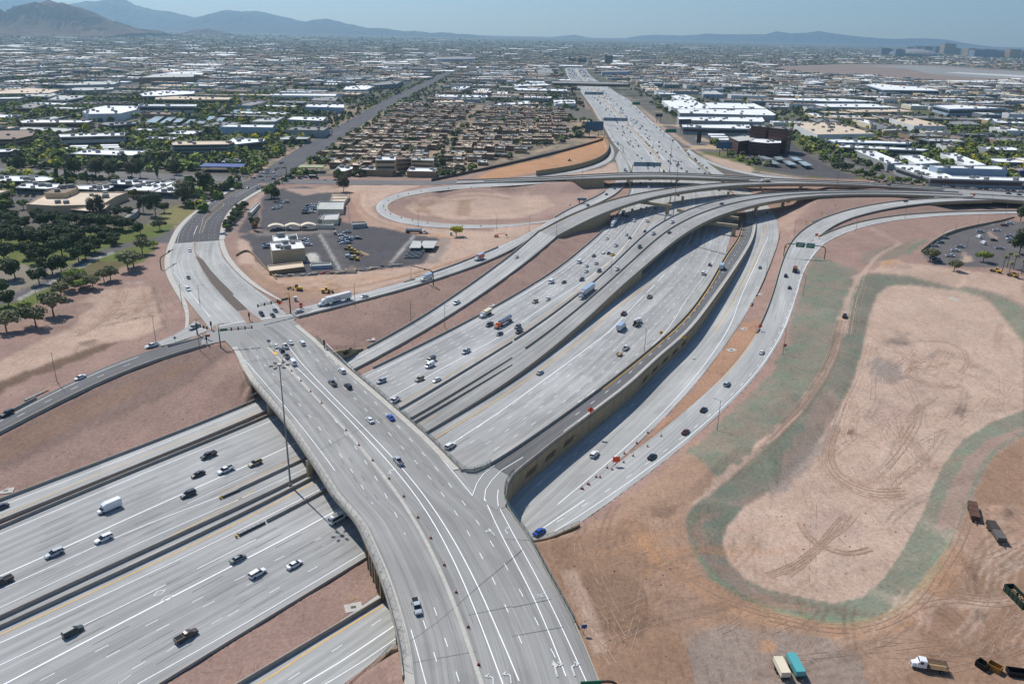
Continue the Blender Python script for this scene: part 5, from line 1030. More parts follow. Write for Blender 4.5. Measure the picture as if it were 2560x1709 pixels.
def building(roof,h,wall,rf,label=None,units=6,parapet=.7,bands=0,cat='building',group=None,name='building',z=None,glass='glass_dark',doors=0,pts_=None,parts=True,unit_s=1.5):
 zt=G+h
 ps=pts_ or pts(roof,zt);poly=[(p.x,p.y)for p in ps];n=len(poly)
 ar=sum(poly[i][0]*poly[(i+1)%n][1]-poly[(i+1)%n][0]*poly[i][1]for i in range(n))
 if ar<0:poly=poly[::-1]
 OCC.append(poly)
 cx,cy=sum(p[0]for p in poly)/n,sum(p[1]for p in poly)/n;g0=min(G,gz(cx,cy))-.5
 root=None
 loc=[(x-cx,y-cy)for x,y in poly]
 mb=MB();mb.prism(loc,g0-zt,0,0);
 o=bpy.data.objects.new(name,None)if parts else None
 if parts:
  C.objects.link(o);o.location=(cx,cy,zt);tag(o,label,cat,group)
  mb.f.pop();mb.m.pop();mb.uv.pop();mb.obj('wall',[wall],o)
  mr_=MB();inn=offset_poly([Vector((*p,0))for p in loc],.5);k=n
  mr_.add([(p.x,p.y,-parapet)for p in inn],[tuple(range(n))],0)
  vs=[(x,y,0)for x,y in loc]+[(p.x,p.y,0)for p in inn]+[(p.x,p.y,-parapet)for p in inn]
  mr_.add(vs,[(i,(i+1)%n,n+(i+1)%n,n+i)for i in range(n)]+[(n+i,n+(i+1)%n,2*n+(i+1)%n,2*n+i)for i in range(n)],0)
  mr_.obj('roof',[rf],o)
  if bands:
   fh=h/bands
   for bnd in range(bands):
    mbb=MB()
    for i in range(n):
     a,c=Vector((*loc[i],0)),Vector((*loc[(i+1)%n],0));d=c-a;L_=d.length
     if L_<4:continue
     if(a+c).y>max(p[1]for p in loc)*.9*2:continue
     nn=Vector((d.y,-d.x,0)).normalized();a2=a+d*(1.2/L_);c2=c-d*(1.2/L_);zb_=-h+fh*bnd+fh*.35
     mbb.add([a2+nn*.06+Vector((0,0,zb_)),c2+nn*.06+Vector((0,0,zb_)),c2+nn*.06+Vector((0,0,zb_+fh*.42)),a2+nn*.06+Vector((0,0,zb_+fh*.42)),a2+Vector((0,0,zb_)),c2+Vector((0,0,zb_)),c2+Vector((0,0,zb_+fh*.42)),a2+Vector((0,0,zb_+fh*.42))],[(0,1,2,3),(0,4,5,1),(3,2,6,7)])
    mbb.obj('window_band',[glass],o)
  if units:
   xs=[p[0]for p in loc];ys=[p[1]for p in loc];r_=random.Random(int(cx*7+cy));c_=0;tr_=0
   inn2=[(p.x,p.y)for p in offset_poly([Vector((*p,0))for p in loc],2.5)]
   while c_<units and tr_<units*12:
    tr_+=1;x,y=r_.uniform(min(xs),max(xs)),r_.uniform(min(ys),max(ys))
    if inpoly((x,y),inn2):
     u=bpy.data.objects.new('roof_unit',UNITM);C.objects.link(u);u.parent=o;u.location=(x,y,-parapet);u.scale=(unit_s*r_.uniform(.7,1.3),)*3;u.rotation_euler=(0,0,.6);c_+=1
  if doors:
   e=max(range(n),key=lambda i:-((loc[i][1]+loc[(i+1)%n][1]))+.3*math.dist(loc[i],loc[(i+1)%n]));a,c=Vector((*loc[e],0)),Vector((*loc[(e+1)%n],0));d=c-a;ang=math.atan2(d.y,d.x)
   for q in range(doors):
    f_=(q+.5)/doors;p=a.lerp(c,f_);md=MB();md.box((0,0,0),(min(3.5,d.length/doors*.6),.3,min(3.4,h*.55)));dd=md.obj('door',[glass],o);dd.location=(p.x,p.y,-h);dd.rotation_euler=(0,0,ang)
  return o
 mb.m[-1]=1;return mb,cx,cy,zt
BL="""a1 560,762 650,732 720,720 900,722 942,728 930,748 820,775 600,778|11|w_white|r_white|large white warehouse with rounded corner and clustered rooftop units|12|0
a1 945,712 1345,712 1340,724 945,722|11|w_white|r_white|long white office block with dark glazed middle behind the solar carports|5|1
a1 955,640 1040,622 1120,616 1330,622 1325,640 1090,655 975,656|10|w_grey|r_white|white building with a curved left end and freckled roof|14|1
a1 1060,665 1200,655 1590,665 1560,680 1060,678|10|w_tan|r_tan|long beige two-storey block beyond the white curved building|8|1
a1 440,570 600,555 820,558 780,575 440,582|12|w_grey|r_pale|long grey warehouse behind trees, left background|7|0
a1 430,612 520,598 780,595 770,610 560,618|9|w_grey|r_pale|pale low block in front of the long grey warehouse|6|0
a1 -60,625 200,600 420,612 340,635 -60,640|9|w_grey|r_tan|beige-roofed block at the left edge of the business park|5|0
a1 170,642 300,632 420,636 340,660 180,655|8|w_white|r_pale|small white block left of the curved-roof offices|4|1
a1 -60,665 170,662 130,672 -60,674|9|w_white|r_white|white two-storey block at the left edge|3|2
a1 325,680 400,650 590,650 560,665 460,682|9|w_white|r_pale|white building with dark entrance, left of the rounded warehouse|7|1
a1 105,735 180,705 315,708 230,738|9|w_tan|r_grey|beige building with grey roof among green trees, far left|4|1
a1 135,825 200,815 635,822 600,835 150,838|9|w_brown|r_white|long brown office with a freckled white roof, left of the carports|9|1
a1 670,845 720,832 930,830 930,842 760,858|8|w_slate|r_grey|slate grey low office just right of the long brown one|5|1
a1 945,530 1060,505 1330,505 1320,525 1080,528|13|w_brown|r_pale|tall brown-grey warehouse in the middle of the business park|3|0
a1 1070,505 1200,490 1390,498 1380,510|9|w_grey|r_white|bright white roof directly behind the brown-grey warehouse|2|0
a1 400,915 855,905 850,925 410,935|12|w_grey|r_white|grey two-storey office with white roof above striped carports|9|2
a1 1170,975 1200,962 1560,960 1600,970 1560,985 1180,990|15|w_slate|r_tan|four-storey dark glass office with grid front, by the avenue|8|4
a1 1565,958 1590,942 1810,948 1800,965 1610,985|9|w_slate|r_white|slate block attached behind the dark glass office|5|1
a1 1500,862 1560,850 1875,852 1860,870 1520,865|12|w_blue|r_white|blue-white warehouse with clean white roof near the avenue|2|0
a1 1950,885 2000,865 2250,862 2210,890|10|w_grey|r_grey|grey warehouse corner beside the avenue|6|0
a1 1960,815 2000,795 2230,800 2200,825|8|w_grey|r_white|white-roofed shed behind the grey avenue warehouse|5|0
a1 1710,830 1760,810 1945,795 1930,805 1880,830|8|w_grey|r_pale|slim pale block left of the white-roofed shed|4|0
a1 2080,728 2100,712 2349,712 2349,735|10|w_blue|r_white|blue-white warehouse beside the palms on the avenue|6|0
a1 2120,685 2150,660 2310,660 2290,690|8|w_grey|r_grey|grey square block behind the blue-white warehouse|5|0
a1 1840,650 1850,640 2300,640 2290,655|9|w_white|r_white|long thin white roof behind the open dirt square|2|0
a1 910,885 950,875 1120,885 1100,895|5|w_grey|r_white|low white roof beside the solar carports|2|0
a1 1120,862 1300,855 1290,866 1160,872|5|w_grey|r_pale|low pale roof right of the low white one|2|0
a1 -60,890 180,885 240,897 220,925 100,950 -60,950|12|w_brown|r_brown|brown resort-like block at the far left edge|3|3
a1 -60,1020 100,1015 150,1022 60,1035 -60,1040|6|w_dark|r_white|dark low building with white roof, left edge|2|0
a1 1910,940 1960,928 2120,935 2100,948 1915,952|6|w_teal|r_pale|teal-sided low shop beside the avenue|3|1
b1 -60,175 20,140 400,145 515,168 400,192 -60,190|5|w_teal|r_white|leftmost dark-sided office with speckled white roof by the cypresses|10|1
b1 140,250 230,208 545,215 520,250 420,262|5|w_teal|r_white|dark-sided office with white roof directly behind the tan hall|7|1
b1 700,230 960,222 1040,238 960,275 710,262|5|w_teal|r_white|white-roofed office between the tan hall and the street|7|1
b1 975,215 1080,175 1465,185 1370,230|5.5|w_teal|r_white|square dark-sided office with white roof near the tall eucalyptus|8|1
b1 1350,285 1500,200 1580,195 1640,230 1600,297|5|w_teal|r_white|white-roofed office half hidden by eucalyptus trees|4|1
b1 235,400 400,318 560,288 1165,292 1060,330 930,405 480,415|6.5|w_tan|r_tan|large tan hall with a cream roof beside the park|7|0
b1 400,290 470,255 640,235 712,245 690,262 590,302 410,302|10|w_tan|r_brown|raised tan plant block on top of the cream-roofed hall|3|0
b1 640,450 800,422 850,420 1000,402 960,440 870,470|6|w_dark|r_tan|brown glazed office wing in front of the tan hall|2|2
b1 1090,540 1200,440 1270,430 1250,470 1140,540|4|w_grey|r_grey|grey flat carport roof under dark trees beside the park|0|0
b2 125,750 410,735 445,800 145,825|9|w_tan|r_white|tall windowless tan depot building with white roof|5|0
b2 150,690 370,672 385,725 155,740|4.5|w_tan|r_white|low white-roofed wing behind the tall tan depot building|3|0
b2 555,420 575,378 805,374 795,448 560,448|4.2|w_cream|r_pale|long cream portable office with ridged white roof|0|0
b2 600,545 625,492 762,482 745,542|4|w_cream|r_pale|square cream portable office below the longer one|0|0
b2 565,540 590,492 622,492 600,542|3.2|w_grey|r_grey|grey lean-to beside the square portable office|0|0
b2 672,372 690,350 830,345 810,375|3.4|w_cream|r_tan|cream site trailer just behind the long portable office|0|0
b2 680,352 695,325 845,322 835,345|3.4|w_cream|r_tan|middle cream site trailer of the stacked rows|0|0
b2 688,325 695,308 845,310 842,322|3.4|w_cream|r_tan|rearmost cream site trailer of the stacked rows|0|0
b2 105,960 420,925 440,970 120,1010|3.4|w_brown|r_tan|long open-fronted garage row in front of the tan depot|0|0
b2 490,955 500,942 680,932 688,955 495,965|2.7|w_blue|r_pale|pale blue shipping container with cream top|0|0
b2 810,1000 812,988 905,984 908,1000|2.6|w_cream|r_tan|cream shipping container at the lower depot fence|0|0
b2 555,592 555,580 700,575 708,592|3|w_cream|r_pale|cream site cabin right of the arched canopies|0|0
e3 1025,610 1140,500 1165,495 1170,510 1075,615|2.8|w_cream|r_pale|row of cream containers on the bare strip by the street|0|0
b2 870,575 870,562 1000,560 1012,578 880,590|3|w_grey|r_grey|grey open store shed with red-white bundle beside the earthworks|0|0
b2 700,620? """.rsplit('\n',1)[0]+"""
e3 2030,130 2100,70 2190,68 2262,78 2262,100 2170,130|6|w_brown|r_white|brown shop with pitched white roof behind the street|2|0
e3 720,22 750,5 1010,0 1000,22|5|w_slate|r_white|white-roofed kiosk behind the blue filling station|3|1
a2 240,1092 262,1068 380,1070 380,1092|15|w_tan|r_white|tall tan hotel tower with white roof|2|3
a2 382,1072 480,1068 485,1082 384,1088|12|w_brown|r_brown|brown recessed middle wing of the tan hotel|1|3
a2 485,1090 492,1075 640,1078 642,1096|12|w_tan|r_pale|long tan hotel wing with pale roof|2|3
b2 935,85 950,65 1080,62 1250,70 1245,95|6|w_brown|r_pale|low brown entrance block in front of the tan hotel|2|0
b2 1375,100 1400,70 1645,72 1640,105|6|w_brown|r_white|low brown restaurant with white roof right of the hotel|4|0
a2 130,1150 200,1140 360,1145 300,1165|5|w_brown|r_pale|low brown motel block left of the tan hotel|2|0
a3 780,850 830,832 1050,835 1330,912 940,918|10|w_white|r_tan|huge cream-roofed warehouse dotted with vents behind the dark office tower|26|0
a3 485,858 512,848 600,850 615,862 590,868|30|w_red|r_grey|left dark red office tower with banded windows|2|8
a3 612,872 650,860 735,862 772,872 740,884|30|w_red|r_grey|right dark red office tower with banded windows|2|8
a3 335,935 440,922 515,928 500,955 400,965|16|w_red|r_pale|low stepped dark red office wing left of the towers|1|4
a3 470,965 505,945 600,948 690,960 690,975 600,978|16|w_red|r_white|white-roofed dark red office wing in front of the towers|3|4
a3 -20,745 590,745 655,782 640,788 0,772|11|w_grey|r_white|long white-roofed warehouse with orange panels, rear row|12|0
a3 -20,797 560,800 578,826 560,832 0,820|11|w_grey|r_white|long white-roofed warehouse, middle row beside the freeway|12|0
a3 10,850 470,850 487,872 470,880 20,868|10|w_grey|r_white|long white-roofed warehouse, front row behind the car park|10|1
a3 170,700 500,705 590,742 200,738|9|w_grey|r_white|white-roofed shed behind the orange-panelled warehouse|8|0
e1 1400,420 1560,405 1690,455 1500,470|8|w_white|r_white|white roof at the far end of the freeway warehouses|6|0
e1 1290,475 1650,465 1880,570 1560,580 1400,560|9|w_white|r_white|large studded white roof behind the warehouse rows|16|0
e5 830,52 1130,55 1500,185 2349,205 2349,245 1245,212 850,82|8|w_grey|r_white|L-shaped white-roofed business centre with palm trees in front|16|1
e5 1240,64 2000,68 2165,100 2160,112 1340,88|13|w_blue|r_white|blue-grey hall with dark doors behind the L-shaped centre|6|0
a3 1000,952 1080,950 1590,970 1560,982 1060,970|8|w_blue|r_white|long blue-white block beyond the street of palms|8|1
a3 1080,992 1150,988 1700,1018 1660,1028 1100,1004|7|w_grey|r_white|long white roof just in front of the blue-white block|8|1
a3 1190,1022 1330,1030 1520,1108 1420,1118 1240,1045|7|w_grey|r_white|diagonal white-roofed block with many vents|9|0
a3 1500,1060 1640,1058 1780,1110 1620,1120|8|w_white|r_white|white-roofed block between the diagonal ones|6|0
a3 1780,1045 1880,1045 2090,1125 1960,1130|8|w_white|r_white|rightmost diagonal white-roofed block by the equipment yard|8|0
a3 1430,808 1600,806 1820,860 1600,858 1500,832|9|w_white|r_tan|cream-roofed warehouse right of the green trees|10|0
a3 1840,828 1980,822 2050,850 1900,848|7|w_grey|r_grey|grey shed right of the cream-roofed warehouse|2|0
a3 1380,882 1500,876 1520,886 1390,892|7|w_tan|r_pale|small tan block among the green trees|2|0
a3 640,670 1100,672 1360,695 1000,692 640,680|7|w_grey|r_white|very long thin white shed in the right middle distance|4|0
a3 880,708 1300,708 1500,735 1000,730|7|w_grey|r_white|long white roof below the very long thin shed|6|0
a3 1100,748 1500,745 1600,762 1200,765|7|w_tan|r_tan|beige-roofed block above the green trees|4|0
a3 1730,718 1900,715 2230,738 1840,744|13|w_blue|r_white|tall pale blue warehouse at the right|6|1
a3 1265,578 1330,570 1720,606 1770,620 1390,614|11|w_blue|r_white|long pale warehouse with dark blue front in the right distance|8|1
a3 150,600 290,598 300,610 160,612|10|w_blue|r_grey|grey-blue hall in the distance right of the freeway|2|0
a3 150,620 240,618 300,645 160,642|9|w_blue|r_pale|pale hall in front of the grey-blue one|2|0
a2 1785,482 1960,480 1970,490 1790,492|14|w_blue|r_grey|wide grey hall at the bend of the far freeway|2|0
a2 1345,472 1440,468 1460,500 1350,500|8|w_grey|r_grey|ribbed grey roof left of the far freeway|3|0
a2 40,590 160,580 235,590 180,612 20,612|9|w_grey|r_white|white freckled roof near the avenue in the left distance|7|0
a2 190,572 340,552 430,552 390,572 250,582|10|w_slate|r_grey|grey roof behind the white freckled one|2|0
a2 650,392 800,385 930,390 920,402 660,405|12|w_blue|r_grey|large pale hall far up the avenue|0|0
a2 760,598 860,588 890,592 830,615|8|w_white|r_white|white roof right of the avenue before the flats|6|0
a2 1190,600 1550,610 1550,622 1200,615|7|w_grey|r_white|long white roof left of the freeway sign gantry|9|0
a2 1185,575 1400,570 1440,582 1200,588|7|w_grey|r_white|white roof in the row behind the long one|6|0
a2 1455,680 1600,682 1610,705 1470,708|7|w_white|r_white|white speckled roof beside the freeway near the flats|8|0
a2 1075,705 1190,700 1200,712 1080,718|7|w_grey|r_white|white roof at the top edge of the flats|4|0
a2 1215,690 1300,688 1300,708 1220,712|7|w_grey|r_white|short white roof beside the one at the top edge of the flats|4|0
a2 650,645 1000,650 1020,665 660,660|6|w_white|r_white|long white roof behind the flats by the avenue|8|0
a2 640,685 830,682 850,695 650,700|7|w_tan|r_tan|beige hall at the avenue end of the flats|4|0"""
for row in BL.split('\n'):
 f=row.split('|')
 if len(f)<7:continue
 building(f[0],float(f[1]),f[2],f[3],f[4],int(f[5]),bands=int(f[6]),name={'w':'warehouse'}.get('x')or('warehouse' if 'warehouse' in f[4]or 'hall' in f[4]or 'shed' in f[4]else 'office_building' if 'office' in f[4]else 'shipping_container' if 'container' in f[4]else 'building'),cat='shipping container' if 'container' in f[4]else 'building')
def canopy(s,h,roofm,label,t_=.35,grp=None,name='carport',cat='carport',pts_=None):
 ps=pts_ or pts(s,G+h);c=sum(ps,Vector())/len(ps);o=empty(name,(c.x,c.y,G),label=label,cat=cat,group=grp);OCC.append([(p.x,p.y)for p in ps])
 mb=MB();mb.prism([(p.x-c.x,p.y-c.y)for p in ps],h-t_,h);mb.obj('roof',[roofm],o)
 for k in range(len(ps)):
  a=ps[k].lerp(c,.18);b_=ps[k].lerp(ps[(k+1)%len(ps)],.5).lerp(c,.18)
  for q in(a,):mb=MB();mb.tube((q.x-c.x,q.y-c.y,-.5),(q.x-c.x,q.y-c.y,h-t_),.18,n=6);mb.obj('post',['steel'],o)
 return o
simple('solar',lin((150,160,160)),.25,.6,var=.1)
for s_,l_ in(("a1 995,833 1070,790 1130,790 1060,838",'leftmost large solar carport beside the rounded warehouse'),("a1 1088,838 1150,800 1202,798 1145,842",'second solar carport from the left'),("a1 1178,834 1220,808 1262,808 1228,834",'third solar carport from the left'),("a1 1262,840 1296,815 1338,815 1310,842",'fourth solar carport from the left'),("a1 1345,840 1362,828 1410,826 1390,842",'small front solar carport of the right-hand set'),("a1 1408,818 1430,793 1472,793 1450,820",'solar carport with light edge in the right-hand set'),("a1 1478,830 1495,803 1537,803 1520,832",'rightmost solar carport of the nearer set'),("a1 1580,770 1600,750 1640,748 1625,772",'solar carport at the left of the far set'),("a1 1668,758 1690,735 1722,735 1708,760",'solar carport at the right of the far set'),("a3 535,1066 575,1066 640,1086 590,1088",'upper left grey car park canopy by the dark red offices'),("a3 640,1070 690,1068 718,1088 668,1090",'upper middle grey car park canopy'),("a3 750,1072 795,1072 840,1094 790,1096",'upper right grey car park canopy'),("a3 585,1094 635,1094 690,1118 640,1120",'lower left grey car park canopy'),("a3 700,1098 745,1097 800,1122 748,1126",'lower middle grey car park canopy'),("a3 805,1102 855,1102 905,1128 855,1132",'lower right grey car park canopy'),("a3 190,912 300,914 310,922 195,922",'rearmost white car park strip left of the dark red offices'),("a3 205,928 320,930 332,940 215,938",'middle white car park strip left of the dark red offices'),("a3 225,945 335,946 340,956 240,954",'front white car park strip left of the dark red offices')):canopy(s_,4,'solar' if 'solar' in l_ or 'grey' in l_ else 'r_white',l_,grp='car park canopies')
for i,(x0,x1,y)in enumerate(((478,600,996),(448,590,1010),(418,590,1027),(682,808,990),(688,815,1004),(692,825,1020))):canopy("a1 %d,%d %d,%d %d,%d %d,%d"%(x0,y-3,x1,y-5,x1,y+5,x0-6,y+6),3.5,'r_white','striped white carport %s the yellow tree, %s row'%('left of' if i<3 else 'right of',('rear','middle','front')[i%3]),grp='striped carports')
simple('blue_trim',lin((52,74,132)),.6);simple('olive_trim',lin((150,150,110)),.7)
canopy("e3 455,75 520,38 1010,45 960,82",5.5,'blue_trim','blue-edged filling station canopy at the street corner',1.,name='fuel_canopy',cat='canopy');canopy("e3 1620,85 1650,55 1930,58 1912,88",5.5,'olive_trim','cream filling station canopy across the avenue',1.,name='fuel_canopy',cat='canopy')
def arch(s0,s1,label):
 a,b_=P1(s0,6.5),P1(s1,6.5);d=b_-a;o=empty('arched_canopy',a,math.atan2(d.y,d.x),label=label,cat='canopy',group='arched canopies');L_=d.length;vs=[];n=10
 for k in range(n+1):
  u=k/n;z=2.6+1.5*math.sin(math.pi*u)
  for y,zz in((0,z),(6,z),(6,z-.12),(0,z-.12)):vs.append((L_*u,y,zz))
 mb=MB();mb.add(vs,[(4*k+j,4*k+4+j,4*k+4+(j+1)%4,4*k+(j+1)%4)for k in range(n)for j in range(4)]+[(0,1,2,3),(4*n+3,4*n+2,4*n+1,4*n)]);mb.obj('cover',['w_cream'],o)
 for x in(0,L_):
  for y in(0,6):mb=MB();mb.tube((x,y,-.5),(x,y,2.6),.1,n=5);mb.obj('post',['steel'],o)
arch('b2 110,645','b2 255,640','leftmost cream arched canopy over parked trucks');arch('b2 262,640','b2 402,636','middle cream arched canopy');arch('b2 410,636','b2 550,630','rightmost cream arched canopy')
def tower(s,w_,top,base,wall='w_slate',label='',dpt=.8):
 t_,xy=s.split();x,=[float(xy)];p=P1('%s %g,%g'%(t_,x,base),G);q=P1('%s %g,%g'%(t_,x+w_,base),G)
 o_=TL[t_];r=ray(o_[0]+x*o_[2],o_[1]+top*o_[2]);hgt=H+r[2]*p.y/r[1]-G;W=q.x-p.x
 return building(None,hgt,wall,'r_grey',label,1,bands=max(3,min(int(hgt/9),14)),name='office_tower',cat='tower',pts_=[Vector((p.x,p.y,0)),Vector((p.x+W,p.y,0)),Vector((p.x+W,p.y+W*dpt,0)),Vector((p.x,p.y+W*dpt,0))],unit_s=5)
DT=[(1372,38,328,374),(1412,38,337,374),(1468,42,338,385),(1545,28,322,356),(1580,22,318,354),(1606,52,316,356),(1662,36,322,362),(1702,26,315,356),(1740,32,318,366),(1796,44,298,373),(1842,26,325,374),(1868,26,332,374),(1960,42,332,388),(2004,54,342,392),(2062,58,338,392),(2128,46,345,392),(2190,30,360,392),(2246,44,338,396),(2328,24,350,392)]
nm='leftmost,second from the left,third from the left,fourth from the left,fifth from the left,wide one left of the tallest group,one just right of the wide block,slim pale one,short one beside the tallest,tallest,one touching the tallest,low one right of the tallest,leftmost of the right cluster,second of the right cluster,broad dark middle of the right cluster,fourth of the right cluster,lowest of the right cluster,slim one standing apart near the right edge,rightmost at the picture edge'.split(',')
for(x,w_,a,b_),l_ in zip(DT,nm):tower('a3 %d'%x,w_,a,b_,rnd.choice(['w_slate','w_tan','w_grey','w_blue','w_brown']),'skyline tower beyond the airfield, %s'%l_)
tower('a2 1808',50,380,438,'w_dark','dark slab tower by the bend of the far freeway');tower('a2 1560',50,398,428,'w_dark','squat dark tower, left of the pair by the far bend');tower('a2 1625',55,402,437,'w_dark','squat dark tower, right of the pair by the far bend')
p=P1('a3 1590,385',G);mb=MB();W=(P1('a3 1665,385',G)-P1('a3 1510,385',G)).length/2
rg=[(1,0),(1,.12),(.92,.17),(.7,.24),(.4,.29),(0,.31)];n=20;vs=[(W*r_*math.cos(2*math.pi*k/n),W*r_*math.sin(2*math.pi*k/n)*.8,W*z_)for r_,z_ in rg for k in range(n)]
mb.add(vs,[(j*n+i,j*n+(i+1)%n,(j+1)*n+(i+1)%n,(j+1)*n+i)for j in range(len(rg)-1)for i in range(n)]);o=mb.obj('stadium',['r_grey'],label='low domed stadium on the skyline among the towers',cat='stadium');o.location=p
av=(ave.mid[-4]-ave.mid[2]).to_2d().normalized();AX,AY=Vector((av.y,-av.x)),Vector((av.x,av.y));AANG=math.atan2(AX.y,AX.x)
def xy(s,z=G):return[(p.x,p.y)for p in pts(s,z)]
ESTATE=xy("A 585,395 790,243 1050,238 1290,255 1370,300 1385,318 1050,398 860,402 780,400 700,395")
NOGO=[[(p.x,p.y)for p in offset(r.L,14 if r.key in('M1',)else 8)]+[(p.x,p.y)for p in offset(r.R,-14 if r.key in('M2','Q1')else-8)][::-1]for r in(m1,m2,q1,ave,st_w,st_e,side,art1)]
NOGO+=[xy("A 380,800 380,560 600,405 1040,408 1390,300 1290,170 1330,150 1420,190 1700,380 2349,420 2500,430 2500,1700 -300,1700 -300,500 330,520"),xy("a3 2349,545 1900,570 1300,520 620,470 640,440 1300,435 2349,440 2600,560"),xy("a3 380,1060 560,1060 700,1174 1100,1174 860,1060 760,960 300,900 100,905 200,960"),xy("a1 1650,715 1700,695 1880,690 1890,712 1700,722")]
CS,OX,OY=4.,-3600.,380.;OG=np.zeros((1900,800),bool);OGX=OX+(np.arange(1900)+.5)*CS;OGY=OY+(np.arange(800)*1.+.5)*CS
def stamp(poly,grow=0):
 x0,x1=min(p[0]for p in poly)-grow,max(p[0]for p in poly)+grow;y0,y1=min(p[1]for p in poly)-grow,max(p[1]for p in poly)+grow
 i0,i1=max(0,int((x0-OX)/CS)),min(1900,int((x1-OX)/CS)+2);j0,j1=max(0,int((y0-OY)/CS)),min(800,int((y1-OY)/CS)+2)
 if i1<=i0 or j1<=j0:return
 X,Y=np.meshgrid(OGX[i0:i1],OGY[j0:j1],indexing='ij');OG[i0:i1,j0:j1]|=pip(X,Y,poly)
for q in NOGO:stamp(q)
ROADG=OG.copy()
for q in OCC:stamp(q)
def occ(x,y,g=None):
 i,j=int((x-OX)/CS),int((y-OY)/CS)
 return bool((OG if g is None else g)[i,j])if 0<=i<1900 and 0<=j<800 else False
def hits(cx,cy,rad):
 return any(occ(cx+a*rad,cy+b_*rad)for a in(-1,0,1)for b_ in(-1,0,1))
FG='flat-roofed flats of the housing estate'
FLATS=[]
for v_ in range(5):
 w_,d_,h_=[(19,12,6.4),(15,12,6),(23,12,6.4),(13,13,5.6),(20,10,3.6)][v_]
 o=building(None,h_,['w_brown','w_tan','w_brown','w_tan','w_brown'][v_],['r_tan','r_pale','r_tan','r_tan','r_pale'][v_],None,2,pts_=[Vector((x,y,0))for x,y in((-w_/2,-d_/2+500),(w_/2,-d_/2+500),(w_/2,d_/2+500),(-w_/2,d_/2+500))],bands=2,name='block_of_flats',parapet=.8,unit_s=.8);OCC.pop();FLATS.append(kids(o))
cnt=0;FL_=['brown block of flats with beige roof in the estate','tan cube of flats with pale roof in the estate','long brown block of flats with beige roof in the estate','small tan block of flats with cream roof in the estate','single-storey brown block with pale roof in the estate']
u0=ave.mid[2].to_2d();cand=[]
for i in range(-2,38):
 for j in range(-4,70):
  p=u0+AX*(i*24+(6 if j%2 else 0)+rnd.uniform(-3,3))+AY*(j*18+rnd.uniform(-2,2)+(i//3)*4)
  if j%5==4 or i%7==6:continue
  if inpoly(p,ESTATE)and not hits(p.x,p.y,9):cand.append(p)
cand.sort(key=lambda p:p.y)
used_f=set()
for p in cand[:290]:
 v_=rnd.choice([0,0,1,2,3,4]);src=FLATS[v_];h_=[6.4,6,6.4,5.6,3.6][v_]
 if v_ not in used_f:used_f.add(v_);o=src;o.location=(p.x,p.y,G+h_)
 else:o=clone(src,(p.x,p.y,G+h_))
 o.rotation_euler=(0,0,AANG+rnd.choice([0,0,math.pi/2])+rnd.uniform(-.05,.05));tag(o,FL_[v_],'block of flats',FG)
 stamp([(p.x+a*10,p.y+b_*8)for a,b_ in((-1,-1),(1,-1),(1,1),(-1,1))])
INNER=xy("A -50,400 560,398 600,350 800,230 1000,150 1290,160 1400,200 1700,380 2349,420 2500,440 2600,60 -200,60")
AIR=xy("a3 2500,530 2349,545 1900,565 1600,548 1300,515 900,505 620,470 700,452 1250,435 1800,445 2349,480 2500,480")
for s_,m_,dz in(("a3 2500,560 2349,568 1900,566 1600,548 1300,512 900,505 620,470 700,452 1250,435 1800,448 2349,486 2500,490",'rust_soil',.05),("a3 2500,545 2349,545 2000,530 1700,505 1550,470 1250,452 1600,448 2349,492 2500,500",'r_grey',.12),("a3 2500,532 2349,530 1800,497 1900,494 2349,515 2500,520",'r_pale',.2)):
 simple('rust_soil',lin((128,112,102)),.95,var=.15,scale=.01);mb=MB();mb.add([(x,y,G+dz)for x,y in xy(s_)],[tuple(range(len(xy(s_))))]);mb.obj('airfield',[m_],kind='structure')
gen=[]
cs_m=MB()
for d_,e_,rng in((AX,AY,range(-2,8)),(AY,AX,range(-5,7))):
 for i in rng:
  if d_ is AY and i==0:continue
  c0=u0+e_*(i*330+(140 if d_ is AX else 0));q=[c0+d_*s_ for s_ in range(-2600,4200,50)];seg=[]
  for p in q+[None]:
   if p is not None and 900<p.y<4300 and abs(p.x)<p.y*.97 and not(p.y<3500 and occ(p.x,p.y))and not inpoly(p,ESTATE):seg.append(Vector((p.x,p.y,G)))
   else:
    if len(seg)>3:
     a,b_=offset(seg,7),offset(seg,-7);cs_m.add([x for y in zip(a,b_)for x in((y[0].x,y[0].y,G+.01),(y[1].x,y[1].y,G+.01))],[(2*k,2*k+1,2*k+3,2*k+2)for k in range(len(seg)-1)]);stamp([(p_.x,p_.y)for p_ in a+b_[::-1]])
    seg=[]
cs_m.obj('city_streets',['r_dk'],kind='structure')
tries=0
EST2=ESTATE
R2=random.Random(12)
for i in range(-60,70):
 for j in range(0,62):
  p=u0+AX*(i*62+R2.uniform(-12,12))+AY*(j*58+R2.uniform(-10,10)-500)
  if p.y<600 or p.y>3300 or abs(p.x/p.y)>.95:continue
  if R2.random()<(.25 if p.x/p.y<-.38 and p.y>1900 else.1):continue
  if inpoly(p,EST2)or hits(p.x,p.y,26):continue
  w_,d_=R2.uniform(26,66),R2.uniform(18,42);big=R2.random()<.2
  if big:w_=R2.uniform(60,95)
  gen.append((p,w_,d_,R2.uniform(4.5,9.5),R2.choice(['r_white']*5+['r_pale','r_tan','r_grey','r_grey','r_brown','r_brown','r_tan']),R2.choice(['w_white','w_grey','w_tan','w_grey','w_slate','w_brown','w_cream'])))
gen.sort(key=lambda g:g[0].y)
WG='sheds and offices of the industrial districts'
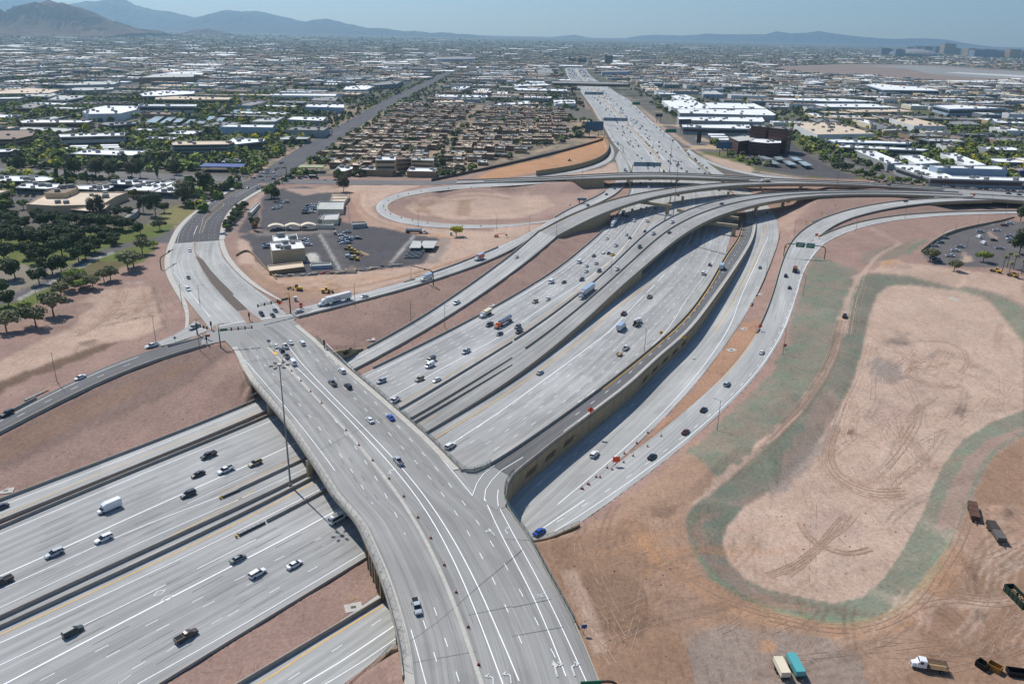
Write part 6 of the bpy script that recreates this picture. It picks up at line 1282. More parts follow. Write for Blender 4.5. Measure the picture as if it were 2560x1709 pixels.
def shed_mesh(mb,p,w_,d_,h_,rf,wl,ang,idx,units=True):
 ca,sa=math.cos(ang),math.sin(ang);q=[(p.x+a*w_/2*ca-b_*d_/2*sa,p.y+a*w_/2*sa+b_*d_/2*ca)for a,b_ in((-1,-1),(1,-1),(1,1),(-1,1))]
 mb.prism(q,G-.5,G+h_,idx[wl],idx[rf])
 if units:
  for _ in range(R2.randint(2,8)):
   a,b_=R2.uniform(-.42,.42)*w_,R2.uniform(-.4,.4)*d_;mb.box((p.x+a*ca-b_*sa,p.y+a*sa+b_*ca,G+h_-.1),(R2.uniform(2,4),R2.uniform(2,3.4),R2.uniform(1.2,2.2)),idx['unit_grey'],ang)
WM=['w_white','w_grey','w_tan','w_slate','w_brown','w_cream','r_white','r_pale','r_tan','r_grey','r_brown','r_dk','r_red','unit_grey'];IX={n:i for i,n in enumerate(WM)}
CN=dict(r_white='white',r_pale='pale grey',r_tan='beige',r_grey='grey',r_brown='brown',r_dk='dark',w_white='white',w_grey='grey',w_tan='tan',w_slate='slate',w_brown='brown',w_cream='cream')
rest=MB()
for p in cand[290:]:shed_mesh(rest,p,17,11,6,R2.choice(['r_pale','r_tan','r_tan']),'w_brown',AANG,IX)
for k,g_ in enumerate(gen):
 p,w_,d_,h_,rf,wl=g_;ang=AANG+R2.choice([0,0,0,math.pi/2])
 stamp([(p.x+a*w_/2,p.y+b_*d_/2)for a,b_ in((-1,-1),(1,-1),(1,1),(-1,1))])
 if p.y>1500 and rf=='r_white' and R2.random()<.5:rf=R2.choice(['r_grey','r_brown','r_dk'])
 if k<170:
  building(None,h_,wl,rf,'%s-roofed %s-walled shed in the industrial districts'%(CN[rf],CN[wl]),R2.randint(3,8),bands=R2.choice([0,0,1]),cat='building',group=WG,name='industrial_shed',pts_=[Vector((p.x+a*w_/2*math.cos(ang)-b_*d_/2*math.sin(ang),p.y+a*w_/2*math.sin(ang)+b_*d_/2*math.cos(ang),0))for a,b_ in((-1,-1),(1,-1),(1,1),(-1,1))]);OCC.pop()
 else:shed_mesh(rest,p,w_,d_,h_,rf,wl,ang,IX)
for k in range(12500):
 y_=R2.random();Y=1/(1/2400*(1-y_)+1/15000*y_);X=R2.uniform(-.95,.95)*Y
 if Y<3200 and R2.random()<.5:continue
 if Y<3500 and occ(X,Y)or inpoly((X,Y),AIR):continue
 s_=R2.uniform(12,26)*(1+Y/9000);rf=R2.choice(['r_tan','r_brown','r_brown','r_grey','r_grey','r_dk','r_dk','r_red']);
 if R2.random()<.05:s_*=2.8;rf='r_white'
 ang=AANG+R2.choice([0,math.pi/2]);shed_mesh(rest,Vector((X,Y,0)),s_*R2.uniform(1,1.7),s_,R2.uniform(3.5,7),rf,R2.choice(['w_tan','w_cream','w_brown','w_grey']),ang,IX,False)
rest.obj('distant_buildings',WM,kind='stuff')
PAINT=dict(white=(222,222,222),silver=(168,172,176),grey=(104,108,112),dgrey=(58,62,66),black=(22,24,27),blue=(28,74,168),navy=(30,42,66),maroon=(86,22,32),red=(170,40,34),yellow=(226,176,20),tan=(160,146,122),green=(44,58,52),orange=(206,92,34),brown=(70,52,46),steelblue=(150,172,192),teal=(84,160,160))
def paintm(c):
 n='car_'+c
 if n not in MATS:
  m,nt,b=newmat(n);b.inputs['Base Color'].default_value=(*lin(PAINT[c]),1);b.inputs['Roughness'].default_value=.28;b.inputs['Specular IOR Level'].default_value=.5;b.inputs['Coat Weight'].default_value=.5
 return n
for c_ in PAINT:paintm(c_)
simple('tyre',lin((24,24,25)),.9,var=0);simple('hub',lin((120,122,126)),.4,metal=.5,var=0);simple('glass_car',lin((20,24,30)),.08,.8,var=0);simple('lamp',lin((225,225,215)),.2,var=0);simple('tail',lin((150,20,18)),.3,var=0)
simple('cargo',lin((206,208,210)),.5,var=.05);simple('rubber_bed',lin((40,40,42)),.9,var=.1);simple('chrome',lin((170,174,178)),.25,.6,.7,var=.05);simple('rust',lin((92,66,54)),.9,var=.3,scale=1.5);simple('wood',lin((150,124,92)),.9,var=.2,scale=2)
def loft(mb,st,mi=0,cap=True):
 """st: list of (x, z0, z1, half width bottom, half width top); rounded box sections"""
 vs=[];k=8
 for x,z0,z1,wb,wt in st:
  c=min(.12,(z1-z0)*.3)
  for y,z in((-wb+c,z0),(wb-c,z0),(wb,z0+c),(wt,z1-c),(wt-c*1.2,z1),(-wt+c*1.2,z1),(-wt,z1-c),(-wb,z0+c)):vs.append((x,y,z))
 n=len(st);fs=[(i*k+j,i*k+(j+1)%k,(i+1)*k+(j+1)%k,(i+1)*k+j)for i in range(n-1)for j in range(k)]
 if cap:fs+=[tuple(range(k))[::-1],tuple(range((n-1)*k,n*k))]
 mb.add(vs,fs,mi)
def smoothobj(o):
 return o
WHEELM={}
def wheels(o,xs,y,r=.35,w=.24):
 key=(r,w)
 if key not in WHEELM:
  mb=MB();mb.tube((0,-w/2,0),(0,w/2,0),r,n=14,mi=0);mb.tube((0,-w/2-.01,0),(0,w/2+.01,0),r*.58,n=10,mi=1);WHEELM[key]=mb.mesh('wheel',['tyre','hub'])
 for x in xs:
  for s_ in(-1,1):
   u=bpy.data.objects.new('wheel',WHEELM[key]);C.objects.link(u);u.parent=o;u.location=(x,s_*y,r)
def lights(o,xf,xr,y,zf_,zr):
 for s_ in(-1,1):
  mb=MB();mb.box((xf,s_*y,zf_),(.12,.34,.16));mb.obj('headlight',['lamp'],o);mb=MB();mb.box((xr,s_*y,zr),(.1,.22,.3));mb.obj('tail_light',['tail'],o)
def car_proto(kind,col):
 o=empty(kind,(0,-500,-50));p=paintm(col);L={'sedan':4.8,'suv':5.0,'pickup':5.8,'van':5.6,'minivan':5.1}[kind];h=L/2;mb=MB()
 if kind=='sedan':
  loft(mb,[(-h,.42,.78,.72,.66),(-h+.12,.3,.98,.88,.8),(-h+.9,.24,1.02,.92,.86),(0,.22,.96,.93,.88),(h-1.2,.24,.92,.92,.84),(h-.25,.28,.74,.88,.74),(h,.36,.62,.72,.6)]);mb.obj('body',[p],o)
  g=MB();loft(g,[(-h+.75,.92,.98,.8,.76),(-h+1.45,.92,1.36,.8,.62),(-.1,.92,1.42,.82,.64),(.55,.92,1.38,.82,.62),(1.4,.88,.96,.8,.74)]);g.obj('windows',['glass_car'],o)
  g=MB();loft(g,[(-h+1.4,1.36,1.4,.62,.58),(-.1,1.4,1.47,.65,.6),(.5,1.36,1.42,.63,.58)]);g.obj('roof',[p],o);wheels(o,(-1.42,1.42),.82,.33);lights(o,h-.1,-h+.03,.62,.52,.62)
 elif kind in('suv','minivan'):
  loft(mb,[(-h,.45,.95,.8,.76),(-h+.1,.32,1.15,.92,.88),(0,.28,1.12,.95,.9),(h-1.35,.28,1.08,.94,.88),(h-.2,.32,.92,.9,.8),(h,.42,.78,.78,.68)]);mb.obj('body',[p],o)
  fx=h-1.0 if kind=='minivan' else h-1.3
  g=MB();loft(g,[(-h+.06,1.08,1.16,.86,.84),(-h+.35,1.08,1.66,.86,.7),(.3,1.08,1.72,.87,.72),(fx-.85,1.08,1.66,.87,.7),(fx,1.02,1.12,.86,.8)]);g.obj('windows',['glass_car'],o)
  g=MB();loft(g,[(-h+.2,1.64,1.7,.72,.66),(.2,1.7,1.79,.75,.7),(fx-.9,1.64,1.72,.71,.66)]);g.obj('roof',[p],o)
  g=MB()
  for x in(-h+.9,-.35):
   for s_ in(-1,1):g.box((x,s_*.8,1.08),(.1,.12,.58),0,taper=.9)
  g.obj('pillar',[p],o);wheels(o,(-1.5,1.5),.84,.37);lights(o,h-.1,-h+.03,.68,.66,.85)
 elif kind=='pickup':
  loft(mb,[(-h,.5,1.12,.88,.88),(-h+.08,.42,1.18,.95,.93),(-.55,.4,1.18,.97,.94),(h-1.5,.4,1.16,.96,.92),(h-.2,.42,1.04,.93,.85),(h,.5,.92,.82,.74)]);mb.obj('body',[p],o)
  g=MB();loft(g,[(-.62,1.12,1.2,.88,.84),(-.5,1.12,1.76,.88,.74),(.9,1.12,1.8,.88,.75),(1.65,1.1,1.18,.87,.8)]);g.obj('windows',['glass_car'],o)
  g=MB();loft(g,[(-.52,1.74,1.8,.74,.68),(.2,1.78,1.86,.77,.72),(.85,1.76,1.82,.74,.68)]);g.obj('roof',[p],o)
  g=MB();g.box((-1.75,0,1.15),(2.05,1.5,.06));g.obj('load_bed',['rubber_bed'],o);g=MB()
  for s_ in(-1,1):g.box((-1.75,s_*.86,1.15),(2.2,.16,.18))
  g.box((-h+.1,0,1.15),(.12,1.8,.18));g.obj('bed_rail',[p],o);wheels(o,(-1.75,1.75),.86,.4,.28);lights(o,h-.1,-h+.03,.72,.74,.85)
 elif kind=='van':
  loft(mb,[(-h,.45,2.1,.92,.86),(-h+.1,.35,2.25,.97,.88),(.9,.35,2.25,.98,.88),(1.5,.35,1.9,.98,.84),(2.1,.36,1.22,.96,.84),(h-.1,.4,1.0,.9,.78),(h,.5,.9,.82,.7)]);mb.obj('body',[p],o)
  g=MB();loft(g,[(1.28,1.25,2.02,.9,.83),(1.56,1.2,1.88,.93,.8),(2.12,1.18,1.26,.9,.8)]);g.obj('windshield',['glass_car'],o);g=MB()
  for s_ in(-1,1):g.box((.6,s_*.93,1.35),(1.0,.07,.55))
  g.box((-h-.0,0,1.4),(.06,1.4,.5));g.obj('windows',['glass_car'],o);wheels(o,(-1.7,1.75),.86,.37);lights(o,h-.1,-h+.02,.74,.72,.9)
 return o
def truck_cab(o,x,p,bon=1.6,w=1.15):
 """conventional cab: bonnet, cab, fairing; x = rear of cab"""
 mb=MB();loft(mb,[(x,.7,2.6,w,w*.92),(x+1.5,.7,2.7,w,w*.9),(x+1.95,.7,2.0,w,w*.9),(x+2.1,.7,1.75,w*.92,w*.72),(x+1.9+bon,.7,1.6,w*.85,w*.62),(x+2.1+bon,.6,1.3,w*.78,w*.6)]);mb.obj('cab',[p],o)
 mb=MB();loft(mb,[(x+1.42,1.75,2.6,w*.93,w*.86),(x+1.62,1.75,2.55,w*.95,w*.86),(x+2.0,1.72,1.85,w*.95,w*.86)]);mb.obj('windshield',['glass_car'],o);mb=MB()
 for s_ in(-1,1):mb.box((x+1.1,s_*w*.95,1.75),(.7,.08,.6))
 mb.obj('windows',['glass_car'],o);mb=MB();mb.box((x+2.12+bon,0,.8),(.06,w*1.1,.6));mb.obj('grille',['chrome'],o)
 for s_ in(-1,1):mb=MB();mb.box((x+2.05+bon,s_*w*.72,.85),(.12,.3,.22));mb.obj('headlight',['lamp'],o)
def big(kind,col='white',box='cargo',label=None,cat=None,text=False):
 o=empty(kind,(0,0,0),label=label,cat=cat);p=paintm(col)
 if kind=='semi_truck':
  truck_cab(o,4.0,p,1.3,1.2);mb=MB();loft(mb,[(2.9,.8,3.6,1.15,1.1),(4.1,.8,3.6,1.15,1.1),(4.9,2.3,3.2,1.1,.95)]);mb.obj('sleeper',[p],o)
  mb=MB();mb.box((-4.9,0,1.15),(15.2,2.5,2.85));mb.obj('trailer',[box],o);mb=MB();mb.box((-4.9,0,4.0),(15.2,2.5,.03));mb.obj('trailer_roof',['car_steelblue' if col=='silver' else 'w_white'],o)
  mb=MB();mb.box((-2,0,.75),(14,.9,.35));mb.box((-3.5,0,.5),(5,2.3,.25));mb.obj('chassis',['steel_dark'],o)
  wheels(o,(-11.3,-10.1,1.8,3.0),1.02,.5,.5);wheels(o,(6.7,),1.02,.5,.3)
  if text:
   for wd,dx,c_ in(('Fed',0,'text_purple'),('Ex',2.75,'text_red')):
    simple(c_,lin((112,96,150)if wd=='Fed' else(214,78,40)),.6,var=0);t_=textobj(wd,1.7,c_,o,(-1.2-dx,1.28,2.0),(math.pi/2,0,math.pi),'lettering')
 elif kind in('box_truck','delivery_truck'):
  truck_cab(o,1.6,p,.9,1.05);mb=MB();mb.box((-1.5,0,1.0),(6.4,2.4,2.5));mb.obj('cargo_box',[box],o);mb=MB();mb.box((-1.5,0,3.5),(6.4,2.4,.03));mb.obj('box_roof',['car_steelblue' if col in('white','silver')and box!='w_white' else 'w_white'],o);mb=MB();mb.box((-.6,0,.6),(7.6,.9,.3));mb.obj('chassis',['steel_dark'],o)
  wheels(o,(-3.0,3.5),1.0,.46,.36)
 elif kind=='tanker_truck':
  truck_cab(o,3.6,p,1.3,1.15)
  mb=MB()
  for x0,x1 in((-8.5,-4.6),(-4.2,-.2),(.2,2.6)):mb.tube((x0,0,2.3),(x1,0,2.3),1.15,n=16);mb.tube((x0-.3,0,2.3),(x0,0,2.3),.5,1.15,n=16);mb.tube((x1,0,2.3),(x1+.3,0,2.3),1.15,.5,n=16);
  mb.obj('tank',['chrome'],o);mb=MB();mb.box((-3,0,.75),(12.5,.9,.4));mb.obj('chassis',['steel_dark'],o);wheels(o,(-7.8,-6.6,1.4,2.6),1.02,.5,.5);wheels(o,(6.3,),1.02,.5,.3)
 elif kind=='dump_truck':
  truck_cab(o,1.6,p,1.3,1.15);mb=MB();mb.box((-2.4,0,1.2),(6.0,2.1,1.7),taper=1.08,tz=1.15);mb.obj('tipper_body',['w_cream' if col=='white' else 'rust'],o);mb=MB();mb.box((-.9,0,.7),(8.6,.9,.4));mb.obj('chassis',['steel_dark'],o);wheels(o,(-4.2,-3.0,-1.8),1.02,.5,.5);wheels(o,(4.2,),1.02,.5,.3)
 elif kind=='mixer_truck':
  truck_cab(o,1.8,p,.7,1.15);mb=MB();mb.tube((-4.0,0,3.1),(-2.2,0,2.7),.5,1.15,14);mb.tube((-2.2,0,2.7),(-.4,0,2.35),1.15,1.1,14);mb.tube((-.4,0,2.35),(1.2,0,2.0),1.1,.5,14);mb.obj('drum',['w_white'],o)
  mb=MB();mb.box((-4.3,0,1.2),(1.0,1.4,1.9),taper=.8);mb.obj('chute',['steel_dark'],o);mb=MB();mb.box((-.9,0,.75),(8,.9,.45));mb.obj('chassis',['steel_dark'],o);wheels(o,(-3.6,-2.4,3.8),1.02,.5,.45)
 elif kind=='shuttle_van':
  mb=MB();loft(mb,[(-3.4,.5,2.5,.98,.9),(-3.3,.4,2.65,1.02,.9),(1.6,.4,2.65,1.02,.9),(2.3,.4,2.1,1.0,.86),(2.9,.42,1.3,.98,.86),(3.4,.5,1.0,.9,.78)]);mb.obj('body',[p],o);mb=MB()
  for s_ in(-1,1):mb.box((-1.0,s_*.985,1.35),(4.2,.06,.75))
  mb.box((-3.39,0,1.4),(.08,1.5,.8));mb.obj('windows',['glass_car'],o);mb=MB();loft(mb,[(1.95,1.4,2.35,.95,.86),(2.35,1.3,2.1,.97,.84),(2.92,1.28,1.36,.95,.84)]);mb.obj('windshield',['glass_car'],o);mb=MB();mb.box((-1.2,0,2.64),(1.6,1.0,.18));mb.obj('roof_unit',['unit_grey'],o);wheels(o,(-2.1,2.2),.9,.38)
 elif kind=='walk_in_van':
  mb=MB();loft(mb,[(-3.6,.6,2.9,1.1,1.08),(-3.5,.5,3.0,1.14,1.1),(1.0,.5,3.0,1.14,1.1),(2.0,.5,2.6,1.1,1.0)]);mb.obj('body',[p],o);mb=MB();loft(mb,[(1.4,.45,2.0,1.0,.9),(2.1,.45,1.9,1.0,.85),(2.7,.45,1.2,.98,.84),(3.5,.5,1.0,.9,.75)]);mb.obj('cab',[p],o);mb=MB();loft(mb,[(1.9,1.3,1.95,.95,.86),(2.15,1.25,1.85,.97,.84),(2.72,1.18,1.24,.95,.84)]);mb.obj('windshield',['glass_car'],o);wheels(o,(-2.2,2.3),.95,.42,.3)
 elif kind=='flatbed_truck':
  truck_cab(o,.9,p,1.0,1.0);mb=MB();mb.box((-1.4,0,1.0),(4.4,2.2,.12));mb.obj('bed',['wood'],o);mb=MB()
  for s_ in(-1,1):
   for z_ in(1.25,1.55,1.85):mb.box((-1.4,s_*1.08,z_),(4.4,.05,.14))
  for x_ in(-3.55,.75):
   for z_ in(1.25,1.55,1.85):mb.box((x_,0,z_),(.05,2.1,.14))
  mb.obj('stake_side',['steel_dark'],o);mb=MB();mb.box((-.3,0,.65),(6,.9,.3));mb.obj('chassis',['steel_dark'],o);wheels(o,(-2.4,2.9),.92,.42,.3)
 return o
PROTO={}
def heading(r,p,rev):
 q=r.mid;i=min(range(r.n),key=lambda i:(q[i].x-p.x)**2+(q[i].y-p.y)**2);i=min(max(i,1),r.n-2);d=q[i+1]-q[i-1];
 a=math.atan2(d.y,d.x);return a+math.pi if rev else a
def surf(r,s):
 return snap(r,s)[0]
def put(kind,col,s,r,rev,label,group=None,**k):
 if isinstance(r,Road):p=surf(r,s);p.z=zroad(r,p)+r.dz+.02;a=heading(r,p,rev)
 else:p=UG(s);p.z+=.03;a=r
 cat={'sedan':'car','suv':'car','pickup':'pickup truck','van':'van','minivan':'van'}.get(kind)
 if cat:
  kk=(kind,col)
  if kk not in PROTO:o=car_proto(kind,col);PROTO[kk]=kids(o);o.location=p;o.rotation_euler=(0,0,a);tag(o,label,cat,group)
  else:o=clone(PROTO[kk],p,a,label=label,cat=cat,group=group);o['group']=group or 'vehicles on the roads'
  if not group:o['group']='vehicles on the roads'
  return o
 o=big(kind,col,label=label,cat='truck' if 'truck' in kind else 'van',**k);o.location=p;o.rotation_euler=(0,0,a);return o
VL="""pickup black c1 1780,1165|M1|1|black pickup left of the bridge on the upper carriageway, nearest the gravel strip
sedan black c1 1690,1325|M1|1|black sedan between two pickups left of the bridge
pickup white c1 1925,1290|M1|1|white service pickup with tool rack left of the bridge
suv tan c1 2175,1230|M1|1|tan SUV closest to the bridge on the upper carriageway
suv dgrey c1 1605,1495|M1|1|dark grey hatchback straddling the thick white line
suv silver d1 465,470|M1|1|silver SUV lowest on the upper carriageway, clear of the edge
suv white d1 885,345|M1|1|white SUV with roof rails between the box van and the silver SUV
pickup black d1 15,715|M1|1|black pickup cut by the left edge of the picture
suv green d1 625,1135|M2|0|very dark green SUV on the lower carriageway, furthest left
pickup brown d1 1590,1175|M2|0|dark brown crew-cab pickup with covered bed, lower carriageway
sedan grey d1 2030,515|M2|0|grey hatchback with silver bonnet in the lower carriageway
suv white d2 15,640|M2|0|white SUV behind the white sedan on the lower carriageway
sedan white d2 328,565|M2|0|white sedan ahead of the white SUV on the lower carriageway
sedan navy d1 5,75|R1a|1|dark car cut by the left edge on the narrow collector road
suv black c1 62,808|RW|1|black SUV on the walled entry ramp by the left edge
sedan white c1 685,498|RW|1|white sedan alone on the entry ramp
pickup white c1 1300,228|RW|1|white pickup with ladder rack at the top of the entry ramp
pickup silver e4 400,568|SLIP|1|silver pickup turning into the slip lane by the signals
pickup silver d2 1370,925|ART3|0|silver pickup driving down the bridge towards the viewer
pickup silver c2 1212,1212|ART3|1|silver pickup with cargo in its bed, middle of the bridge
sedan blue c2 1148,840|ART3|1|bright blue sedan on the bridge
sedan white c2 972,862|ART3|1|white sedan left of the blue one on the bridge
pickup grey c2 652,547|ART3|1|grey pickup on the bridge left of a black SUV
suv black c2 785,575|ART3|1|black SUV near the railing side of the bridge
suv white c2 733,442|ART3|1|white SUV with dark windows closest to the bridge railing
van white c2 315,372|ART3|1|white van last in the queue at the signals
pickup grey c2 262,318|ART3|1|grey pickup in the queue in front of the white van
suv black c2 220,268|ART3|1|black SUV in the queue in front of the grey pickup
pickup white c2 252,232|ART3|1|white pickup in the second lane of the queue
sedan white c2 172,230|ART3|1|white coupe with black roof heading the left queue
sedan white c2 295,200|ART3|1|white sedan at the stop line, third lane
minivan white c2 395,207|ART3|1|white minivan at the stop line nearest the railing
suv black e4 1195,412|ART2|0|black SUV waiting at the stop line by the gravel island
sedan black e4 1325,424|ART2|0|black sedan at the stop line beside the black SUV
sedan dgrey e4 1356,368|ART2|0|dark sedan in the right-turn lane under the signals
sedan silver e4 1635,382|R0|1|silver sedan at the end of the off-ramp under the signal post
sedan white b2 990,1250|R0|0|white sedan on the off-ramp behind the lettered semi trailer
pickup white b2 1828,1310|R1a|1|white pickup alone on the walled collector above the pink slope
sedan white b3 40,890|R1a|1|small white hatchback where the collector begins to climb
sedan navy b3 692,420|R0|0|dark blue car beside the grey roadside sign
sedan navy b3 860,318|R0|0|dark blue car higher up the off-ramp
sedan grey b3 935,265|R0|0|grey car in the flyover shadow on the off-ramp
suv white e4 333,118|ART2|0|white SUV on the street beside the long gravel median
sedan dgrey e3 335,1390|ART2|0|dark sedan above the white SUV on the street
sedan white e3 350,1072|ART2|0|white sedan just below the dark asphalt on the street
sedan silver e3 1032,332|ART1|0|silver sedan in the turn lane near the crossroads
sedan grey e3 1152,338|ART1|1|grey sedan leaving the crossroads
pickup silver c2 1790,278|M1|1|silver pickup alone below the cement tanker
van dgrey c2 1490,352|M1|1|dark grey van side by side with a white van
van white c2 1480,397|M1|1|white van side by side with a dark grey van
suv tan c2 1393,513|M1|1|beige SUV left of a white coupe
sedan white c2 1540,518|M1|1|white coupe close to the yellow line
suv silver c2 1068,530|M1|1|silver SUV in the outer lane near the bridge
pickup white c2 1180,697|M1|1|white pickup with black bed about to pass under the bridge
pickup black c2 1990,47|M1|1|black pickup behind the red tanker cab
sedan navy c2 2077,125|M1|1|dark blue sedan in front of the tanker
suv grey c3 48,65|M1|1|grey SUV right of the tanker
pickup navy c3 60,105|M1|1|dark blue pickup below the grey SUV
suv tan b3 210,1298|M1|1|beige SUV left of a small white coupe
sedan white b3 325,1273|M1|1|small white coupe right of a beige SUV
van white b3 355,1120|M1|1|white van left of a dark sedan by the pink slope
sedan green b3 473,1120|M1|1|dark green car right of the white van
suv black b3 635,1098|M1|1|black SUV above the white-roofed semi truck
sedan white b3 675,1020|M1|1|lower white car of a close pair
sedan white b3 677,972|M1|1|upper white car of a close pair
van white b3 610,937|M1|1|white van beside the lane markings
sedan dgrey b3 745,880|M1|1|dark car left of the pickup with a trailer
sedan black b3 880,856|M1|1|black car left of the yellow taxi
sedan yellow b3 915,868|M1|1|small bright yellow taxi car
sedan silver b3 767,950|M1|1|silver car below the pickup with a trailer
suv dgrey b3 793,1018|M1|1|dark grey SUV beside the light pole
pickup white b3 945,785|M1|1|white work pickup above the yellow taxi
sedan silver b3 1045,688|M1|1|silver-roofed car left of a dark one below the flyover
sedan navy b3 1073,715|M1|1|dark car right of a silver-roofed one below the flyover
sedan white b3 865,722|M1|1|white car alone by the outer wall
sedan navy b3 1210,655|M1|1|small dark blue car near the flyover barrier
sedan white b3 1003,582|M1|1|white car right of the white semi truck below the flyover
suv white b3 1112,560|M1|1|white SUV out of the flyover shadow
van white b3 1230,562|M1|1|white van at the edge of the flyover shadow
sedan black b3 1095,458|M1|1|black car in the flyover shadow, leftmost
sedan grey b3 1175,450|M1|1|grey car in the flyover shadow
sedan white b3 1225,438|M1|1|white car in the flyover shadow
sedan dgrey b3 1302,440|M1|1|dark car in the flyover shadow by the straddle column
sedan black b3 1048,515|M1|1|black car beside the dark truck in shadow
suv white b3 1247,255|M1|1|white SUV between the two flyovers
sedan black b3 1175,213|M1|1|black car under the rear flyover
sedan white b3 957,998|F2|1|white SUV carrying orange gear in the median lane
suv dgrey b3 1162,798|F2|1|dark SUV in the upper flyover lane
pickup white b3 1285,675|F2|1|white pickup climbing the flyover
suv white b3 1458,572|F2|1|white SUV on the flyover curve
sedan navy b3 1910,405|F2|1|dark car high on the flyover
sedan black b3 1435,668|F2|0|black car in the near lane of the flyover
suv white c2 1658,1082|M2|0|white SUV under the bridge railing, far carriageway
sedan silver c3 238,455|M2|0|silver sedan on the yellow line
pickup white c3 968,247|M2|0|white pickup towing a flat trailer
pickup maroon b3 1018,1408|M2|0|dark maroon pickup on the white line
pickup tan b3 1253,1253|M2|0|beige pickup in the lane ahead of the maroon one
van white b3 1743,1040|M2|0|white van in the right lanes of the far carriageway
sedan brown b3 1803,960|M2|0|brown car ahead of the white van
suv white b3 1700,606|M2|0|white SUV under the big cross beam
suv white c3 703,1155|Q1|0|white SUV beside the tall wall, nearest the cones
sedan grey b3 2260,985|Q1|0|grey car on the curving collector
sedan black e2 1960,530|Q1|0|black car in shadow at the top of the collector
sedan black c3 1193,1173|Q2|0|black sedan, first on the exit ramp
sedan maroon c3 1478,962|Q2|0|maroon sedan on the exit ramp
sedan black c3 1632,772|Q2|0|black sedan ahead of the maroon one
suv silver c3 1830,553|Q2|0|silver SUV in the middle of the exit ramp
sedan white c3 2127,283|Q2|0|white sedan near the orange flag
sedan black b4 195,1170|Q2|0|black car below the orange-loaded truck
suv black b4 160,1062|Q2|0|black SUV left of the orange-loaded truck
sedan blue d3 232,285|Q2|0|bright blue car emerging from under the bridge wall
sedan black b4 1252,380|Q2a|0|black sedan on the ramp bridge at the gravel mound
suv white e5 577,285|R1b|0|white SUV on the joined flyover deck
sedan black e5 765,302|R1b|0|black sedan on the joined flyover deck
sedan black e5 2168,400|CF|0|left one of two black cars at the right edge of the deck
sedan black e5 2295,415|CF|0|right one of two black cars at the right edge of the deck"""
for row in VL.split('\n'):
 a,rk,rev,lb=row.split('|');kd,cl,tl,pos=a.split();put(kd,cl,tl+' '+pos,ROADS[rk],int(rev),lb)
put('walk_in_van','white','d1 935,85',m1,1,'white box-bodied delivery van on the upper carriageway, left of the bridge')
put('shuttle_van','white','d2 705,175',m2,0,'white shuttle van in the edge of the bridge shadow')
put('semi_truck','white','b2 680,1310',r0,0,'white semi truck with lettered white trailer on the off-ramp',text=True).rotation_euler.z+=math.pi if 0 else 0
put('semi_truck','silver','b3 665,1230',f2,1,'semi truck with blue-grey trailer roof in the median lane')
put('semi_truck','white','b3 922,600',m1,1,'white semi truck just below the lower flyover')
put('box_truck','white','b2 1555,1095',r0,0,'box truck with pale blue roof on the off-ramp');put('box_truck','white','b2 2035,908',r0,0,'small truck with red box higher on the off-ramp',box='car_red' if paintm('red')else '')
put('tanker_truck','orange','b2 2245,1505',m1,1,'polished cement tanker with orange-red cab');put('dump_truck','white','b2 2090,1420',m1,1,'white dump truck with cream tipper in the outer lane')
put('box_truck','silver','c3 930,78',m2,0,'box truck with pale blue roof and dark tail on the far carriageway');put('mixer_truck','white','c3 1067,35',m2,0,'concrete mixer truck ahead of the blue-roofed box truck')
put('box_truck','white','b3 1912,990',ramp_r,0,'white box truck with dark rear door on the walled ramp');put('dump_truck','orange','b4 245,1010',q2,0,'truck with orange load and white body on the exit ramp')
put('box_truck','dgrey','b3 1012,505',m1,1,'dark work truck in the flyover shadow');put('box_truck','silver','e1 1470,1225',m2,0,'white box truck beyond the flyovers near the tall mast')
put('box_truck','white','e1 855,1300',r0,1,'blue and white truck approaching the rear flyover');put('dump_truck','white','e2 1935,165',r1b,1,'white work truck high on the flyover near its highest point')
def trailer(s,r,rev,label,L_=3.6,mat='wood',h=.7):
 p=surf(r,s);p.z=zroad(r,p)+r.dz;o=empty('flatbed_trailer',p,heading(r,p,rev),label=label,cat='trailer');mb=MB();mb.box((0,0,h),(L_,2.1,.12));mb.obj('bed',[mat],o);mb=MB();mb.box((L_/2+.8,0,h-.1),(1.6,.12,.12))
 for s_ in(-1,1):mb.box((0,s_*1.05,h),(L_,.05,.35))
 mb.obj('frame',['steel_dark'],o);wheels(o,(-.3,),1.1,.33)
trailer('c3 915,300',m2,0,'flat wooden trailer towed by the white pickup');trailer('b3 828,852',m1,0,'small grey trailer behind the pickup near the yellow taxi',mat='cargo')
R3_=random.Random(5);TG='cars in the dense traffic beyond the flyovers';TC=['white','white','silver','grey','dgrey','black','black','navy','maroon','tan']
ta,tb_=t(m1,'e1 1000,1400',5.5),t(m1,'e1 400,230',6.);tc,td=t(m2,'e1 1500,1310',5.8),t(m2,'e1 450,210',6.)
spots=[]
def addc(r,t0,t1,n_,rev,lanes_,side):
 for _ in range(n_):
  for __ in range(20):
   tt_=t0+(t1-t0)*R3_.random()**1.15;ln=R3_.choice(lanes_);d_=ln*3.66+3.2;p=r.at(tt_,l=d_)if side=='l' else r.at(tt_,r=d_)
   if all((p-q).length>11 for q in spots):break
  spots.append(p);kd=R3_.choice(['sedan','sedan','suv','suv','pickup','minivan']);cl=R3_.choice(TC);kk=(kd,cl)
  if kk not in PROTO:o=car_proto(kd,cl);PROTO[kk]=kids(o)
  else:o=clone(PROTO[kk])
  o.location=(p.x,p.y,zroad(r,p)+.03);o.rotation_euler=(0,0,heading(r,p,rev));w_={'sedan':'sedan','suv':'SUV','pickup':'pickup','minivan':'minivan'}[kd]
  tag(o,'%s %s among the dense freeway traffic beyond the flyovers'%({'dgrey':'dark grey','navy':'dark blue','tan':'beige'}.get(cl,cl),w_),{'pickup':'pickup truck','minivan':'van'}.get(kd,'car'),TG)
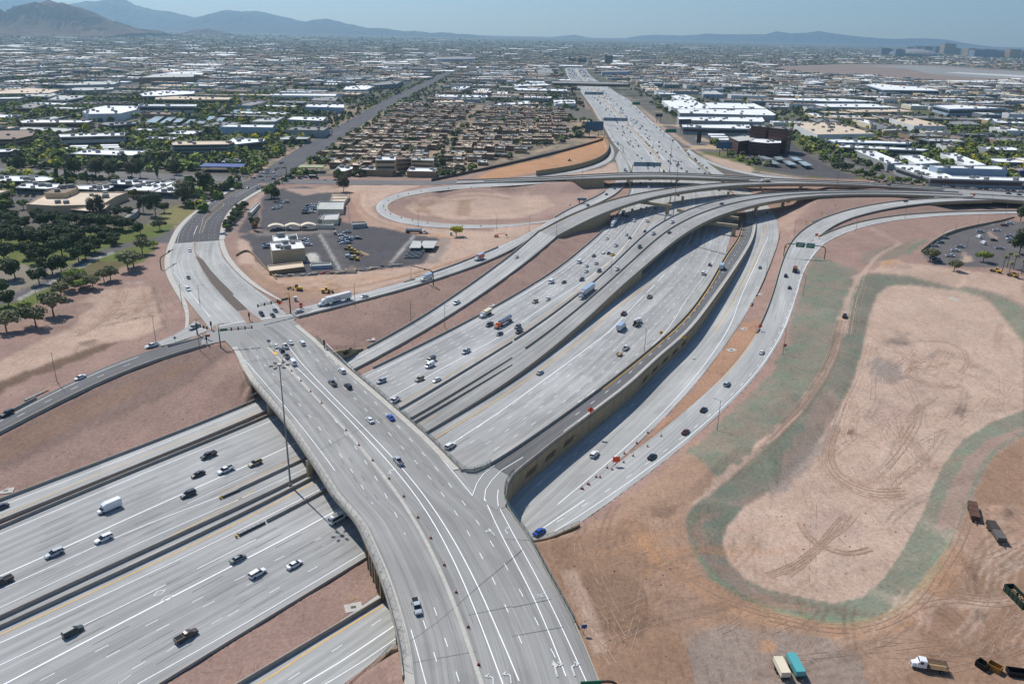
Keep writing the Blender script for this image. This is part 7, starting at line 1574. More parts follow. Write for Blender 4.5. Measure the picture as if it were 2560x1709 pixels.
for r in(m1,m2):r.np=np.array([(q.x,q.y)for q in r.mid])
addc(m1,ta,tb_,74,1,list(range(1,9)),'r');addc(m2,tc,td,104,0,list(range(0,8)),'l');addc(q1,t(q1,'e1 1850,1260',5.9),1,7,0,[0,1],'l');addc(m2,tc,td,18,0,[1],'r')
addc(ave,.0,.75,18,0,[0,1],'r');addc(ave,.0,.75,14,1,[0,1],'l');addc(st_w,.1,.9,6,0,[0],'r')
rest_t=MB()
for _ in range(420):
 r,t0,t1,rev=R3_.choice([(m1,tb_,.93,1),(m2,td,.93,0)]);f_=R3_.uniform(.1,.9);p=r.at(t0+(t1-t0)*R3_.random(),f=f_);a_=heading(r,p,rev)
 rest_t.box((p.x,p.y,p.z+.3),(4.6,1.9,.8),R3_.choice([0,0,1,2]),a_);rest_t.box((p.x,p.y,p.z+1.1),(2.6,1.7,.55),1,a_,taper=.75)
rest_t.obj('distant_traffic',['car_white','car_black','car_silver'],kind='stuff')
XG='cars waiting at the crossroads'
for i,(s_,kd,cl,a_)in enumerate((('e3 1108,220','sedan','maroon',0),('e3 1188,203','suv','black',0),('e3 1210,243','sedan','silver',0),('e3 1340,228','sedan','dgrey',0),('e3 1405,236','sedan','grey',0),('e3 1498,228','pickup','silver',0),('e3 1560,217','pickup','navy',0),('e3 1648,224','suv','navy',0),('e3 1712,212','sedan','blue',0),('e3 1945,240','sedan','white',0),('e3 2065,243','sedan','black',0),('e3 2195,246','sedan','dgrey',0),('e3 1185,160','sedan','silver',1),('e3 1222,160','suv','white',1),('e3 1258,164','sedan','navy',1),('e3 1292,165','sedan','silver',1),('e3 1335,162','suv','white',1),('e3 1256,127','sedan','blue',1),('e3 1290,113','sedan','silver',1),('e3 1365,122','sedan','maroon',1),('e3 1445,38','sedan','maroon',1))):
 nm_=['red-brown car crossing left of the others','black SUV in the middle of the crossroads','silver car turning below the black SUV','dark car at the right side of the crossroads','grey car beside the signal pole','silver pickup first in the eastern queue','dark blue pickup in the eastern queue','dark blue SUV in the eastern queue','blue car ahead of the dark bus','white car below the fuel station bins','black car near the round green tree','dark car furthest right on the cross street','silver car at the left of the avenue queue','white SUV at the stop line of the avenue','dark blue car in the avenue queue','silver car right of a dark blue one in the avenue queue','white SUV rightmost at the avenue stop line','blue car second row of the avenue queue','silver car third row of the avenue queue','maroon car beside the hanging signals','small red car further up the avenue'][i]
 put(kd,cl,s_,AANG+(.06 if a_==0 else math.pi/2),0,nm_,XG)
put('box_truck','black','e3 1810,222',AANG,0,'long black truck in the eastern queue',box='black')
PG='parked cars'
PK="""b2 450,490 515,480 3 black silver white|near the long cream portable office, lower rows
b2 455,462 525,455 3 silver white grey|near the long cream portable office, second row
b2 465,440 535,432 3 grey silver white|near the long cream portable office, third row
b2 475,420 545,415 3 navy white silver|near the long cream portable office, top row
b2 165,452 215,432 4 silver white silver white|beside the small cream hut in the upper yard
b2 225,395 275,388 2 white silver|at the upper end of the upper yard
b2 165,640 205,635 2 grey dgrey|under the left arched canopy
b2 285,632 440,620 2 white grey|under the right arched canopies
b2 90,770 95,805 3 navy silver dgrey|left of the tan depot building
b2 445,735 480,778 3 white silver white|right of the tan depot building
b2 780,690 830,665 2 white silver|at the top of the depot storage rows
b2 790,720 830,712 3 white silver white|in the upper depot storage row
b2 780,745 850,738 3 silver white navy|in the middle depot storage row
b2 880,715 940,722 3 white silver navy|in the right depot storage row
b2 790,765 850,760 3 white silver grey|in the lower depot storage row
b2 850,885 855,885 1 white|beside the yellow loaders
b4 1520,790 1570,760 2 silver grey|along the pale wall of the right-hand car park
b4 1620,718 1625,720 1 grey|near the top of the pale wall
b4 1750,797 1755,797 1 silver|in the middle row of the right-hand car park, top
b4 1708,832 1712,832 1 white|in the middle row of the right-hand car park, centre
b4 1660,880 1664,880 1 white|in the middle row of the right-hand car park, bottom
b4 1500,895 1555,925 3 navy black dgrey|beside the bushy tree at the car park corner
b4 1935,660 1940,660 1 silver|above the white tank truck in the car park
b4 2085,648 2088,648 1 white|on the far side of the curved island
b4 2060,738 2065,738 1 black|on the curved island side of the car park
b4 2155,603 2158,602 1 maroon|by the dark wall at the top of the car park
b4 2205,585 2208,585 1 white|top right of the car park
b4 2200,700 2215,755 3 silver white maroon|in front of the dark trees at the right edge
b4 2110,812 2114,812 1 silver|near the palms in the car park
a3 400,1080 520,1085 5 black white silver grey black|in front of the dark red offices
a3 440,1065 540,1068 4 white navy black silver|nearest the dark red offices
a3 1080,1052 1240,1098 8 white silver black white navy grey white black|in the street of palms
b4 1100,60 1200,95 4 white black silver navy|below the palms outside the L-shaped centre
b4 1620,250 2300,290 12 white black silver grey white navy black silver white grey black white|along the front of the L-shaped centre
a3 1290,700 1340,712 1 white|behind the thin sheds
a2 490,1020 560,975 9 silver black white grey navy white black silver white|in the left court of the estate
a2 590,1040 640,985 9 black white silver white grey black navy silver white|in the right court of the estate
a2 695,885 770,860 6 white grey black silver navy white|in the upper court of the estate
a1 1510,925 1640,935 9 white silver black grey white navy silver white black|beside the dark glass office
a1 1480,800 1530,790 4 white silver black grey|under the right-hand solar carports"""
for row in PK.split('\n'):
 a,lb=row.split('|');f=a.split();tl,p0,p1,n_=f[0],f[1],f[2],int(f[3]);x0,y0=map(float,p0.split(','));x1,y1=map(float,p1.split(','))
 rot=AANG+.3 if tl in('b2',)else(AANG-.15 if tl=='b4' else AANG+math.pi/2)
 for i in range(n_):
  k_=i/max(n_-1,1);cl=f[4+i];kd='pickup' if tl=='b4' and cl in('white','silver')else('sedan','suv','sedan','pickup')[(i*7+len(lb))%4]
  put(kd,cl,'%s %g,%g'%(tl,x0+(x1-x0)*k_,y0+(y1-y0)*k_),rot+math.pi*(i%2),0,'parked %s %s %s'%({'dgrey':'dark grey','navy':'dark blue'}.get(cl,cl),{'suv':'SUV'}.get(kd,kd),lb),PG)
put('tanker_truck','white','b2 1478,668',AANG,0,'white water tanker parked at the top right of the depot');put('pickup','black','b4 697,1430',1.1,0,'black utility pickup on the dirt track beside the basin')
put('flatbed_truck','white','d4 1370,1440',2.95,0,'white stake-bed truck parked on the brown lot')
put('suv','silver','e3 750,880',.1,0,'silver SUV leaving the yard driveway onto the street')
for i,s_ in enumerate(('b4 1920,710','b4 1960,765')):put('van','white',s_,1.6,0,['upper','lower'][i]+' of two white tank-backed vans in the car park')
def lot(s,rz,name,label,cat,build):
 p=UG(s);o=empty(name,p,rz,label=label,cat=cat);build(o);return o
def b_flat(n_panels,mat):
 def f(o):
  mb=MB();L_=9.5
  mb.box((0,0,.9),(L_,2.5,.15));mb.obj('bed',['steel_dark'],o)
  for i in range(n_panels):m_=MB();m_.box((-L_/2+(i+.5)*L_/n_panels,0,1.05),(L_/n_panels-.2,2.4,1.1));m_.obj('load_panel',[mat[i%len(mat)]],o)
  m_=MB();m_.box((L_/2+.9,0,.8),(1.8,.25,.2));m_.obj('drawbar',['steel_dark'],o);wheels(o,(-3.2,-2.1),1.0,.45,.4)
 return f
lot('d4 1745,125',math.radians(-112),'flat_trailer','rusty trailer with three brown panels beside a dirt heap','trailer',b_flat(3,['rust']));lot('d4 1935,300',math.radians(-100),'flat_trailer','trailer with dark tarpaulin and grey grid load','trailer',b_flat(2,['steel_dark','w_dark']))
def b_small(top,under='steel_dark',L_=5.2):
 def f(o):
  mb=MB();mb.box((0,0,.8),(L_,2.2,1.3),taper=.97);mb.obj('cover',[top],o);mb=MB();mb.box((0,0,.55),(L_+.2,2.3,.25));mb.tube((L_/2,.6,.6),(L_/2+1.5,0,.6),.07);mb.tube((L_/2,-.6,.6),(L_/2+1.5,0,.6),.07);mb.obj('frame',[under],o);wheels(o,(-.6,.4),1.2,.38)
 return f
lot('d4 110,1460',math.radians(-86),'cargo_trailer','cream canvas-topped trailer at the bottom edge','trailer',b_small('w_cream'));paintm('teal');lot('d4 228,1440',math.radians(-86),'cargo_trailer','trailer with ribbed teal roof at the bottom edge','trailer',b_small('car_teal',L_=6))
def b_skip(col,L_=6,w_=2.4,h=1.9,fill=True):
 def f(o):
  for y in(-1,1):m_=MB();m_.box((0,y*w_/2,.2),(L_,.12,h));m_.obj('side_panel',[col],o)
  for x in(-1,1):m_=MB();m_.box((x*L_/2,0,.2),(.12,w_,h));m_.obj('end_panel',[col],o)
  m_=MB();m_.box((0,0,.1),(L_,w_,.15));m_.obj('floor_panel',[col],o)
  for i in range(5):m_=MB();m_.box((-L_/2+(i+.5)*L_/5,-w_/2-.1,.2),(.1,.1,h));m_.box((-L_/2+(i+.5)*L_/5,w_/2+.1,.2),(.1,.1,h));m_.obj('rib',[col],o)
  if fill:
   m_=MB();r_=random.Random(3)
   for _ in range(40):m_.box((r_.uniform(-.42,.42)*L_,r_.uniform(-.4,.4)*w_,r_.uniform(.6,1.3)),(r_.uniform(.3,1.2),r_.uniform(.1,.5),.12),0,r_.uniform(0,3))
   tag(m_.obj('debris',['wood'],o),kind='stuff')
 return f
simple('skip_green',lin((34,52,42)),.7,var=.15);simple('skip_ochre',lin((150,110,50)),.8,var=.15)
lot('d4 2118,850',math.radians(-86),'skip','dark green ribbed skip heaped with debris at the right edge','skip',b_skip('skip_green',7.5));lot('d4 1822,1425',math.radians(-60),'skip','small open black bin left of the ochre one','skip',b_skip('black',2.4,1.8,1.3,False));lot('d4 1925,1445',math.radians(-50),'skip','small ochre tipping bin between the black ones','skip',b_skip('skip_ochre',2.8,1.8,1.3,False));lot('d4 2125,1490',math.radians(-10),'skip','long low black bin at the bottom right corner','skip',b_skip('black',4.4,1.9,1.1,False))
paintm('yellow')
def b_loader(col):
 def f(o):
  mb=MB();loft(mb,[(-2.6,.9,2.0,.9,.8),(-.4,.9,2.1,1.0,.9),(.2,.9,1.6,1.0,.9)]);mb.obj('engine_hood',[col],o);mb=MB();mb.box((.1,0,1.5),(1.3,1.4,1.5),taper=.9);mb.obj('cab',['glass_car'],o);mb=MB();mb.box((.1,0,3.0),(1.5,1.5,.12));mb.obj('cab_roof',[col],o)
  mb=MB()
  for s_ in(-1,1):mb.tube((.6,s_*.5,1.6),(3.0,s_*.5,.8),.16,n=6)
  mb.obj('lift_arm',[col],o);mb=MB();mb.box((3.3,0,.25),(.8,2.6,1.0),taper=1.2);mb.obj('bucket',['steel_dark'],o);wheels(o,(-1.7,1.5),1.05,.72,.5)
 return f
def b_grader(o):
 mb=MB();loft(mb,[(-3.6,1.0,2.2,.8,.7),(-1,1.0,2.3,.9,.8)]);mb.obj('engine_hood',['car_yellow'],o);mb=MB();mb.box((-.5,0,1.4),(1.2,1.4,1.7));mb.obj('cab',['glass_car'],o);mb=MB();mb.tube((.1,0,2.0),(4.2,0,1.4),.2,n=6);mb.obj('boom',['car_yellow'],o);mb=MB();mb.box((1.8,0,.2),(.2,3.6,.7),rz=.5);mb.obj('blade',['steel_dark'],o);wheels(o,(-3,-1.6,4.2),1.0,.65,.4)
for s_,a_,l_ in(('b2 855,822',2.6,'yellow loader uppermost in the depot row'),('b2 905,858',2.6,'yellow loader in the middle of the depot row'),('b2 905,912',2.7,'yellow loader lowest in the depot row'),('b4 2085,1025',2.1,'yellow loader by the palms at the right edge'),('b4 2240,1065',2.0,'dark yellow machine right of the palms loader'),('b2 640,1208',.2,'large yellow wheel loader on the orange earth above the off-ramp')):lot(s_,a_,'wheel_loader',l_,'loader',b_loader('car_yellow'))
lot('b2 365,1185',2.8,'motor_grader','motor grader on the orange earth behind the signals','grader',b_grader)
def b_roller(o):
 mb=MB();mb.tube((1.6,-.9,.7),(1.6,.9,.7),.7,n=14);mb.obj('drum',['steel'],o);mb=MB();loft(mb,[(-1.9,.7,1.6,.8,.7),(.6,.7,1.6,.8,.7)]);mb.obj('body',['car_black'],o);mb=MB();mb.box((-.2,0,1.6),(1.2,1.3,1.2));mb.obj('cab',['glass_car'],o);wheels(o,(-1.2,),.9,.6,.4)
lot('e1 207,1190',.4,'road_roller','dark machine alone on the orange lot behind the noise wall','roller',b_roller)
def b_lift(o):
 mb=MB();mb.box((0,0,.6),(2.8,2.0,.9));mb.obj('chassis',['car_orange'],o);mb=MB();mb.tube((-.8,0,1.7),(5.5,0,2.6),.22,n=6);mb.tube((5.5,0,2.6),(7,0,1.4),.14,n=6);mb.obj('boom',['car_orange'],o);mb=MB();mb.box((7.2,0,.9),(1.0,1.6,1.0));mb.obj('basket',['steel_dark'],o);wheels(o,(-1,1),1.0,.45,.35)
lot('b2 2190,702',.15,'boom_lift','orange boom lift on bare earth beside the loop','boom lift',b_lift)
simple('port_blue',lin((50,90,150)),.6)
for s_,l_ in(('b2 722,680','blue portable toilet at the yard gate'),('b2 362,1285','white utility cabinet behind the signal post'),('b2 1778,685','white portable cabin by the yellow tree')):
 def f(o,c='port_blue' if 'blue' in l_ else 'w_white'):
  mb=MB();mb.box((0,0,0),(1.6,1.4,2.3));mb.obj('cabin',[c],o);mb=MB();mb.box((0,0,2.3),(1.75,1.55,.12));mb.obj('lid',['w_white'],o);mb=MB();mb.box((0,-.72,.1),(.8,.04,1.9));mb.obj('door',['w_grey'],o)
 lot(s_,.2,'portable_cabin',l_,'cabin',f)
for i in range(7):
 y_=812+i*14;mb=MB()
 for k in range(5):mb.box((k*2.1,0,0),(1.9,.9,1.1+.3*((i+k)%2)))
 o=mb.obj('storage_rack',['w_teal' if i%2 else 'steel'],label='storage rack row %s in the depot corner'%['one from the top','two from the top','three from the top','four from the top','five from the top','six from the top','seven from the top'][i],cat='rack',group='storage racks');p=UG('b2 %g,%g'%(1430-i*11,y_));o.location=p;o.rotation_euler=(0,0,.15)
for i,(s_,l_)in enumerate((('b2 470,1050','grey pipes and fittings piled at the lower depot fence'),('b2 620,1035','mixed red and yellow fittings at the lower depot fence'),('b2 740,1035','pale crates left of the cream container'),('b2 950,1010','dark crates right of the cream container'),('b2 1090,995','white pipe stack at the lower depot fence'),('b2 1240,970','green pipe stack at the depot corner'),('b2 240,1060','loose grey fittings at the depot corner near the garages'))):
 mb=MB();r_=random.Random(i)
 for k in range(14):mb.box((r_.uniform(-6,6),r_.uniform(-.8,.8),0),(r_.uniform(.8,2.5),r_.uniform(.4,1),r_.uniform(.5,1.4)),r_.randint(0,2),r_.uniform(-.3,.3))
 o=mb.obj('material_pile',['w_grey','steel','w_tan' if i!=1 else 'car_red'],label=l_,cat='pile');o.location=UG(s_);o.rotation_euler=(0,0,.25)
mb=MB();mb.prism([(p.x,p.y)for p in pts('b2 930,835 955,828 1040,862 1010,872',6.2)],6.0,6.25);mb.obj('timber_sheet',['wood'],label='long orange-brown timber sheet beside the yellow loaders',cat='timber')
for i,s_ in enumerate(("b2 1395,800 1430,735 1520,740 1500,800","b2 1500,745 1540,735 1655,737 1620,800 1530,800")):
 mb=MB();mb.prism([(p.x,p.y)for p in pts(s_,9)],8.7,9);mb.obj('flat_canopy',['r_pale'],label=['pale flat canopy, left of the depot corner pair','pale flat canopy, right of the depot corner pair'][i],cat='canopy')
def mast(s,h,label,z=None,arms=6,r=.32):
 p=P1(s,z)if z is not None else UG(s);o=empty('high_mast_light',p,label=label,cat='light mast',group='tall masts with a ring of lamps');mb=MB();mb.tube((0,0,-.5),(0,0,h),r,r*.45,10);mb.tube((0,0,-.5),(0,0,.9),r*1.8,r*1.6,10);mb.obj('pole',['steel'],o)
 mb=MB();mb.tube((0,0,h-.2),(0,0,h+.5),.6,n=12);mb.obj('ring',['w_white'],o)
 for k in range(arms):
  a=k*2*math.pi/arms+.3;mb=MB();mb.tube((0,0,h),(2.2*math.cos(a),2.2*math.sin(a),h),.07,n=4);mb.box((2.5*math.cos(a),2.5*math.sin(a),h-.25),(1.1,.7,.35),0,a);mb.obj('lamp_head',['steel_dark'],o)
mast('c2 295,1415',43,'tallest light mast, in the freeway median left of the bridge',0);mast('e2 862,555',44,'light mast between the two curved flyovers',1.5);mast('e1 1380,1310',33,'light mast just beyond the rear flyover',6);mast('e5 140,350',30,'light mast beside the joined flyover at the right',7)
def lamp(s,h,az,label,z=None,arm=2.4,r=.11,double=False):
 p=P1(s,z)if z is not None else UG(s,4.);o=empty('street_lamp',p,az,label=label,cat='street lamp',group='slender street lamps');mb=MB();mb.tube((0,0,-.4),(0,0,h),r*1.4,r*.8,6);mb.obj('pole',['steel'],o)
 for q in((1,-1)if double else(1,)):
  mb=MB();mb.path([Vector((0,0,h-.4)),Vector((q*arm*.5,0,h)),Vector((q*arm,0,h+.05))],.06,4);mb.box((q*(arm+.3),0,h-.02),(.75,.28,.14));mb.obj('lamp_head',['steel'],o)
LP="""c3 1748,938|12.6|2.6|nearest the green hydroseeded slope
c4 125,292|12.6|2.6|beside the red flag on the green slope
c1 485,520|12.6|-.8|left of the white sedan on the entry ramp
c1 1330,185|12.6|-.8|behind the white pickup on the entry ramp
b2 905,1335|12.5|1.6|on the pink slope below the lettered semi
b2 1412,1485|12.5|1.6|lower on the pink slope, left of the collector road
b2 1722,1530|12.5|-1|on the pink strip below the white pickup
b2 1415,1095|10|0|by the overhead arm near the box truck
b3 403,718|12.5|2|on the edge of the climbing collector
b3 897,1110|16|.5|in the freeway median beside the semi truck
b4 798,655|12.5|2|on the pink slope between the two frontage ramps
b4 1245,535|12.5|2|on the slope below the black sedan ramp
b4 2025,445|12.5|2|left one by the dark underpass
b4 2165,500|12.5|2|right one by the dark underpass
b4 320,1235|12.5|2.4|beside the black SUV on the exit ramp
b4 152,500|12.5|0|on the mound below the flyover
b4 235,690|12.5|0|left of the green overhead signs
b2 1480,610|12|-2|left one inside the loop ramp edge
b2 2195,640|12|-2|right one inside the loop ramp edge
b3 155,655|12|1|beside the barrels where the loop merges
c3 1127,285|12.5|2|on the barrier behind the walled ramp
b3 2308,1100|12.5|2|on the earth island between the curves
e1 1015,905|16|0|in the median beyond the flyovers, left one
e1 1182,1095|16|0|in the median beyond the flyovers, right one
e1 812,690|16|0|in the median behind the wide sign gantry
b1 1660,1320|11|.5|on the gravel beside the curved pavement
b1 1825,1330|11|.5|on the street beside the white SUV
b1 895,920|9|.8|beside the park path
b1 445,1160|9|.8|at the bend of the park path
b1 345,1300|9|.8|lower on the park path
b2 850,560|13|0|on the dirt edge behind the portable offices
e3 1352,495|10|0|among the parked cars by the round tree
b4 1585,740|8|0|behind the pale wall, nearest the grey pickup
b4 1700,675|8|0|behind the pale wall, second up
b4 1905,610|8|0|behind the pale wall, by the bend
b4 1970,715|8|0|in the car park island, upper
b4 1810,805|8|0|in the middle of the car park
b4 1765,935|8|0|at the lower tip of the car park island
b4 2030,805|8|0|on the curved island of the car park
e4 470,825|14|1|on the gravel corner under the entry ramp signals"""
for row in LP.split('\n'):a,h_,az,lb=row.split('|');lamp(a,float(h_),float(az),'street lamp '+lb,arm=2.4 if float(h_)>9 else.8)
lamp('b3 640,190',12,.3,'flag-topped post above the rear flyover ramp',9,2);
simple('signal_brown',lin((64,50,42)),.6,var=.1);simple('sign_green',lin((16,104,76)),.5,var=.05);simple('sign_orange',lin((236,84,32)),.5,var=.03);simple('sign_yellow',lin((236,170,24)),.5,var=.03);simple('sign_blue',lin((40,70,140)),.5,var=.03);simple('sign_red',lin((190,40,40)),.5,var=0);simple('sign_back',lin((110,130,140)),.5,var=.05)
def signal(s,z,tip,h,label,heads=4,plate=True):
 p=P1(s,z);o_=TL[tip.split()[0]];x,y=map(float,tip.split()[1].split(','));q=U(o_[0]+x*o_[2],o_[1]+y*o_[2],z+h);d=(q-p);d.z=0;L_=d.length;o=empty('traffic_signal',p,math.atan2(d.y,d.x),label=label,cat='traffic signal',group='mast-arm traffic signals')
 mb=MB();mb.box((0,0,-.3),(.5,.5,h+1.2),taper=.8);mb.obj('pole',['signal_brown'],o);mb=MB();mb.box((L_/2,0,h),(L_,.25,.28));mb.box((L_/2,0,h+.9),(L_,.14,.14))
 mb.obj('arm',['signal_brown'],o)
 for k in range(heads):
  x=L_*(.38+.62*k/(heads-1))if heads>1 else L_
  mb=MB();mb.box((x,0,h-.35),(.55,.35,1.5));oo=mb.obj('signal_head',['black'],o)
 if plate:mb=MB();mb.box((L_*.15,-.12,h-.15),(L_*.22,.06,1.0));mb.obj('street_name_plate',['sign_green'],o)
 mb=MB();mb.tube((0,0,h),(0,0,h+3),.1,n=5);mb.tube((0,0,h+3),(2,0,h+3.3),.06,n=4);mb.box((2.2,0,h+3.2),(.7,.3,.14));mb.obj('luminaire',['signal_brown'],o)
signal('e4 712,785',7.5,'e4 1080,562',7.5,'signal mast arm over the entry to the bridge, nearest the viewer');signal('e4 1535,392',7.5,'e4 1150,310',7.5,'signal mast arm with green plate by the off-ramp');signal('e4 440,640',7.5,'e4 552,572',4.6,'short signal mast arm by the slip lane',3)
signal('e3 925,275',6,'e3 1070,210',6.5,'signal mast arm at the far crossroads, left',3,False);signal('e3 1437,285',6,'e3 1250,200',7,'signal mast arm at the far crossroads, right',2,False);signal('e3 1487,180',6,'e3 1350,105',7,'signal mast arm at the far crossroads, rear',3)
def post_signal(s,z,label):
 o=empty('post_signal',P1(s,z),label=label,cat='traffic signal',group='post-mounted signals');mb=MB();mb.box((0,0,-.1),(.3,.3,3.4));mb.obj('post',['signal_brown'],o);mb=MB();mb.box((0,0,2.2),(.6,.6,2.0));mb.obj('signal_head',['black'],o)
post_signal('e4 1052,478',7.5,'post signal on the pink median tip');post_signal('e4 606,585',7.5,'post signal on the small slip-lane island');post_signal('e4 552,748',7.5,'post signal at the end of the entry ramp wall');post_signal('c2 584,245',7.6,'post signal beside the bridge railing')
def gantry(s0,s1,h,label,signs,z=None,single=False):
 a=UG(s0,3.)if z is None else P1(s0,z);b_=UG(s1,3.)if z is None else P1(s1,z);d=b_-a;ang=math.atan2(d.y,d.x);d.z=0;L_=d.length;o=empty('sign_gantry',a,ang,label=label,cat='sign gantry',group='curved sign gantries');zb=b_.z-a.z;mb=MB();R=2.6;pts_a=[]
 for k in range(5):u=k/4*math.pi/2;pts_a.append(Vector((R-R*math.cos(u),0,h-R+R*math.sin(u))))
 left=[Vector((0,0,-.5))]+pts_a;rgt=[Vector((L_-p.x,0,p.z+(zb if i==0 else 0)))for i,p in enumerate(left)][::-1]
 mb.path(left+([]if single else rgt)+([Vector((L_,0,h))]if single else[]),.28,8);mb.obj('frame',['signal_brown'],o)
 for x0,w_,hh,txt in signs:
  mb=MB();mb.box((x0*L_,-.45 if ang<1.57 and ang>-1.57 else.45,h-hh/2),(w_,.15,hh));col='sign_green' if txt is not None else 'sign_back';sg=mb.obj('sign_panel',[col],o)
  if txt:
   sy=-.55 if abs(ang)<1.57 else.55
   for i,ln in enumerate(txt.split('/')):textobj(ln,hh/(1.3+.9*txt.count('/')),'paint_white',sg,(x0*L_,sy,h+hh*.2-i*hh*.42),(math.pi/2,0,0 if sy<0 else math.pi),'lettering','CENTER')
gantry('b4 140,885','b4 512,905',9.5,'arched gantry with two green overhead signs across the exit ramp',[(.37,5.6,3.4,'143 NORTH/EXIT'),(.62,5.2,3.4,'143 SOUTH/ONLY')])
gantry('e1 578,765','e1 893,770',9,'wide sign gantry over the left carriageway, seen from behind',[(.3,20,5,None),(.6,11,5,None),(.85,10,5,None)],6);gantry('e1 378,440','e1 600,445',9,'sign gantry further back over the left carriageway',[(.3,24,6,None),(.75,22,6,None)],6)
gantry('e1 832,1100','e1 715,1045',9,'half gantry over the lanes beside the noise wall',[(.5,7,3.6,None)],6,True);gantry('e1 938,1325','e1 1260,1330',9,'gantry with grey signs directly behind the rear flyover',[(.33,17,4.4,None),(.66,9,4.4,None),(.9,8,4,None)],6)
gantry('e1 1312,905','e1 1440,905',8.5,'green sign on a bent arm above the right carriageway',[(.6,16,5,'')],6,True);gantry('e1 925,565','e1 1010,565',8.5,'smaller green sign on a bent arm further up the right side',[(.7,16,5,'')],6,True)
gantry('b1 1470,1000','b1 1590,920',7,'sign arm over the curving street beside the park',[(.75,3.2,1.4,None)],None,True);gantry('b2 1617,1135','b2 1420,1085',8,'thin overhead arm with small red signs behind the box truck',[(.35,1.2,1.2,None)],6,True)
gantry('d3 895,1790','d3 570,1810',8,'overhead arm with a green sign at the bottom edge',[(.75,4.4,1.6,'')],7.4,True)
def board(s,w_,h_,leg,col,label,ang=0.,z=None,cat='sign',name='road_sign',diamond=False,txt=None,tcol='paint_white'):
 p=UG(s,5.)if z is None else P1(s,z);o=empty(name,p,ang,label=label,cat=cat);mb=MB()
 if w_>5:mb.box((-w_*.25,.3,-.5),(.7,.7,leg+.7));mb.box((w_*.25,.3,-.5),(.7,.7,leg+.7))
 else:mb.tube((0,.08,-.3),(0,.08,leg+h_*.6),.06,n=5)
 mb.obj('post',['steel_dark'],o);mb=MB()
 if diamond:k=w_/2*1.15;mb.add([(0,-.03,leg),(k,-.03,leg+k),(0,-.03,leg+2*k),(-k,-.03,leg+k),(0,.03,leg),(k,.03,leg+k),(0,.03,leg+2*k),(-k,.03,leg+k)],[(0,1,2,3),(7,6,5,4),(0,4,5,1),(1,5,6,2),(2,6,7,3),(3,7,4,0)])
 else:mb.box((0,0,leg),(w_,.1 if w_<5 else.8,h_))
 sg=mb.obj('panel',[col],o)
 if txt:textobj(txt,h_*.3,tcol,sg,(0,-.6 if w_>5 else-.1,leg+h_*.4),(math.pi/2,0,0),'lettering','CENTER')
 elif w_>1.7 and diamond:mb=MB();mb.box((0,-.06,leg+w_*.35),(.16,.04,w_*.45));mb.box((.15,-.06,leg+w_*.62),(.5,.04,.16));mb.obj('symbol',['black'],sg)
simple('bill_blue',lin((52,84,112)),.5,var=.1);simple('bill_dark',lin((40,50,58)),.5,var=.1)
board('e1 490,905',26,12,9,'bill_blue','blue billboard standing between the flats and the freeway',.2,6,'billboard','billboard');board('e1 1550,860',20,7,13,'bill_dark','dark billboard seen from behind beside the warehouse rows',.3,6,'billboard','billboard');board('e1 2010,1130',19,8,9,'bill_blue','billboard left of the dark red offices',.1,6,'billboard','billboard');board('e1 1250,735',12,5,9,'bill_dark','small dark billboard beside the far warehouses',.2,6,'billboard','billboard');board('e1 1720,990',6,16,2,'bill_dark','tall narrow dark pylon by the freeway edge',.2,6,'billboard','billboard');board('e1 253,400',14,7,8,'rust','brown billboard at the far overpass',.2,6,'billboard','billboard');board('e5 2320,225',8,4,5,'sign_blue','blue sign at the right edge of the business centre',.1,6,'sign','billboard')
for s_,w_,col,l_,z_,dm in(('c3 668,822',2.3,'sign_orange','orange diamond sign on the parapet of the walled ramp',7.2,True),('c3 885,1240',2.6,'sign_orange','orange square sign on a folding stand among the cones',0,False),('c3 2110,95',2.2,'sign_orange','orange diamond sign at the crash cushion on the earth island',.9,True),('c4 140,250',1.6,'sign_red','red flag sign beside the green slope lamp',1.6,False),('c3 1268,150',1.9,'sign_yellow','yellow diamond sign on the barrier left of the walled ramp',6.4,True),('c3 1460,185',1.9,'sign_yellow','yellow diamond sign on the right parapet of the walled ramp',6.4,True),('e4 1408,325',2.2,'sign_orange','orange diamond sign by the off-ramp signals',7.5,True),('b4 440,712',2.4,'sign_orange','orange sign at the nose between the two frontage ramps',5,False),('e5 1755,450',2.6,'sign_orange','orange diamond sign at the end of the flyover divider',13,True),('b2 412,1350',1.6,'sign_red','red wrong-way sign beside the off-ramp signals',7.5,False),('b3 530,430',1.2,'sign_back','narrow post sign by the loop interior',None,False),('b2 965,900',1.4,'sign_orange','orange bin-like sign in the depot yard',6.3,False),('d3 612,1135',1.3,'sign_blue','blue sign with dark back on the brown bank beside the bridge',7.3,False),('c2 112,215',1.5,'sign_back','pale blue keep-right sign at the median nose',7.6,False),('c1 1495,190',1.3,'sign_back','grey diamond sign on the slip-lane island',7.1,True),('e4 575,700',1.3,'sign_red','red sign facing the entry ramp',7.5,False),('e4 1660,360',1.4,'sign_red','red no-entry sign on the right-turn island',7.5,False),('b4 610,440',1.6,'sign_yellow','yellow chevron sign, lowest on the mound',None,True),('b4 488,510',1.6,'sign_yellow','yellow chevron sign, second lowest by the ramp barrier',None,True),('b4 345,590',1.6,'sign_yellow','yellow chevron sign, third by the ramp barrier',None,True),('b4 160,825',1.6,'sign_yellow','yellow chevron sign by the gantry foot',None,True)):
 board(s_,w_,w_*.8,1.5,col,l_,.15,z_,diamond=dm)
board('b3 635,395',8,2.2,2.5,'sign_back','long grey roadside sign panel above the off-ramp',.1,4,'sign')
simple('cone_orange',lin((206,84,40)),.6,var=.05)
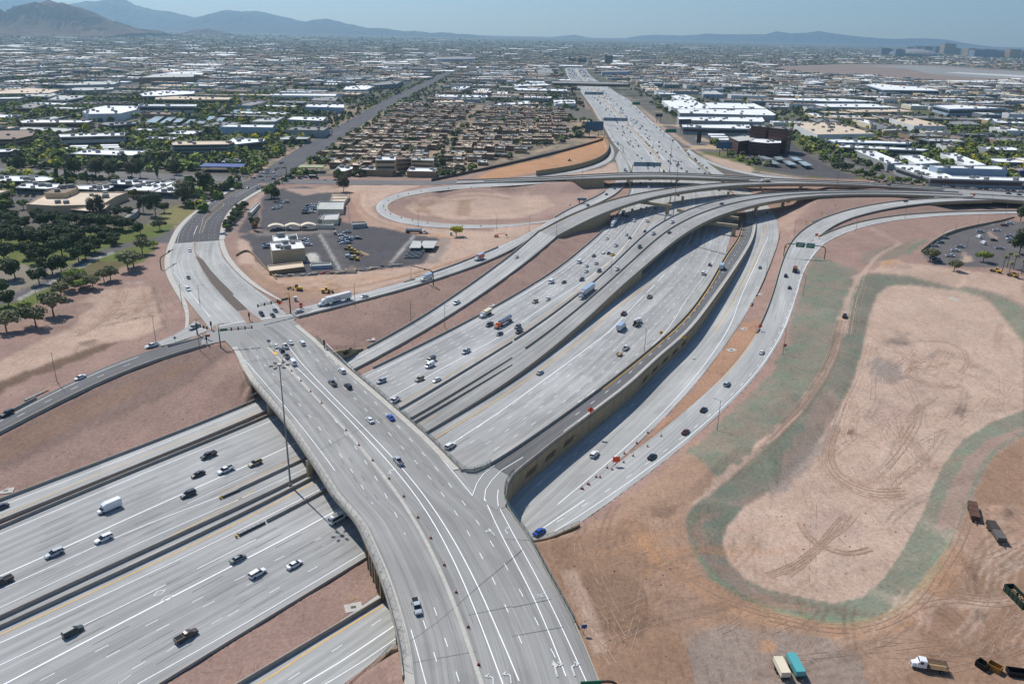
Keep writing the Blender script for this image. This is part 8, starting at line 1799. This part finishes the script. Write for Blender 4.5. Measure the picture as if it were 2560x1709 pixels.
def cone_proto():
 o=empty('traffic_cone');mb=MB();mb.box((0,0,0),(.62,.62,.08));mb.obj('base',['black'],o);mb=MB();mb.tube((0,0,.06),(0,0,1.05),.2,.07,8);mb.obj('cone_body',['cone_orange'],o);mb=MB();mb.tube((0,0,.5),(0,0,.68),.15,.12,8);mb.tube((0,0,.8),(0,0,.92),.115,.095,8);mb.obj('reflective_band',['paint_white'],o);return kids(o)
cp0=cone_proto();usedc=False
nth='first second third fourth fifth sixth seventh eighth ninth tenth eleventh twelfth thirteenth fourteenth fifteenth sixteenth seventeenth'.split()
def cones(lst,r,label,group,sc=1.):
 global usedc
 for i,s_ in enumerate(lst):
  p=snap(r,s_)[0]if r else UG(s_,3.)
  if r:p.z=zroad(r,p)+r.dz+.05
  lb=label%nth[i]
  if not usedc:usedc=True;o=cp0;o.location=p;tag(o,lb,'traffic cone',group)
  else:o=clone(cp0,p,0,label=lb,cat='traffic cone',group=group)
  o.scale=(sc,)*3
cones(['c2 155,270','c2 228,350','c2 303,435','c2 383,520','c2 465,610','c2 558,710','c2 768,940','c2 877,1066','c2 993,1197','c2 1134,1350','c2 1260,1502','d2 1380,150','d2 1490,326','d2 1605,556','d2 1706,788','d2 1808,1083','d2 1897,1404'],art3,'%s orange marker along the bridge centre strip, counted from the signals','orange markers along the bridge centre strip',1.15)
cones(['c3 1157,960','c3 1271,990','c3 1062,1048','c3 1155,1078','c3 957,1137','c3 1032,1158','c3 951,1212','c3 810,1258','c3 853,1273','c3 717,1338','c3 750,1340','c3 645,1396','c3 656,1402','c3 590,1437','c3 602,1438'],q1,'%s cone of the cluster between collector and exit ramp, counted from the top','cones around the earth island tip',1.2)
cones(['b2 2334,240','b2 2150,248','b2 1960,255','b2 1755,262','b2 1505,285','b2 1390,310','b2 1295,330','b2 1205,375','b2 1162,425','b2 1180,460','b2 1226,495','b2 1325,528','b2 1425,552','b2 1565,578','b2 1880,600','b2 2050,605'],loop,'%s barrel around the loop ramp, counted anticlockwise','orange barrels around the loop ramp',1.5)
cones(['b3 370,535','b3 425,522','b3 440,520','b3 470,510','b4 412,700','b4 405,740','b4 390,745'],None,'%s barrel at the ramp noses, counted from the left','orange barrels at ramp noses',1.4)
for s_,z_,tx,sz,rz_,par in(('d3 250,830',7.66,'ONLY',1.25,.3,art3),('c3 165,35',.08,'10',3.2,math.radians(-125)+math.pi,m1),('c3 100,25',.08,'10',3.2,math.radians(-125)+math.pi,m1),('b3 640,905',.1,'202',3.,math.radians(-125)+math.pi,m1),('b3 715,905',.1,'202',3.,math.radians(-125)+math.pi,m1)):
 p=P1(s_,z_);o=textobj(tx,sz,'paint_faded',par.obj,p,(0,0,rz_),'lane_lettering','CENTER');o.scale=(1,1.7,1)
for i,(s_,z_,l_)in enumerate((('c2 975,165',3.0,'concrete drain pad on the pink slope by the collector'),('d2 830,915',.2,'concrete pad with grate on the brown strip at the bottom'),('c1 50,1455',1.2,'concrete pad at the lower left of the slope'),('c3 1985,75',.8,'upper concrete drain pad on the earth island'),('c3 1870,255',.5,'lower concrete drain pad on the earth island'),('b3 2275,1225',.9,'concrete drain pad at the top of the earth island'),('b2 1500,310',3.,'pale pad'),('b2 2145,1325',1.5,'concrete drain pad on the pink strip by the dump truck'),('c3 1030,1135',.1,'white-framed drain at the earth island tip'))):
 if len(l_)<12:continue
 p=UG(s_,z_);o=empty('drain_pad',p,.35,label=l_,cat='drain pad',group='concrete drain pads');mb=MB();mb.box((0,0,-.3),(4.4,3.2,.42));mb.obj('slab',['sidewalk'],o);mb=MB();mb.box((0,0,.12),(1.3,.9,.05));mb.obj('grate',['steel_dark'],o)
mb=MB();mb.box((0,0,0),(2.2,1.0,.08));o=mb.obj('plywood_board',['wood'],label='yellowish board lying on the brown strip above the drain pad',cat='board');o.location=UG('d2 822,845',0);o.rotation_euler=(0,0,.7)
mbk=MB();R6=random.Random(14)
for n_,c_ in(('track_dark',(142,116,98)),('track_mid',(156,130,112)),('track_light',(186,160,140))):simple(n_,lin(c_),.95,var=.25,scale=1.2)
def track(q,mi,gauge=1.7,w=.34,gap=.12):
 for off in(-gauge/2,gauge/2):
  a,b_=offset(q,off+w/2),offset(q,off-w/2);vs=[]
  for p,r_ in zip(a,b_):vs+=[(p.x,p.y,gz(p.x,p.y)+.05),(r_.x,r_.y,gz(r_.x,r_.y)+.05)]
  mbk.add(vs,[(2*i,2*i+1,2*i+3,2*i+2)for i in range(len(q)-1)if R6.random()>gap],mi)
for s_,z_,mi in(("d4 280,190 330,300 440,380 560,440 700,460 870,415",2.8,1),("d4 0,640 200,560 430,390 560,230 640,150",2.8,1),("d4 160,650 330,520 470,370 680,210 740,130",2.8,1),("c4 600,900 540,1100 560,1250 700,1380 900,1450 1150,1440",2.8,0),("c4 560,960 510,1120 530,1280 680,1420 900,1500 1150,1490",2.8,1),("c4 650,700 560,950 540,1150",2.8,1),("c4 1500,395 1250,400 1180,450 1250,520 1480,570 1650,560",2.8,0),("c4 1300,180 1500,185 1640,240 1700,360 1640,450",2.8,1),("c4 900,200 820,500 700,760 640,1000",2.8,2),("c4 960,480 950,700",2.8,2),("c4 1180,520 1290,800 1180,1050 1020,1250",2.8,1),("b4 740,1568 800,1250 900,1000 1020,860 1230,770",5,2),("c4 0,1010 300,690 520,330 610,0",4.6,0),("c4 40,1030 340,700 560,340 650,0",4.6,0),("b2 860,330 900,470 1100,590 1500,680",6,0),("b2 930,310 960,450 1160,580 1600,670",6,0),("b2 985,300 1000,440 1200,570 1700,655",6,2),("b2 1450,470 1520,400 1700,365 2000,350 2334,375",2.3,0),("b2 1480,500 1540,420 1720,385 2000,375",2.3,0),("b2 1560,520 1700,548 2000,560 2300,540",2.3,0),("b2 1400,440 1500,360 1700,335 2100,310",2.6,2),("b2 1870,380 1850,450 1860,530",2.2,0),("b2 0,1010 300,1180 700,1190 1500,1015 2000,855",6.5,0),("b2 -60,900 150,1120 450,1195",6.6,2),("d3 1180,100 1200,300 1330,560 1700,820 2182,990",6.3,0),("d4 0,1010 500,1110 900,1090 1280,900 1480,620 1620,400 1720,150",6.5,0),("d4 1300,900 1600,850 1900,900 2182,860",6.7,0),("d3 480,590 560,800 700,1120 860,1400",7.2,1),("b1 1150,1200 1080,1330 900,1480 700,1600",4.5,0),("b1 1400,1160 1440,1300 1510,1540",5.5,0),("e1 560,960 600,1050 420,1180 0,1250",6,0),("e1 620,950 640,1050 500,1180 100,1260",6,2)):
 q=smooth(pts(s_,z_),1.6,fair=4)
 for k in range(2):track(offset(q,R6.uniform(-3,3)*k),mi if k<1 else 1,w=.28,gap=.16)
for poly,n_ in(("d3 1400,950 2182,1010 d4 500,1150 1300,950 1600,500 2182,300 2182,1500 0,1568",44),("c4 950,200 2100,250 2100,700 1500,1100 d4 1100,300 700,750 200,650 d3 2000,500 c4 700,900",40),("d3 250,400 1150,350 1300,1400 700,1500",22),("e3 1250,400 1700,400 1800,700 1250,700",0),("b1 700,1540 1000,1220 1350,1200 1450,1540",14)):
 P4=[(p.x,p.y)for p in pts(poly,5.)];xs=[p[0]for p in P4];ys=[p[1]for p in P4];main=R6.uniform(.5,1.3);k=0
 while k<n_:
  x,y=R6.uniform(min(xs),max(xs)),R6.uniform(min(ys),max(ys))
  if not inpoly((x,y),P4):continue
  k+=1;a=main+R6.gauss(0,.5);cv=R6.gauss(0,.02);q=[Vector((x,y,0))]
  for _ in range(R6.randint(8,30)):
   n2=q[-1]+Vector((math.cos(a),math.sin(a),0))*1.6;a+=cv
   if not inpoly(n2,P4):break
   q.append(n2)
  if len(q)>3:track(q,R6.choice([0,1,1,1]),gap=.35,w=.2)
mbk.obj('tyre_tracks',['track_dark','track_mid','track_light'],kind='stuff')
mbr=MB();R4=random.Random(8)
for poly,n_ in(("d3 250,400 1400,500 1500,1500 700,1500",70),("c3 1700,1100 2182,700 c4 600,300 300,900",40),("d4 0,0 1200,0 900,800 0,700",40),("c1 200,1200 1400,500 2000,600 1000,1100",24),("b2 1000,1300 2200,1000 1500,1500",14),("c4 900,200 2100,200 1700,1400 600,1400",30)):
 P4=[(p.x,p.y)for p in pts(poly,4.)];xs=[p[0]for p in P4];ys=[p[1]for p in P4]
 for _ in range(n_):
  x,y=R4.uniform(min(xs),max(xs)),R4.uniform(min(ys),max(ys))
  if inpoly((x,y),P4):s_=R4.uniform(.14,.4);mbr.box((x,y,gz(x,y)-.1),(s_*1.4,s_,s_*.7),R4.randint(0,1),R4.uniform(0,3),.6)
mbr.obj('rubble',['rust','gravel_dark'],kind='stuff')
def leafmat(name,c,v=.35):
 m,nt,b=newmat(name);g=nd(nt,'ShaderNodeNewGeometry');oi=nd(nt,'ShaderNodeObjectInfo')
 f=ramp(nt,noise(nt,g.outputs['Position'],.8,3,.7),[(.3,1-v),(.7,1+v)]);c_=mixc(nt,1.,c,f,'MULTIPLY');c_=mixc(nt,1.,c_,ramp(nt,oi.outputs['Random'],[(0,.75),(1,1.2)]),'MULTIPLY')
 nt.links.new(c_,b.inputs['Base Color']);b.inputs['Roughness'].default_value=.8;b.inputs['Specular IOR Level'].default_value=.15
leafmat('leaf_dark',lin((80,90,60)),.45);leafmat('leaf_green',lin((106,120,60)));leafmat('leaf_olive',lin((118,118,84)),.4);leafmat('leaf_yellow',lin((170,160,44)),.2);leafmat('leaf_lime',lin((140,152,74)));leafmat('leaf_brown',lin((128,106,82)));leafmat('leaf_euca',lin((98,96,72)));simple('bark',lin((92,76,62)),.95,var=.2)
def crown_mesh(name,mat,rx,rz,n,size,blobs,seed,z0):
 r_=random.Random(seed);mb=MB();cs=[(0,0,z0+rz*.9,.62)]
 for _ in range(blobs):a=r_.uniform(0,6.28);q=r_.uniform(.35,.7)*rx;cs.append((q*math.cos(a),q*math.sin(a),z0+rz*r_.uniform(.45,1.5),r_.uniform(.32,.52)))
 for i in range(n):
  c=cs[i%len(cs)];v=Vector((r_.gauss(0,1),r_.gauss(0,1),r_.gauss(0,1))).normalized();k=r_.uniform(.55,1.08)
  p=Vector((c[0]+v.x*rx*c[3]*k,c[1]+v.y*rx*c[3]*k,max(c[2]+v.z*rz*c[3]*1.15*k,z0*.6)));nn=(v+Vector((r_.gauss(0,.5),r_.gauss(0,.5),r_.gauss(0,.5)+.3))).normalized();u=nn.orthogonal().normalized();u.rotate(Matrix.Rotation(r_.uniform(0,6.28),3,nn));w_=nn.cross(u);s_=size*r_.uniform(.6,1.3)
  mb.add([p+u*s_,p+w_*s_*.8,p-u*s_,p-w_*s_*.8],[(0,1,2,3)])
 return mb.mesh(name,[mat])
def trunk_mesh(h,r,rx,seed):
 r_=random.Random(seed);mb=MB();mb.tube((0,0,-.4),(0,0,h),r,r*.7,7)
 for k in range(5):a=k*1.256+r_.uniform(-.3,.3);mb.tube((0,0,h*.85),(math.cos(a)*rx*.5,math.sin(a)*rx*.5,h*1.5+r_.uniform(0,rx*.5)),r*.5,r*.15,5)
 return mb.mesh('trunk',['bark'])
TK={}
for nm_,mat,rx,rz,n,size,bl,th in(('park','leaf_dark',4.6,3.0,1500,.42,7,2.4),('park2','leaf_olive',4.2,2.6,1200,.4,7,2.4),('green','leaf_green',3.8,2.6,900,.42,6,1.8),('lime','leaf_lime',4.2,2.2,900,.42,6,2.2),('yellow','leaf_yellow',4.0,2.6,900,.42,6,1.6),('tall','leaf_dark',6.0,6.5,2200,.55,9,4.),('euca','leaf_euca',7.0,7.5,2400,.55,10,4.5),('cypress','leaf_dark',1.6,5.5,700,.4,5,.6),('bush','leaf_green',2.0,1.2,350,.32,4,.2),('brown','leaf_brown',3.2,2.6,500,.4,6,1.6)):
 TK[nm_]=[(crown_mesh('crown',mat,rx,rz,n,size,bl,hash(nm_)%97 if 0 else len(nm_)*7+k*13+int(rx*10),th),trunk_mesh(th*1.1,rx*.06,rx,k))for k in range(2)]
def palm_mesh():
 mb=MB();r_=random.Random(2)
 for k in range(22):
  a=k*2.4;el=r_.uniform(-.5,.9);ps=[Vector((math.cos(a)*t_*1.9,math.sin(a)*t_*1.9,9+el*t_*1.3-t_*t_*.9))for t_ in(0,.4,.8,1.2)];s_=Vector((-math.sin(a),math.cos(a),0))
  for i in range(3):w0,w1=(.12,.4,.35,.08)[i],(.12,.4,.35,.08)[i+1];mb.add([ps[i]-s_*w0,ps[i]+s_*w0,ps[i+1]+s_*w1,ps[i+1]-s_*w1],[(0,1,2,3)])
 return mb.mesh('fronds',['leaf_olive'])
mb=MB();mb.tube((0,0,-.4),(0,0,9),.22,.16,6);PT=(palm_mesh(),mb.mesh('trunk',['bark']));TK['palm']=[PT,PT]
TL_=dict(park='dark round-crowned park tree',park2='olive-grey spreading park tree',green='fresh green bushy tree',lime='pale green spreading tree',yellow='bright yellow flowering tree',tall='tall dark spreading tree',euca='tall grey-brown eucalyptus',cypress='slim dark cypress',bush='low green shrub',brown='thin brown half-bare tree',palm='tall fan palm')
def tree(kind,p,sc=1.,label=None,group=None,k=None):
 k=rnd.randint(0,1)if k is None else k;cm,tm=TK[kind][k];nmk={'palm':'palm_tree','bush':'shrub','cypress':'cypress_tree'}.get(kind,'tree');o=empty(nmk,p,rnd.uniform(0,6.28),label=label or TL_[kind],cat={'palm':'palm','bush':'shrub'}.get(kind,'tree'),group=group);o.scale=(sc*rnd.uniform(.92,1.08),sc*rnd.uniform(.92,1.08),sc)
 for nm_,me_ in(('crown' if kind!='palm' else 'fronds',cm),('trunk',tm)):q=bpy.data.objects.new(nm_,me_);C.objects.link(q);q.parent=o
NT="""euca b1 1690,415 1.15|large eucalyptus at the bend of the street
tall b1 1870,300 1.1|tallest dark tree beside the street bend
tall b1 1740,330 .8|dark tree behind the large eucalyptus
tall b1 200,130 1.05|left tall dark tree behind the white-roofed offices
tall b1 685,155 1.1|dark tree behind the cypresses
euca b1 880,165 1.1|thin-crowned tree right of the cypresses
tall b1 1000,165 1.05|dark tree above the square office
tall b1 1280,165 1.1|dark tree left of the slim fir
euca b1 1205,165 .9|grey tree beside the dark one above the square office
tall b1 1610,135 .85|dark tree just left of the fuel canopy
cypress b1 530,205 1.2|leftmost of the slim cypresses
cypress b1 622,205 1.2|tallest of the slim cypresses
cypress b1 792,215 1.1|third of the slim cypresses
cypress b1 853,215 .8|shortest of the slim cypresses
cypress b1 95,135 1.2|slim cypress at the far left
cypress b1 1440,170 1.3|slim fir right of the square office trees
tall b1 1420,510 1.1|large dark tree beside the park lawn
tall b1 1310,480 .8|dark tree left of the large one at the lawn
euca b1 880,530 .95|grey tree in front of the glazed office wing
park b1 1080,530 1.2|dark tree under the glazed office wing
park b1 1175,520 1.0|dark tree by the grey carport roof
park b1 1500,480 1.0|round tree at the right end of the park
park2 b1 1460,640 1.2|half-bare olive tree beside the white kerb corner
green b1 1220,340 1.1|light green tree by the office corner
green b1 215,450 1.2|light green tree at the tan hall corner
lime b1 500,60 1.2|pale green tree on the lawn beyond the street
green b1 320,50 1.1|green tree on the lawn beyond the street, left
green e3 1310,450 1.9|bright green tree at the top of the yard
tall e3 1345,480 .85|dark tree joined to the bright green one in the yard
lime e3 1190,105 1.2|pale green tree by the avenue corner
lime e3 335,95 1.3|pale green tree near the office corner
green b2 740,160 1.4|round green tree by the brown shop
euca b2 800,290 .8|grey-brown tree at the top of the orange earth
yellow b2 1825,695 1.3|yellow flowering tree alone on the orange earth
yellow a2 100,1140 1.2|yellow tree by the hotel
park e3 1110,790 .9|dark conifer-like tree by the driveway
brown e3 1115,830 1.2|brown half-bare tree by the driveway
tall a2 700,1165 .8|dark tree right of the hotel
palm a2 500,1150 .8|palm by the hotel wing, left
palm a2 540,1150 .8|palm by the hotel wing, right
park2 b4 1475,920 1.3|bushy olive tree at the car park corner
lime b4 1960,930 1.3|pale umbrella-shaped tree in the car park
park2 b4 1695,1010 1.1|olive tree on bare earth below the car park
tall b4 2290,860 1.1|dark tree at the right edge, lower
tall b4 2300,560 .9|dark tree at the right edge, upper
palm b4 2135,1010 1.1|leftmost palm of the cluster at the right
palm b4 2178,980 1.1|second palm of the cluster at the right
palm b4 2190,1060 1.0|lowest palm of the cluster at the right
palm b4 2235,1000 1.1|fourth palm of the cluster at the right
palm b4 2310,1040 1.0|palm at the picture edge on the right"""
for row in NT.split('\n'):a,lb=row.split('|');kd,tl,xy_,sc_=a.split();tree(kd,UG(tl+' '+xy_),float(sc_),lb)
PARK=[('park',x,y,s)for x,y,s in((40,560,1.1),(120,590,1.2),(230,620,1.1),(310,560,1),(400,610,1.2),(480,590,1.2),(560,620,1),(610,660,1.1),(700,580,1),(760,610,1),(860,620,1.1),(960,640,1.3),(1060,620,1.2),(1120,640,1.3),(1180,640,1.1),(60,690,1.1),(20,760,1.2),(180,790,1.5),(340,800,1.5),(260,760,1.3),(570,880,1.7),(470,800,1.5),(640,740,1.2),(720,930,1.3),(780,900,1.4),(870,850,1.3),(650,800,1.3),(740,780,1.2),(980,750,.9),(1045,760,.9),(1280,680,1.1),(40,920,1.3),(265,900,1.3),(330,940,1.2),(410,930,1.2),(480,1040,1.4),(560,1020,1.2),(140,1080,1.5),(360,1130,1.2),(30,1240,1.2),(80,1330,1.1),(930,700,1),(830,700,1),(110,640,1),(450,700,1.2),(540,720,1.1))]
PARK+=[('park2',x,y,s)for x,y,s in((1170,1010,1.7),(1220,980,1.6),(1300,860,1.6),(1010,1100,1.3),(950,1110,1.2),(490,1420,1.8),(330,1520,1.7),(60,1560,1.6),(620,1180,1.3),(850,1170,1.2),(560,1250,1.3),(760,1150,1.2))]+[('lime',x,y,s)for x,y,s in((680,1110,1.5),(240,1400,1.2),(1400,800,.9),(740,1180,1.1))]
PARK+=[('park',x+R5p.uniform(-50,50),y+R5p.uniform(-30,25),s*R5p.uniform(.8,1.1))for R5p in(random.Random(6),)for _k,x,y,s in PARK if x<1150 and y<860]
for kd,x,y,s_ in PARK:tree(kd,UG('b1 %d,%d'%(x,y)),s_*.95,TL_[kd]+' in the cemetery-like park on the left','trees of the park')
for i in range(16):tree('park' if i%3 else 'green',UG('e3 %d,%d'%(990-i*14+rnd.uniform(-20,20),560+i*18)),.75,'dark bushy tree in the row beside the curving street','tree row beside the street')
for i in range(26):
 x=600+i*34;tree(rnd.choice(['green','lime','park','bush']),UG('b4 %d,%d'%(x,(60+(x-600)*.36 if x<1000 else 200+(x-1000)*.075)+rnd.uniform(-10,10))),rnd.uniform(.8,1.2),'mixed roadside tree in front of the L-shaped business centre','trees along the street of palms')
for s_ in('e5 1090,270','e5 1200,280','e5 1320,250','e5 1410,320','a3 960,1010','a3 975,1060','a3 1040,1040','a3 1250,1060','a3 1300,1075','a3 1740,1070','a3 1850,1075','a3 1890,1100','a3 1000,1000'):tree('palm',UG(s_),1.15,'fan palm among the white-roofed business blocks','palms of the business blocks')
R5=random.Random(21);TG2='trees of the districts';ctr=0
mbt=MB();LM=['leaf_dark','leaf_green','leaf_olive','leaf_yellow','leaf_lime']
def blob(mb,x,y,z,r,h,mi,n=16):
 for i in range(n):
  v=Vector((R5.gauss(0,1),R5.gauss(0,1),abs(R5.gauss(0,.8)))).normalized();p=Vector((x+v.x*r*.75,y+v.y*r*.75,z+h*.35+v.z*h*.55));nn=(v+Vector((R5.gauss(0,.4),R5.gauss(0,.4),.3))).normalized();u=nn.orthogonal().normalized();w_=nn.cross(u);s_=r*R5.uniform(.4,.65)
  mb.add([p+u*s_,p+w_*s_,p-u*s_,p-w_*s_],[(0,1,2,3)],mi)
cl=[]
for k in range(80000):
 f_=R5.random();Y=1/(1/560*(1-f_)+1/13000*f_);X=R5.uniform(-.95,.95)*Y;u=X/Y
 g_=mnoise.noise(Vector((X/170,Y/260,3)))*.5+.5
 if u<-.25 and 560<Y<1700:g_+=.16
 if u>.05 and Y<2600:g_-=.06
 if u<-.2 and Y<840:g_-=.34
 if Y>2600:g_+=.12 if u<-.1 else.04
 if R5.random()>max(0,(g_-.22))*1.7:continue
 if Y<3500 and(occ(X,Y,ROADG))or inpoly((X,Y),AIR):continue
 if Y<1500 and hits(X,Y,3):continue
 if inpoly((X,Y),ESTATE)and R5.random()<.55:continue
 cl.append((Y,X))
cl.sort()
for Y,X in cl:
 u=X/Y;west=u<-.25
 kd=R5.choice(['green','green','green','park','green','lime','yellow','park','lime','park2','green','park']if(west and Y<2000)or(u>.2 and Y<1500)else['park','park','park2','green','tall'])
 if ctr<165:tree(kd,Vector((X,Y,G)),R5.uniform(.7,1.25)*(.7 if kd=='tall' else 1),'%s %s'%(TL_[kd],'in the western business park' if west else 'in the estate and lots beyond the street'),TG2);ctr+=1
 else:
  r=R5.uniform(2.8,5.4)*(1+max(0,Y-2600)/4000);n_=22 if Y<1600 else 12 if Y<3500 else 6
  blob(mbt,X,Y,G,r,r*R5.uniform(1.2,1.9),{'park':0,'tall':0,'park2':2,'green':1,'lime':4,'yellow':3}[kd],n_)
for sgn in(-1,1):
 for q in range(0,420):
  p=ave.at(min(.96,q/420),f=.5);
  if p.y<640:continue
  d=(ave.at(min(1,q/420+.01),f=.5)-p).to_2d().normalized();x,y=p.x-d.y*sgn*R5.uniform(17,24),p.y+d.x*sgn*R5.uniform(17,24)
  if R5.random()<.65:blob(mbt,x,y,G,R5.uniform(2.2,4),R5.uniform(3,7),R5.choice([0,1,1,2,4]),16)
mbt.obj('distant_trees',LM,kind='stuff')
mbc=MB();k=0
for _ in range(9000):
 f_=R5.random();Y=1/(1/620*(1-f_)+1/3200*f_);X=R5.uniform(-.9,.9)*Y
 if mnoise.noise(Vector((X/60,Y/45,9)))<.18 or hits(X,Y,4)or inpoly((X,Y),ESTATE)and R5.random()<.3:continue
 q=Vector((X,Y));a_=(q-u0).dot(AX);b_=(q-u0).dot(AY);b_=round(b_/9)*9;a_=round(a_/2.9)*2.9;q=u0+AX*a_+AY*b_;ci=R5.choice([0,0,1,1,2]);mbc.box((q.x,q.y,G+.25),(1.9,4.6,.75),ci,AANG);mbc.box((q.x,q.y,G+1.0),(1.7,2.5,.5),1,AANG,.8)
mbc.obj('distant_parked_cars',['car_white','car_black','car_silver'],kind='stuff')
for i in range(26):x,y=R5.uniform(1800,2090),R5.uniform(1000,1035);mb=MB();mb.box((0,0,0),(R5.uniform(3,6),2,1.4));mb.box((.6,0,1.4),(1.6,1.4,1),taper=.8);o=mb.obj('lift_machine',['car_orange'],label='orange lift machine parked in the equipment yard on the right',cat='machine',group='orange machines of the equipment yard');o.location=P1('a3 %g,%g'%(x,y),G);o.rotation_euler=(0,0,R5.uniform(0,1))
